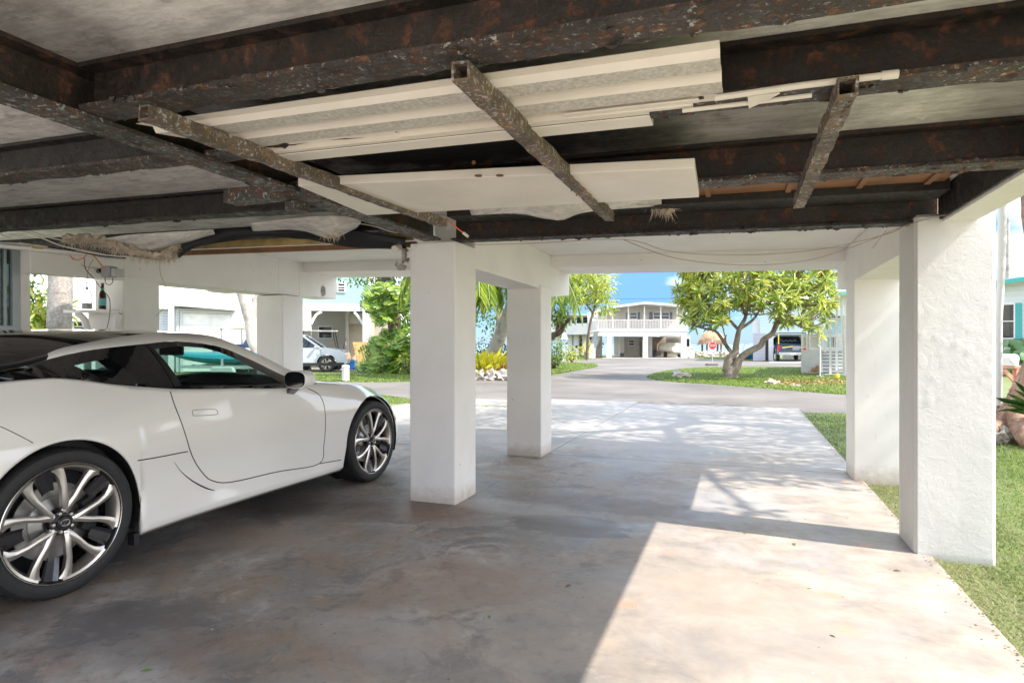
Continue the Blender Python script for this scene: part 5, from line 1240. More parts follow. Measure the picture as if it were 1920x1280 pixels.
for i in range(60): y=.15+i*.145; b.box(X(1122)+.01,X(1122)+.035,y,y+.022,zd,zt_-.03)
sub('railing',b,M_hw,HB_)
win(HB_,X(1187),X(1200),Z(596),Z(584.5),1.5); win(HB_,X(1232.5),X(1262),Z(596),Z(584.5),1.5,2,2)
for a,c in ((1180.5,1185.5),(1201.5,1206.5),(1224.5,1230),(1263.5,1268.5)): b=MB(); b.box(X(a),X(c),1.44,1.497,Z(597),Z(583.5)); sub('shutter',b,M_shg,HB_)
for a,c,y in ((1138,1146.3,0.02),(1206.3,1215,0.02),(1277.8,1287,0.02),(1152,1159,4.2),(1163,1170,4.5),(1216,1223,3.5),(1278,1285,6)): b=MB(); b.box(X(a,y),X(c,y),y,y+.42,0,Z(629.5)-.003); sub('pillar',b,M_hw,HB_)
b=MB(); b.box(X(1170.5,5),X(1199,5),5.0,8.5,0,Z(629.5)-.01); b.box(X(1199,5)+.002,X(1212,5.9),5.9,8.5,0,Z(629.5)-.012); sub('storage_room',b,M_beige,HB_)
win(HB_,X(1179,5),X(1188.5,5),Z(647,5),Z(638,5),4.99,1,2)
b=MB(); b.box(X(1224,5),X(1231.5,5),4.9,4.99,0,Z(657)); b.box(X(1163,4.4),X(1170,4.4),4.4,4.48,0,Z(663)); sub('base_cladding',b,M_shg,HB_)
b=MB(); b.box(X(1225,8.6),X(1290,8.6),8.6,8.8,0,Z(629.5)-.01); b.box(X(1224,5),X(1231.5,5),5.0,8.59,0,Z(630)); sub('rear_wall',b,simple('dim_brown_panel',(.30,.24,.19),.7,0,.2,1),HB_)
b=MB(); b.box(X(1290)+.01,X(1309),2.5,8,0.9,Z(629)); b.box(X(1289)+.01,X(1310),2.3,2.5,0,Z(651)); sub('side_room',b,M_hw,HB_)
for a in (1294,1301.5): win(HB_,X(a),X(a+6),Z(650),Z(634.5),2.49,1,1,.05)
b=MB()
for i in range(11):
    t=i/10; x=X(1112)+(X(1131)-X(1112))*t; b.box(x-.2,x+.2,1.5,2.7,.12+t*2.3,.17+t*2.3)
sub('stair_treads',b,M_shg,HB_)
for y in (1.3,2.75): b=MB(); b.bar((X(1110),y,.35),(X(1131),y,2.62),.1,.55,0,(0,0,1)); sub('stair_stringer',b,M_sg,HB_)
b=MB(); b.add([(X(1113),2.9,0),(X(1138),2.9,0),(X(1138),2.9,2.3),(X(1131),2.9,2.3),(X(1113),2.9,.5),(X(1113),3.1,0),(X(1138),3.1,0),(X(1138),3.1,2.3),(X(1131),3.1,2.3),(X(1113),3.1,.5)],[(0,1,2,3,4),(9,8,7,6,5),(0,1,6,5),(1,2,7,6),(2,3,8,7),(3,4,9,8),(4,0,5,9)]); sub('stone_stair_wall',b,M_stone,HB_)
# boat under a cover, on its trailer, in the right bay
M_cov=simple('cream_boat_cover',(.74,.68,.58),.7,0,.12,2,.4,6)
p=dpt(1256,CY,58.2); BO=thing('covered_boat','boat under a cream cover on a trailer parked beneath the balcony house','boat',(p[0],p[1],0),TH+.32); BO.scale=(.8,.7,.8)
b=MB(); vs=[];fs=[];n=14
for i in range(13):
    t=i/12; y=-2.2+4.6*t; w=.98*(1-max(0,t-.55)**2*3.2); h=1.35+.25*math.sin(t*3)
    for j in range(n): a=2*math.pi*j/n; vs.append((w*math.cos(a),y,.98+(h-.75 if math.sin(a)>0 else .42)*math.sin(a)*(.95+.08*math.sin(j*2.3+i))))
for i in range(12):
    for j in range(n): a=i*n+j; c=i*n+(j+1)%n; fs.append((a,c,c+n,a+n))
fs+=[tuple(range(n)),tuple(range(12*n,13*n))]; b.add(vs,fs); sub('boat_cover',b,M_cov,BO,smooth=True,ang=50)
b=MB(); b.bar((-.8,-2,.45),(-.8,2,.45),.1,.1); b.bar((.8,-2,.45),(.8,2,.45),.1,.1); b.bar((-.95,-1.9,.45),(.95,-1.9,.45),.1,.1); b.bar((0,1.5,.45),(0,3.2,.45),.1,.1); sub('trailer_frame',b,simple('galvanised_steel',(.4,.38,.35),.5,.5),BO)
for sx in (-1,1): b=MB(); b.lathe([(0,-.1),(.3,-.1),(.34,-.05),(.34,.05),(.3,.1),(0,.1)],20,(sx*.95,-.6,.34),'X'); sub('trailer_wheel',b,M_rub,BO)
# ---- white balcony house further left
f=Fr(1085,66,True); X=f.x; Z=f.z; WH=thing('white_balcony_house','white stilt house with a glazed balcony behind the trees left of the beige house','house',f.loc,f.rz-.25)
b=MB(); b.box(X(1030),X(1101),1.2,9,Z(626),Z(589)); sub('wall',b,M_hw,WH)
b=MB(); b.hexa([(X(1026),-.3,Z(588)),(X(1106),-.3,Z(592)),(X(1106),9,Z(592)),(X(1026),9,Z(584)),(X(1026),-.3,Z(586)),(X(1106),-.3,Z(590)),(X(1106),9,Z(590)),(X(1026),9,Z(582))]); sub('roof',b,M_roof,WH)
b=MB(); b.box(X(1028),X(1104),0,9,Z(627),Z(623)); b.box(X(1028),X(1104),0,.06,Z(623),Z(606)); sub('balcony',b,M_hw,WH)
for px in (1032,1045,1058,1070,1080,1092,1103): b=MB(); b.box(X(px)-.05,X(px)+.05,.0,.1,Z(606),Z(590)); sub('balcony_post',b,M_hw,WH)
b=MB(); b.box(X(1034),X(1099),1.15,1.19,Z(606),Z(594)); sub('glazing',b,M_wg,WH)
for px in (1040,1063,1075,1092): b=MB(); b.box(X(px)-.25,X(px)+.25,1,1.5,0,Z(627)-.01); sub('pillar',b,M_hw,WH)
b=MB(); b.box(X(1040),X(1090),5,9,0,Z(627)-.02); sub('lower_wall',b,M_beige,WH)
# ---- mint green house to the left of the near pillar
f=Fr(690,31.0,True); X=f.x; Z=f.z; MH=thing('mint_house','mint green raised house with white posts and curved brackets behind the silver car','house',f.loc,f.rz)
b=MB(); b.box(X(540),X(689),.1,9,Z(571.5),6.2); sub('upper_wall',b,M_st,MH)
b=MB(); b.box(X(689)+.01,X(740),2.2,9,Z(571.5),6.2); sub('upper_wall',b,M_st,MH)
b=MB(); b.box(X(540),X(682)-.01,0,.35,Z(583.3),Z(571.5)-.002); b.box(X(695),X(760),.4,.7,Z(584),Z(573)); sub('beam',b,M_hw,MH)
b=MB(); b.box(X(680),X(695),-.12,.3,0,Z(563)); b.box(X(677.5),X(703.5),-.16,.34,Z(660),Z(657)); sub('post',b,M_hw,MH)
b=MB(); b.box(X(695)+.003,X(702.5),.32,.6,0,Z(584)); sub('post',b,M_beige,MH)
b=MB(); b.box(X(567),X(583),-.1,.3,0,Z(583.5)); sub('post',b,M_hw,MH)
for (a,c,sg) in ((583,603,1),(680,664,-1)):
    b=MB(); q=smoothpath([(X(a),.1,Z(608)),(X(a+sg*5),.1,Z(598)),(X(a+sg*11),.1,Z(590)),(X(c),.1,Z(585))],5)
    for i in range(len(q)-1): b.bar(q[i],q[i+1],.12,.16,0,(0,1,0))
    sub('curved_bracket',b,M_hw,MH)
b=MB(); b.box(X(560),X(646),4.2,4.4,0,Z(571.6)-.01); b.box(X(646),X(646)+.15,1.4,4.2,0,Z(584)); sub('garage_wall',b,M_beige,MH)
b=MB(); b.box(X(646)+.16,X(740),2.4,2.6,0,Z(571.6)-.015); b.box(X(652),X(682),1.6,2.4,Z(605),Z(585)); sub('rear_wall',b,M_beige,MH)
win(MH,X(586),X(613),Z(632),Z(609),4.19,1,1,.05,'shutter_window'); win(MH,X(634),X(646),Z(547),Z(533),.095,1,3,.06)
for px in (688,693,697,702,707): b=MB(); b.box(X(px)-.06,X(px)+.06,.3,.42,Z(563),Z(505)); sub('corner_mullion',b,M_hw,MH)
b=MB(); b.box(X(689)+.02,X(712),.5,.52,Z(563),Z(505)); sub('corner_glazing',b,M_wg,MH)
b=MB(); b.box(X(685),X(740),.2,2.2,Z(564),Z(563)+.1); sub('corner_deck',b,M_hw,MH)
b=MB(); b.box(X(500),X(730),-.5,9.5,6.2,6.4); sub('roof',b,M_roof,MH)
win(MH,X(718),X(727),Z(640),Z(622),2.39,1,1,.05)
b=MB(); q=[gpt(560,701,.0),gpt(700,701.5,.0),gpt(700,688,.0),gpt(560,688,.0)]; struct(MB().add([(a,c,-.01) for a,c,d in q],[(0,1,2,3)]).build('garage_floor',simple('pinkish_paving',(.42,.37,.34),.8,0,.1,1)))
# things in its garage
M_board=simple('varnished_pine_board',(.55,.30,.10),.5,0,.2,(4))
p=dpt(672,CY,30.2); BD2=MB(); k=30.2/F; BD2.hexa([(0,0,0),(.55,0,0),(.55,.03,0),(0,.03,0),(-.42,.5,1.35),(.5,.5,1.35),(.5,.53,1.35),(-.42,.53,1.35)]); o=BD2.build('wooden_board',M_board); o.location=(p[0],p[1],0); o.rotation_euler[2]=TH; tag(o,'tall varnished wooden board leaning in the mint house garage','board')
p=dpt(657,CY,29.8); T=thing('storage_bin','blue plastic bin with a red item on top beside the leaning board','bin',(p[0],p[1],0),TH)
M_bb=simple('blue_plastic',(.02,.13,.38),.35); b=MB(); b.hexa([(-.24,-.2,0),(.24,-.2,0),(.24,.2,0),(-.24,.2,0),(-.29,-.24,.42),(.29,-.24,.42),(.29,.24,.42),(-.29,.24,.42)]); sub('tub',b,M_bb,T,bevel=.03)
b=MB(); b.box(-.3,.3,-.25,.25,.42,.46); sub('lid',b,simple('teal_lid',(.03,.25,.28),.4),T); b=MB(); b.blob((.05,0,.49),(.17,.05,.035),2,.3); sub('red_item',b,simple('red_plastic',(.5,.02,.02),.4),T)
p=dpt(671,CY,29.7); b=MB(); b.blob((0,0,.08),(.26,.16,.10),2,.2,2,3); o=b.build('teal_bag',simple('teal_fabric',(.02,.24,.30),.6)); o.location=(p[0],p[1],0); tag(o,'low teal bag on the garage floor right of the blue bin','bag')
p=dpt(633,CY,29.5); T=thing('broom','dark long-handled broom leaning on the beige garage wall','broom',(p[0],p[1],0),TH); b=MB(); b.tube([(0,0,.12),(.18,.9,1.55)],.018,6); sub('handle',b,M_blk,T); b=MB(); b.hexa([(-.18,-.05,0),(.12,-.05,0),(.12,.05,0),(-.18,.05,0),(-.08,-.03,.25),(.06,-.03,.25),(.06,.03,.25),(-.08,.03,.25)]); sub('bristles',b,M_blk,T)
# ---- generic small vehicles
M_sil=simple('silver_car_paint',(.46,.50,.53),.3,.3,.02,1,coat=.8); M_navy=simple('dark_blue_truck_paint',(.02,.04,.08),.3,.1,.05,1,coat=.8)
def smallwheel(par,x,y,r,w,sx):
    W=bpy.data.objects.new('wheel',None); COL.objects.link(W); W.parent=par; W.location=(x,y,r)
    b=MB(); b.lathe([(r*.68,-w/2),(r*.9,-w/2),(r,-w*.3),(r,w*.3),(r*.9,w/2),(r*.68,w/2)],28,axis='X'); sub('tyre',b,M_rub,W,smooth=True,ang=40)
    b=MB(); b.lathe([(r*.69,sx*w*.5),(r*.64,sx*w*.42),(r*.6,sx*w*.1)],28,axis='X')
    for i in range(7):
        a=i*math.tau/7; b.bar((sx*w*.42,.05*math.cos(a),.05*math.sin(a)),(sx*w*.44,r*.66*math.cos(a),r*.66*math.sin(a)),.045,.07,0,(1,0,0))
    b.lathe([(0,sx*w*.48),(.07,sx*w*.46),(.075,0)],14,axis='X'); sub('rim',b,M_alu,W)
def vehicle(name,label,cat,loc,rz,prof,half,wheels,r,paint,gh=None,lower=None):
    """prof: side outline (y,z) closed; wheels y list; body length along local y"""
    T=thing(name,label,cat,loc,rz); bot=lower if lower else .28
    b=MB(); out=[]
    ws=sorted(wheels)
    for c in ws:
        out.append((c-r*1.18,bot)); out+= [(c-r*1.18*math.cos(a),max(bot,r+r*1.18*math.sin(a))) for a in [math.pi*i/12 for i in range(1,12)]]; out.append((c+r*1.18,bot))
    poly=[(prof[0][0],bot)]+out+prof[::-1][:-1]+[prof[0]]
    bm=bmesh.new(); rings=[]
    for x,s in ((-half,0),(-half*.9,0),(half*.9,0),(half,0)): rings.append(None)
    vs=[bm.verts.new((0,y,z)) for y,z in poly]; es=[bm.edges.new((vs[i],vs[(i+1)%len(vs)])) for i in range(len(vs))]
    bmesh.ops.triangle_fill(bm,edges=es,use_beauty=True,normal=(1,0,0)); bm.verts.index_update()
    fl=[tuple(v.index for v in f.verts) for f in bm.faces]; P0=[tuple(v.co) for v in bm.verts]; bm.free(); n=len(P0)
    zm=max(z for y,z in poly)
    tuck=lambda z: half*(.97-.05*max(0,(z-.75*zm)/(.25*zm)))
    b.add([(-tuck(z),y,z) for _,y,z in P0]+[(tuck(z),y,z) for _,y,z in P0],fl+[tuple(i+n for i in f[::-1]) for f in fl]+[(i,(i+1)%n,n+(i+1)%n,n+i) for i in range(n)])
    sub('body',b,paint,T,smooth=True,ang=32)
    for c in ws:
        for sx in (-1,1): smallwheel(T,sx*(half-.12),c,r,.24,sx)
    return T
def greenhouse(T,pts_low,pts_up,half,top,paint,glass,inset=.16):
    """pts: y at base rear,front; y at roof rear,front"""
    (zb,y0,y1),(zt2,y2,y3)=pts_low,pts_up; hb=half*.95; ht=half*.95-inset
    b=MB(); b.hexa([(-ht,y2,zt2),(ht,y2,zt2),(ht,y3,zt2),(-ht,y3,zt2),(-ht*.95,y2+.05,zt2+.07),(ht*.95,y2+.05,zt2+.07),(ht*.95,y3-.05,zt2+.07),(-ht*.95,y3-.05,zt2+.07)]); sub('roof',b,paint,T,smooth=True,bevel=.02)
    for sx in (-1,1):
        b=MB(); b.add([(sx*hb,y0,zb),(sx*hb,y1,zb),(sx*ht,y3,zt2),(sx*ht,y2,zt2)],[(0,1,2,3)]); sub('side_glass',b,glass,T)
        for (ya,yb) in ((y0,y2),(y1,y3)): b=MB(); b.bar((sx*hb,ya,zb),(sx*ht,yb,zt2),.07,.07); sub('pillar',b,paint,T)
        m=(y0+y1)/2; m2=(y2+y3)/2; b=MB(); b.bar((sx*hb,m,zb),(sx*ht,m2,zt2),.05,.08); sub('door_pillar',b,M_blk,T)
    b=MB(); b.add([(-hb,y1,zb),(hb,y1,zb),(ht,y3,zt2),(-ht,y3,zt2)],[(0,1,2,3)]); sub('windshield',b,glass,T)
    b=MB(); b.add([(-hb,y0,zb),(hb,y0,zb),(ht,y2,zt2),(-ht,y2,zt2)],[(0,1,2,3)]); sub('rear_window',b,glass,T)
M_vg=m_glass('vehicle_glass',(.25,.32,.34),.02,.5)
p=dpt(613,CY,27.2); yaw=TH-math.pi/2+.16
wx=Vector((p[0],p[1],0)); fwd=Vector((-math.sin(yaw),math.cos(yaw),0)); cen=wx-fwd*1.45+Vector((math.cos(yaw),math.sin(yaw),0))*(-.80)
prof=[(-2.35,.35),(-2.38,.95),(-2.25,1.14),(.95,1.12),(1.5,1.08),(2.0,1.0),(2.25,.86),(2.34,.6),(2.28,.35)]
SU=vehicle('silver_suv','silver-grey sport utility car parked nose-right in front of the mint house','car',tuple(cen),yaw,prof,.95,(-1.35,1.45),.37,M_sil)
greenhouse(SU,(1.10,-2.25,1.15),(1.62,-1.95,.40),.95,1.65,M_sil,M_vg)
for sx in (-1,1):
    b=MB(); b.box(-.02+sx*.955-.02,.02+sx*.955,-2.2,2.2,.28,.42); sub('side_cladding',b,M_blk,SU)
    b=MB(); b.blob((sx*1.05,.98,1.1),(.12,.06,.08),2,.05); sub('mirror',b,M_sil,SU,smooth=True)
    b=MB(); b.blob((sx*.72,2.22,.78),(.2,.1,.07),2,.05); sub('headlight',b,M_chrome,SU,smooth=True)
b=MB()
for yy in (-.95,.05,1.2): b.box(.955,.958,yy,yy+.01,.45,1.03)
sub('door_gap',b,M_seam,SU)
# golf carts
def cart(label,px,d,rz):
    p=dpt(px,CY,d); T=thing('golf_cart',label,'golf cart',(p[0],p[1],0),rz)
    M_c=simple('cart_white',(.75,.76,.76),.35); b=MB(); b.hexa([(-.6,-1.1,.25),(.6,-1.1,.25),(.6,1.1,.25),(-.6,1.1,.25),(-.58,-1.1,.75),(.58,-1.1,.75),(.5,1.05,.7),(-.5,1.05,.7)]); sub('body',b,M_c,T,bevel=.08)
    b=MB(); b.box(-.62,.62,-.95,.75,1.86,1.92); sub('roof',b,simple('cart_roof_cream',(.6,.55,.45),.5),T,bevel=.03)
    for sx in (-.56,.56):
        b=MB(); b.tube([(sx,.85,.7),(sx,.62,1.86)],.025,6); b.tube([(sx,-.85,.75),(sx,-.85,1.86)],.025,6); sub('roof_strut',b,M_blk,T)
    b=MB(); b.hexa([(-.5,-.6,.7),(.5,-.6,.7),(.5,-.1,.75),(-.5,-.1,.75),(-.5,-.6,.85),(.5,-.6,.85),(.5,-.1,.88),(-.5,-.1,.88)]); b.box(-.5,.5,-.7,-.6,.75,1.25); sub('seat',b,simple('cart_blue_seat',(.04,.08,.25),.5),T,bevel=.04)
    for sx in (-.52,.52):
        for y in (-.75,.75): b=MB(); b.lathe([(0,-.09),(.16,-.09),(.22,-.06),(.22,.06),(.16,.09),(0,.09)],18,(sx,y,.22),'X'); sub('wheel',b,M_rub,T)
    return T
cart('golf cart with a cream roof parked behind the silver car',602,30.0,TH-1.2)
cart('white golf cart with a blue seat between the leaning trunk and the left pillar',466,24.5,TH-1.9)
# ---- white bungalow with the wide garage door
f=Fr(390,27.5,True); X=f.x; Z=f.z; BG=thing('garage_bungalow','sunlit white bungalow with a wide white garage door seen between the left pillars','house',f.loc,f.rz)
b=MB(); b.box(X(330),X(438),0,8,0,Z(579)); sub('wall',b,M_sw,BG)
b=MB(); b.box(X(438)+.01,X(457),.8,8,0,Z(580)); sub('wall',b,M_sw,BG)
b=MB(); b.box(X(255),X(330)-.01,1.2,8,0,Z(577)); sub('wall',b,M_sw,BG)
b=MB(); 
for i in range(5):
    z0=.02+i*(Z(588)-.02)/5; z1=.02+(i+1)*(Z(588)-.02)/5-.015; b.box(X(343),X(433),-.04,-.003,z0,z1)
sub('garage_door',b,simple('garage_door_white',(.82,.82,.81),.5),BG)
b=MB(); b.box(X(338),X(343)-.005,-.08,-.003,0,Z(584)); b.box(X(433)+.005,X(438),-.08,-.003,0,Z(584)); b.box(X(343),X(433),-.08,-.003,Z(587.5),Z(584)); sub('door_frame',b,M_hw,BG)
b=MB(); b.hexa([(X(318),-.7,Z(575)),(X(442),-.7,Z(582)),(X(442),8.5,Z(582)),(X(318),8.5,Z(575)),(X(318),-.7,Z(572)),(X(442),-.7,Z(579)),(X(442),8.5,Z(574)),(X(318),8.5,Z(552))]); sub('roof',b,M_roof,BG)
b=MB(); b.hexa([(X(240),.8,Z(579)),(X(318)-.01,.8,Z(579)),(X(318)-.01,8.5,Z(579)),(X(240),8.5,Z(579)),(X(240),.8,Z(576)),(X(318)-.01,.8,Z(576)),(X(318)-.01,8.5,Z(560)),(X(240),8.5,Z(560))]); sub('roof',b,M_roof,BG)
b=MB(); b.box(X(319),X(329),-1.5,-1.2,0,Z(500)); sub('post',b,M_hw,BG)
for (a,c) in ((300,317),(331,336)):
    b=MB(); b.box(X(a),X(c),1.13 if a<320 else -.06,1.19 if a<320 else -.003,Z(625),Z(583)); w=sub('louvred_window',b,M_hw,BG)
    b=MB()
    for i in range(8): z=Z(624)+i*(Z(584)-Z(624))/8; b.box(X(a)+.03,X(c)-.03,1.11 if a<320 else -.09,1.128 if a<320 else -.062,z,z+.07)
    sub('louvre',b,simple('louvre_blue_grey',(.4,.48,.55),.4),w)
p=dpt(414,CY,24); b=MB(); b.blob((0,0,.55),(.42,.35,.85),3,.12,1.2,4); o=b.build('covered_grill',simple('grey_cover',(.25,.26,.29),.6,0,.1,2),smooth=True); o.location=(p[0],p[1],0); tag(o,'grey covered grill standing in front of the white garage door','grill')
# further bungalow at the far left
f=Fr(120,24,True); X=f.x; Z=f.z; LB=thing('left_bungalow','low white bungalow with a pale metal roof at the far left beyond the shelf','house',f.loc,f.rz)
b=MB(); b.box(X(-60),X(215),0,7,0,Z(600)); sub('wall',b,M_sw,LB)
b=MB(); b.hexa([(X(-70),-.6,Z(602)),(X(225),-.6,Z(602)),(X(225),7.5,Z(602)),(X(-70),7.5,Z(602)),(X(-70),-.6,Z(598)),(X(225),-.6,Z(598)),(X(205),5,Z(572)),(X(-50),5,Z(572))]); sub('roof',b,M_roof,LB)
win(LB,X(139),X(157),Z(620),Z(604),-.003,1,2); win(LB,X(166),X(176),Z(625),Z(606),-.003,1,1)
# boat trailer and kayak on the verge, visible through the coupe's windows
p=dpt(430,CY,17.0); T=thing('kayak_trailer','galvanised trailer on the grass carrying a turquoise kayak, seen through the coupe door window','trailer',(p[0],p[1],0),TH+.05)
M_gal=simple('galvanised_steel2',(.62,.62,.6),.4,.4); b=MB(); b.bar((-1.4,0,.62),(1.3,0,.60),.06,.08); b.bar((-1.4,.8,.62),(1.3,.8,.60),.06,.08); b.bar((-.9,0,.65),(-.9,.8,.65),.06,.06); b.bar((.6,0,.64),(.6,.8,.64),.06,.06); b.bar((-.2,0,.4),(-.2,0,.85),.05,.05); sub('frame',b,M_gal,T)
for y in (-.15,.95): b=MB(); b.lathe([(0,-.08),(.2,-.08),(.26,-.05),(.26,.05),(.2,.08),(0,.08)],20,(-.1,y,.26),'Y'); sub('wheel',b,M_rub,T)
b=MB(); b.hexa([(-.45,-.28,.45),(.25,-.28,.45),(.25,-.1,.45),(-.45,-.1,.45),(-.38,-.28,.62),(.18,-.28,.62),(.18,-.1,.62),(-.38,-.1,.62)]); sub('fender',b,M_hw,T,bevel=.03)
p=dpt(440,CY,17.6); b=MB(); n=12; vs=[];fs=[]
for i in range(17):
    t=i/16; r=math.sin(math.pi*t)**.6; zz=.78+.16*abs(2*t-1)**2
    for j in range(n): a=math.tau*j/n; vs.append((-1.9+3.8*t,.36*r*math.cos(a),zz+.19*r*math.sin(a)))
for i in range(16):
    for j in range(n): a=i*n+j; c=i*n+(j+1)%n; fs.append((a,c,c+n,a+n))
b.add(vs,fs); o=b.build('kayak',simple('turquoise_hull',(.02,.30,.38),.3,0,.05,2),smooth=True); o.location=(p[0],p[1],.05); o.rotation_euler[2]=TH+.05; tag(o,'turquoise kayak resting on the galvanised trailer','kayak')
# ---- grey and mint house with a drive-through garage
f=Fr(1450,45,True); X=f.x; Z=f.z; GH=thing('grey_stilt_house','pale mint and grey house with an open garage behind the corner lawn','house',f.loc,f.rz)
b=MB(); b.box(X(1412),X(1435),0,3,0,Z(624)); sub('stair_enclosure',b,M_sg,GH)
b=MB(); b.box(X(1411),X(1424),.3,4,Z(624)+.003,Z(600)); sub('white_panel',b,M_hw,GH)
b=MB(); b.box(X(1435.5),X(1440.5),.5,3,0,Z(624)); sub('doorway',b,M_dk,GH)
b=MB(); b.box(X(1441),X(1450),0,.5,0,Z(627)); sub('corner_post',b,M_hw,GH)
b=MB(); b.box(X(1424)+.01,X(1600),.02,9,Z(627)+.003,Z(570)); sub('upper_wall',b,m_siding('pale_mint_clapboard',(.60,.74,.74),.2),GH)
b=MB(); b.hexa([(X(1405),-.6,Z(572)),(X(1610),-.6,Z(572)),(X(1610),9.5,Z(572)),(X(1405),9.5,Z(572)),(X(1405),-.6,Z(570)),(X(1610),-.6,Z(570)),(X(1600),4,Z(552)),(X(1415),4,Z(552))]); sub('roof',b,M_roof,GH)
b=MB(); b.box(X(1450)+.01,X(1600),0,.3,Z(630),Z(627)-.002); sub('garage_beam',b,M_dk,GH)
b=MB(); b.box(X(1470),X(1600),8.4,8.6,0,Z(627)-.01); sub('rear_wall',b,M_hw,GH)
b=MB(); b.box(X(1516),X(1526),-.02,.015,Z(622),Z(580)); sub('grey_panel',b,M_shg,GH)
win(GH,X(1472),X(1488),Z(612),Z(590),.015,1,2)
bush('garden_tree','green shrub visible through the drive-through garage beside the pickup',1450,1463,636,672,54,.5,16,.35,.6,45,.3,.14,M_lg,61)
# pickup seen from behind
p=dpt(1486,CY,43.2); p=Vector(p)+2.7*Vector((-math.sin(TH-.30),math.cos(TH-.30),0)); PK=vehicle('pickup_truck','dark blue pickup truck with a ladder rack parked tail-out in the garage','pickup',(p[0],p[1],0),TH-.30,[(-2.7,.55),(-2.7,1.18),(-.6,1.2),(1.3,1.2),(2.5,1.1),(2.7,.9),(2.7,.5)],.98,(-1.6,1.9),.40,M_navy,lower=.5)
greenhouse(PK,(1.18,-.6,1.4),(1.78,-.4,.7),.98,1.9,M_navy,M_vg)
b=MB(); b.box(-.85,.85,-2.74,-2.705,.72,1.16); sub('tailgate',b,M_navy,PK,bevel=.01)
b=MB(); b.box(-.92,.92,-2.92,-2.72,.48,.66); sub('rear_bumper',b,simple('bumper_chrome_grey',(.55,.55,.53),.25,.8),PK,bevel=.03)
for sx in (-1,1): b=MB(); b.box(sx*.90-.08,sx*.90+.08,-2.745,-2.70,.78,1.15); sub('tail_light',b,simple('red_lens',(.55,.01,.01),.15),PK)
b=MB(); b.box(-.16,.16,-2.93,-2.922,.5,.63); sub('licence_plate',b,M_hw,PK)
b=MB()
for z in (.85,.95,1.05): b.box(.0,.45,-2.752,-2.742,z,z+.05)
sub('tailgate_emblem',b,simple('grey_emblem',(.4,.4,.42),.4),PK)
b=MB(); b.tube([(-.88,-2.5,1.15),(-.88,-2.5,2.05),(.88,-2.5,2.05),(.88,-2.5,1.15)],.035,6); b.tube([(-.88,-.8,1.15),(-.88,-.8,2.05),(.88,-.8,2.05),(.88,-.8,1.15)],.035,6); b.bar((-.88,-2.6,2.05),(-.88,.8,2.05),.05,.05); b.bar((.88,-2.6,2.05),(.88,.8,2.05),.05,.05); sub('ladder_rack',b,M_blk,PK)
M_ylw=simple('yellow_straps',(.75,.55,.03),.5); b=MB(); b.bar((-.9,-2.55,1.25),(-.9,-2.55,2.1),.07,.07); b.bar((-.7,-2.76,1.0),(.0,-2.76,1.08),.04,.06); b.bar((.45,-2.76,1.02),(.8,-2.76,1.02),.04,.06); sub('yellow_strap',b,M_ylw,PK)
b=MB(); b.blob((-.55,-2.7,.93),(.14,.07,.09),2,.2); sub('blue_bag',b,M_bb,PK)
b=MB(); pts=[(-.55+.1*i,-.52,1.50+.05*math.sin(i*2.1)) for i in range(12)]; b.tube(smoothpath(pts,4),.012,4); sub('window_lettering',b,M_hw,PK)
# ---- porch house on the right: low wall, steps, awning
f=Fr(1540,25.5,True); X=f.x; Z=f.z; PH=thing('porch_house','white porch house with steps, slanting posts and a mint-edged awning right of the corner lawn','house',f.loc,f.rz)
b=MB(); b.box(X(1502),X(1538),0,.2,0,Z(658)); sub('porch_wall',b,m_white('greyish_rendered_wall',(.58,.58,.58),.7,.1,8,.4),PH)
b=MB(); b.blob((X(1527),-.004,Z(694)),(.13,.006,.09),2,.5,3,2); b.blob((X(1532),-.004,Z(690)),(.06,.006,.12),2,.5,3,6); sub('rust_stain',b,simple('rust_stain_orange',(.45,.24,.14),.8,0,.3,12),PH)
for i in range(7):
    z1=Z(655+i*6.2); b=MB(); b.box(X(1540.5),X(1600),-.0+(-.22*i+.6),-.22*i+.6+.20,z1-.105,z1); sub('step',b,simple('step_pale_grey',(.55,.56,.57),.6,0,.1,3),PH)
b=MB(); b.box(X(1540.5),X(1600),.9,1.1,0,Z(655)); sub('step_riser',b,M_dk,PH)
b=MB(); b.box(X(1503),X(1660),.85,4.0,Z(657)+.01,Z(655)+.03); sub('porch_floor',b,M_hw,PH)
def rail(x0,x1,z0,z1,y,n,sl=0):
    b=MB(); b.bar((x0,y,z1),(x1,y,z1+sl),.05,.06); b.bar((x0,y,z0),(x1,y,z0+sl),.04,.05)
    for i in range(n): x=x0+(x1-x0)*(i+.5)/n; s=sl*(i+.5)/n; b.box(x-.012,x+.012,y-.012,y+.012,z0+s,z1+s)
    sub('railing',b,M_hw,PH)
rail(X(1503),X(1517),Z(657),Z(629),.05,6); rail(X(1518),X(1537),Z(656),Z(630),.1,9); rail(X(1542),X(1588),Z(657),Z(629),2.2,14)
for px in (1504,1512.5,1518,1537.5): b=MB(); b.box(X(px)-.04,X(px)+.04,.0,.08,Z(658),Z(627)); sub('rail_post',b,M_hw,PH)
for (px,py0,py1,y,px2) in ((1556.5,706,575,-.9,1556.5),(1568,700,567,-.6,1568),(1583,713,561,-1.6,1583),(1580.5,697,561,-1.55,1574.5),(1541,697,630,-.85,1536),(1547,660,600,.2,1547)):
    b=MB(); b.bar((X(px),y,max(0,Z(py0))),(X(px2),y,Z(py1)),.085,.085); sub('awning_post',b,simple('aged_cream_post',(.68,.66,.62),.5),PH)
b=MB(); b.box(X(1535),X(1660),3.6,8,Z(655)+.04,Z(585)); sub('wall',b,M_sw,PH)
b=MB(); 
for i in range(9): z=Z(624)+i*(Z(595)-Z(624))/9; b.box(X(1551),X(1582),1.9,1.93,z,z+.055)
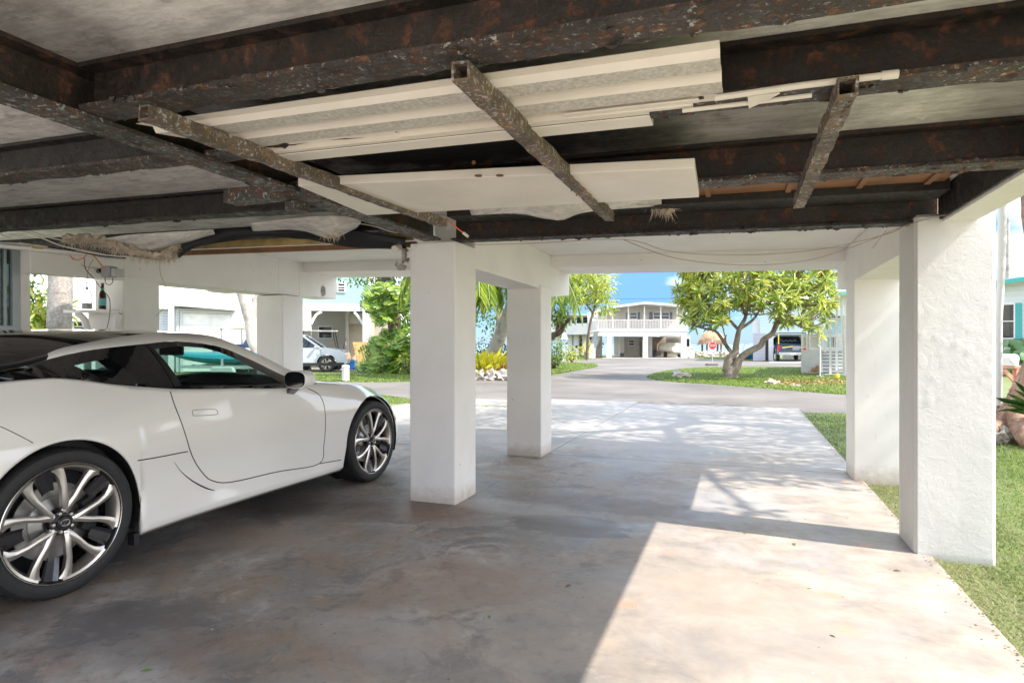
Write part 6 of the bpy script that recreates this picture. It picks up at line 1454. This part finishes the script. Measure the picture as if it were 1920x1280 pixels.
sub('blue_blind',b,simple('sky_blue_slats',(.30,.55,.68),.5),PH)
b=MB(); b.box(X(1550),X(1583),1.88,1.95,Z(593),Z(590)); sub('blind_box',b,M_dk,PH)
b=MB(); b.box(X(1546),X(1556),3.5,3.59,Z(650),Z(628)); sub('door',b,M_teal,PH)
b=MB(); b.box(X(1557),X(1574),3.5,3.59,Z(650),Z(628)); sub('dark_window',b,M_wg,PH)
b=MB(); b.hexa([(X(1560),-1.8,Z(563)),(X(1700),-1.8,Z(560)),(X(1700),4,Z(560)),(X(1548),4,Z(575)),(X(1560),-1.8,Z(560)),(X(1700),-1.8,Z(556)),(X(1700),4,Z(536)),(X(1548),4,Z(560))]); sub('roof',b,M_roof,PH)
b=MB(); b.bar((X(1572),-1.85,Z(557.5)),(X(1700),-1.85,Z(556.5)),.08,.14); b.bar((X(1572),-1.85,Z(557.5)),(X(1560),3,Z(572)),.08,.12); sub('gutter',b,simple('mint_gutter',(.25,.60,.54),.4),PH)
b=MB(); b.box(X(1540),X(1600),-1.3,-.95,-.02,.05); sub('step_pad',b,M_pale,PH)
p=gpt(1513.5+24,706); T=thing('garden_spigot','thin white standpipe with a small crossed base beside the porch steps','standpipe',p); b=MB(); b.tube([(0,0,0),(.0,0,1.15),(-.08,0,1.2)],.022,6); sub('pipe',b,M_hw,T); b=MB(); b.bar((-.12,0,.03),(.12,0,.03),.03,.03); b.bar((0,-.12,.03),(0,.12,.03),.03,.03); sub('foot',b,M_hw,T)
p=gpt(1569.5,710); b=MB(); b.blob((0,0,.09),(.08,.06,.10),2,.3,2,3); o=b.build('yellow_hydrant_cap',simple('yellow_plastic',(.75,.55,.05),.5)); o.location=p; tag(o,'small yellow object standing in the leaf litter by the porch steps','lawn marker')
p=dpt(1509,656,25.6); b=MB(); b.blob((0,0,.05),(.07,.05,.04),2,.2); o=b.build('red_flower_pot',simple('bright_red',(.7,.03,.03),.4)); o.location=p; tag(o,'tiny red object sitting on top of the porch wall','ornament')
# ---- white neighbour with teal shutters at the right edge
f=Fr(1900,24.5,True); X=f.x; Z=f.z; NH=thing('teal_trim_house','white bungalow with a teal fascia and teal shutters at the right edge','house',f.loc,f.rz)
b=MB(); b.box(X(1858),X(2100),0,8,0,Z(530)); sub('wall',b,M_sw,NH)
b=MB(); b.bar((X(1850),-.5,Z(532)),(X(2100),-.5,Z(512)),.06,.17); sub('fascia',b,M_teal,NH)
b=MB(); b.hexa([(X(1850),-.46,Z(536)),(X(2100),-.46,Z(516)),(X(2100),8.4,Z(516)),(X(1850),8.4,Z(536)),(X(1850),-.46,Z(527)),(X(2100),-.46,Z(507)),(X(2100),8.4,Z(507)),(X(1850),8.4,Z(527))]); sub('roof',b,M_roof,NH)
win(NH,X(1879),X(1900.5),Z(633),Z(571),-.003,1,2,.05)
b=MB(); b.box(X(1903.5),X(1916.5),-.06,-.003,Z(636),Z(568)); s_=sub('shutter',b,M_teal,NH)
b=MB()
for i in range(22): z=Z(635)+i*(Z(569)-Z(635))/22; b.hexa([(X(1904.5),-.085,z),(X(1915.5),-.085,z),(X(1915.5),-.061,z),(X(1904.5),-.061,z),(X(1904.5),-.07,z+.05),(X(1915.5),-.07,z+.05),(X(1915.5),-.061,z+.05),(X(1904.5),-.061,z+.05)])
sub('slats',b,M_teal,s_)
# ================================================================ street furniture
f=Fr(1336,36); X=f.x; Z=f.z; T=thing('stop_sign','red octagonal stop sign on a thin grey post beside the water','stop sign',f.loc,f.rz)
M_red=simple('sign_red',(.55,.02,.02),.4,0,.05,3); R=.24
b=MB(); oc=lambda r,y:[(r*math.cos(math.pi/8+i*math.pi/4),y,Z(648)+r*math.sin(math.pi/8+i*math.pi/4)) for i in range(8)]
b.add(oc(R,0)+oc(R,.012),[tuple(range(8)),tuple(range(15,7,-1))]+[(i,(i+1)%8,8+(i+1)%8,8+i) for i in range(8)]); plate=sub('sign_plate',b,M_hw,T)
b=MB(); b.add(oc(R*.93,-.004)+oc(R*.93,-.001),[tuple(range(8)),tuple(range(15,7,-1))]+[(i,(i+1)%8,8+(i+1)%8,8+i) for i in range(8)]); sub('sign_face',b,M_red,plate)
cu=bpy.data.curves.new('txt','FONT'); cu.body='STOP'; cu.size=.23; cu.align_x='CENTER'; cu.align_y='CENTER'; cu.extrude=.002; cu.offset=.001
ot=bpy.data.objects.new('tmp',cu); COL.objects.link(ot); dg=bpy.context.evaluated_depsgraph_get(); me=bpy.data.meshes.new_from_object(ot.evaluated_get(dg)); bpy.data.objects.remove(ot)
me.materials.clear(); me.materials.append(M_hw); o=bpy.data.objects.new('sign_lettering',me); COL.objects.link(o); o.parent=plate; o.location=(0,-.008,Z(648)); o.rotation_euler=(math.pi/2,0,0); o.scale=(.60,1,.8); o.scale=(.58,.82,1)
b=MB(); b.tube([(0,.03,0),(0,.03,Z(634))],.028,8); sub('post',b,simple('galvanised_post',(.5,.5,.5),.5,.3),T)
b=MB(); b.box(-.36,.30,-.12,.25,-.02,.10); sub('base_block',b,M_asph,T,bevel=.02)
# tiki hut
f=Fr(1335,62); X=f.x; Z=f.z; T=thing('tiki_hut','thatched palm-leaf hut by the water behind the stop sign','hut',f.loc,f.rz)
M_th=m_bark('thatch',(.34,.2,.11),(.6,.42,.28),6,.8,(2,2,.5)); b=MB(); b.lathe([(1.3,Z(643.5)),(1.2,Z(636)),(.95,Z(627)),(.5,Z(620)),(.0,Z(617))],28)
b.build('thatch_roof',M_th,T,smooth=True)
P=[];D=[]
for i in range(1500):
    a=random.uniform(0,6.28); t=random.random()**.5; r=.1+1.2*t; z=Z(617)+(Z(642)-Z(617))*t**1.6+.03; P.append((r*math.cos(a),r*math.sin(a),z)); D.append((math.cos(a)*.8,math.sin(a)*.8,-.9))
leaves('thatch_fringe',P,D,up(len(P)),.42,.04,m_leaf('dry_thatch',[(.40,.24,.13),(.6,.42,.28),(.75,.6,.45)],.15),T)
for a in (.7,2.4,3.9,5.4): b=MB(); b.tube([(1.05*math.cos(a),1.05*math.sin(a),-.4),(1.05*math.cos(a),1.05*math.sin(a),Z(638))],.11,8); sub('hut_post',b,M_bark,T)
def pedestal(px,d,w,h,label,lamp):
    p=dpt(px,CY,d); T=thing('gate_pedestal',label,'pedestal',(p[0],p[1],0),TH); b=MB(); b.box(-w/2,w/2,-w/2,w/2,0,h); b.box(-w/2-.05,w/2+.05,-w/2-.05,w/2+.05,h,h+.06); sub('shaft',b,M_white,T)
    b=MB(); b.blob((0,0,h+.2),(.17,.17,.17),2,.05) if lamp else b.box(-.1,.1,-.1,.1,h+.06,h+.3); sub('finial',b,M_hw,T)
pedestal(1110,53,.52,.83,'square white pedestal with a round finial left of the balcony house stairs',True); pedestal(1296,54,.45,.85,'square white pedestal at the right front corner of the balcony house',False)
p=dpt(1058,CY,44); T=thing('lamp_post','pale mint garden lamp on a short post beside the rounded lawn','lamp post',(p[0],p[1],0),TH); k=44/F
M_mint=simple('verdigris_paint',(.55,.66,.62),.5,0,.1,4); b=MB(); b.box(-.12,.12,-.12,.12,0,k*18); b.box(-.16,.16,-.16,.16,k*18,k*19.5); sub('pedestal',b,M_white,T)
b=MB(); b.lathe([(.06,k*19),(.05,k*36),(.09,k*38)],10); sub('post',b,M_mint,T); b=MB(); b.lathe([(.10,k*38.5),(.17,k*44)],6); sub('lantern_glass',b,M_clr,T); b=MB(); b.lathe([(.32,k*41.5),(.20,k*44),(.14,k*50),(.03,k*53)],8); sub('lantern_cap',b,M_mint,T)
p=dpt(648,CY,20.8); T=thing('bollard','short white round-cornered post on the verge in front of the coupe nose','bollard',(p[0],p[1],0),TH); b=MB(); b.lathe([(.125,0),(.125,.46),(.13,.47),(.13,.5),(.11,.53),(0,.535)],20); sub('post',b,M_hw,T,smooth=True)
p=dpt(1401,CY,50); T=thing('kayak_rack','turquoise and blue kayaks stacked low beside the grey stair wall','kayak',(p[0],p[1],0),TH); b=MB(); b.blob((0,0,.42),(.75,.25,.16),2,.05,1,1); sub('upper_hull',b,M_teal,T,smooth=True); b=MB(); b.blob((.05,0,.18),(.7,.25,.15),2,.05,1,2); sub('lower_hull',b,M_bb,T,smooth=True)
p=dpt(1393,CY,47); T=thing('white_post','small white crooked post beside the stacked kayaks','post',(p[0],p[1],0),TH); b=MB(); b.tube([(0,0,0),(.0,0,.85),(.12,0,1.3),(.25,0,1.4)],.04,6); sub('post',b,M_hw,T)
p=dpt(1081,CY,48); T=thing('mailbox','small dark mailbox on a thin post on the far lawn','mailbox',(p[0],p[1],0),TH); b=MB(); b.tube([(0,0,0),(0,0,.95)],.035,6); sub('post',b,M_hw,T); b=MB(); b.box(-.08,.08,-.2,.2,.95,1.15); sub('box',b,M_blk,T,bevel=.03)
# white pole by the rough pillar
p=dpt(1878,CY,8.6); b=MB(); q=[Vector((p[0]-.03,p[1],.38)),Vector((p[0]-.03,p[1],1.6)),Vector((p[0]+.0,p[1],2.4)),Vector((p[0]+.045,p[1],6.0))]; b.tube(q,[.042,.042,.048,.062],14)
o=b.build('white_pole',M_hw,smooth=True); tag(o,'tall thin white pole just right of the rough pillar','pole'); MB().tube([Vector((p[0]-.03,p[1],-.05)),Vector((p[0]-.03,p[1],.38))],.03,8).build('pole_foot',M_dk,o)
# neighbour's mailbox on an orange timber frame
p=dpt(1888,CY,12.2); T=thing('post_mailbox','white mailbox on an orange-painted timber post at the right edge','mailbox',(p[0],p[1],0),TH); k=12.2/F
M_ow=simple('salmon_timber',(.62,.30,.18),.6,0,.15,6); zz=lambda py:H+(CY-py)*k; xx=lambda px:(px-1888)*k
b=MB(); b.box(xx(1884),xx(1901),-.12,.12,zz(685),zz(672)); b.lathe([(.093,-.14),(.093,.14)],20,(xx(1892.5),0,zz(672)),'Y',0,True); sub('box',b,M_hw,T,smooth=True,ang=40)
b=MB(); b.box(xx(1878),xx(1935),-.06,.06,zz(690),zz(685.5)); sub('crossbar',b,M_ow,T)
b=MB(); b.box(xx(1902),xx(1908),-.05,.05,-.05,zz(690)); b.box(xx(1909),xx(1915),-.05,.05,-.05,zz(690)); b.box(xx(1895),xx(1901.5),-.05,.05,-.05,zz(728)); sub('post',b,M_ow,T)
b=MB(); b.bar((xx(1881),.0,zz(692)),(xx(1903),.0,zz(715)),.05,.07); sub('brace',b,M_ow,T)
# utility pole and overhead lines
p=dpt(1888,CY,42); T=thing('utility_pole','grey wooden utility pole with a transformer behind the teal-trim house','utility pole',(p[0],p[1],0),TH); b=MB(); b.tube([(0,0,0),(0,0,H+(CY-408)*42/F)],.17,10); sub('pole',b,M_pbark,T,smooth=True)
b=MB(); b.lathe([(0,-.5),(.25,-.5),(.25,.4),(0,.45)],16,(-.35,0,H+(CY-444)*42/F)); sub('transformer',b,M_hw,T); b=MB(); b.bar((-.4,0,H+(CY-462)*42/F),(.4,0,H+(CY-462)*42/F),.06,.06); sub('crossarm',b,M_pbark,T)
for i,(a,c,l) in enumerate([((1120,562,50),(1330,556,50),'single overhead line crossing the sky above the balcony house'),((1888,452,42),(1990,480,36),'upper overhead line leaving the utility pole to the right'),((1888,494,42),(1990,510,36),'lower overhead line leaving the utility pole to the right'),
      ((20,496,30),(480,558,40),'uppermost power line in the bright sky between the left pillars'),((20,528,30),(470,552,40),'second power line in the bright sky at the left'),((20,540,30),(480,545,40),'third nearly level power line at the left'),((130,545,30),(420,612,34),'lowest slanting power line toward the white bungalow')]):
    b=MB(); b.tube(sag(dpt(a[0]-300*(i==0),*a[1:]),dpt(c[0]+500*(i==0),*c[1:]),.25 if i else .02),.012,4); tag(b.build('power_line',M_wire if i else M_blk),l,'power line')
# ================================================================ grass blades (uncountable)
from mathutils.geometry import tessellate_polygon
def inpoly(poly,x,y):
    poly=np.asarray(poly); n=len(poly); c=np.zeros(len(x),bool); j=n-1
    for i in range(n):
        xi,yi=poly[i]; xj,yj=poly[j]
        t=((yi>y)!=(yj>y))&(x<(xj-xi)*(y-yi)/((yj-yi)+1e-12)+xi); c^=t; j=i
    return c
def grass(name,x,y,L,Wd,mat,label,lean=.6,z=-.03):
    n=len(x); P=np.c_[x,y,np.full(n,z)]; a=RNG.uniform(0,2*np.pi,n); D=np.c_[np.cos(a)*lean,np.sin(a)*lean,RNG.uniform(.35,1,n)]
    D/=np.linalg.norm(D,axis=1)[:,None]; S=np.c_[-np.sin(a),np.cos(a),np.zeros(n)]
    L=(RNG.uniform(.5,1.15,n)*L)[:,None]; Wd=np.broadcast_to(Wd,(n,))[:,None]
    v=np.empty((n,5,3)); v[:,0]=P-S*Wd/2; v[:,1]=P+S*Wd/2; M=P+D*L*.6; v[:,2]=M+S*Wd*.4; v[:,3]=M-S*Wd*.4; v[:,4]=P+D*L*np.array([1.25,1.25,.75])
    me=bpy.data.meshes.new(name); me.vertices.add(5*n); me.vertices.foreach_set('co',v.ravel()); base=(np.arange(n)*5)[:,None]
    idx=(base+np.array([[0,1,2,3,3,2,4]])).ravel(); me.loops.add(7*n); me.loops.foreach_set('vertex_index',idx.astype(np.int32))
    ls=(np.arange(n)[:,None]*7+np.array([[0,4]])).ravel(); me.polygons.add(2*n); me.polygons.foreach_set('loop_start',ls.astype(np.int32)); me.update(calc_edges=True); me.validate()
    me.materials.append(mat); o=bpy.data.objects.new(name,me); COL.objects.link(o); o['kind']='stuff'; return tag(o,label,'grass')
M_bl=m_leaf('grass_blade',[(.07,.13,.02),(.12,.22,.028),(.18,.29,.04),(.30,.32,.10),(.14,.24,.03)],.35,.5,1.2)
M_bd=m_leaf('dry_grass_blade',[(.12,.16,.05),(.20,.25,.08),(.36,.34,.18),(.42,.36,.24),(.17,.21,.10),(.2,.32,.06)],.3,.6,2)
def scat(x0,x1,y0,y1,n,f=None):
    x=RNG.uniform(x0,x1,n); y=RNG.uniform(y0,y1,n)
    if f is not None: k=f(x,y); x,y=x[k],y[k]
    return x,y
roadnp=np.array(rd)
off=lambda x,y: ~inpoly(roadnp,x,y)
def ok(x,y): # outside slab and pillars
    r=(x>1.063)&off(x,y)
    for (a,b_,c,d) in ((.97,1.38,4.23,4.63),(.97,1.38,6.32,6.77)): r&=~((x>a)&(x<b_)&(y>c)&(y<d))
    return r
# near lawn along the slab, drier by the edge
x,y=scat(1.06,1.75,1.5,7.2,30000,ok); grass('lawn_grass',x,y,.034,.0035,M_bd,'thin dry clover-like turf along the right edge of the slab',1.0)
x,y=scat(1.3,4.6,2.6,8.5,70000,ok); grass('lawn_grass',x,y,.042,.0045,M_bl,'short green lawn right of the rough pillar',.9)
x,y=scat(1.06,6.5,7.0,14.5,60000,ok); grass('lawn_grass',x,y,.055,.008,M_bl,'green lawn beside the driveway out to the road',.8)
n=420; yy=RNG.uniform(1.6,12.5,n); xx=1.055+np.abs(RNG.normal(0,.03,n))*np.where(RNG.random(n)<.75,-1,1)
P=np.c_[xx,yy,np.where(xx<1.06,.002,-.02)]; o_=leaves('leaf_crumbs',P,rvec(n)*[1,1,.1],up(n,2),.014,.008,m_leaf('brown_leaf_crumb',[(.14,.08,.03),(.25,.16,.07),(.10,.13,.03)],.05)); o_['kind']='stuff'; tag(o_,'brown leaf crumbs collected along the right edge of the slab','leaf litter')
x,y=scat(1.03,1.08,1.5,12.6,5000,None); grass('edge_grass',x,y,.03,.003,M_bd,'fine turf creeping over the right edge of the slab',1.2,-.01)
bend=smoothpath([(1.065,13.0,0),(1.2,13.2,0)],2)
# left lawn strip between driveway and road
def okl(x,y): return (x<-4.22)&(y>11.25)&off(x,y)
x,y=scat(-14,-4.2,11.2,16.4,60000,okl); grass('lawn_grass',x,y,.06,.010,M_bl,'sunlit lawn in front of the white coupe up to the road',.8)
x,y=scat(-6.7,-4.22,9,11.2,1,None)
# corner lawn
def band_(poly,n,name,L,Wd,lab):
    p=np.array(poly); x,y=scat(p[:,0].min(),p[:,0].max(),p[:,1].min(),p[:,1].max(),n); k=inpoly(p,x,y)&off(x,y); grass(name,x[k],y[k],L,Wd,M_bl,lab,.7)
band_([P_ for P_ in [gpt(1205,705)[:2],gpt(1240,694)[:2],gpt(1300,688)[:2],gpt(1600,688)[:2],gpt(1640,712)[:2],gpt(1600,742)[:2],gpt(1360,724)[:2],gpt(1230,714)[:2]]],110000,'lawn_grass',.10,.022,'bright corner lawn round the frangipani tree')
band_([gpt(560,716)[:2],gpt(780,715)[:2],gpt(780,692)[:2],gpt(560,696)[:2]],40000,'lawn_grass',.10,.022,'lawn verge between the road and the monstera tree')
band_([gpt(1030,708)[:2],gpt(1125,686)[:2],gpt(1110,679)[:2],gpt(1030,679)[:2]],36000,'lawn_grass',.12,.04,'rounded lawn tip left of the road bend')
band_([gpt(1030,675)[:2],gpt(1128,672)[:2],gpt(1128,667)[:2],gpt(1030,667)[:2]],16000,'lawn_grass',.12,.07,'lawn strip in front of the stone stairway')
band_([gpt(1290,674)[:2],gpt(1440,679)[:2],gpt(1440,673)[:2],gpt(1310,666)[:2]],16000,'lawn_grass',.12,.06,'lawn strip behind the stop sign')
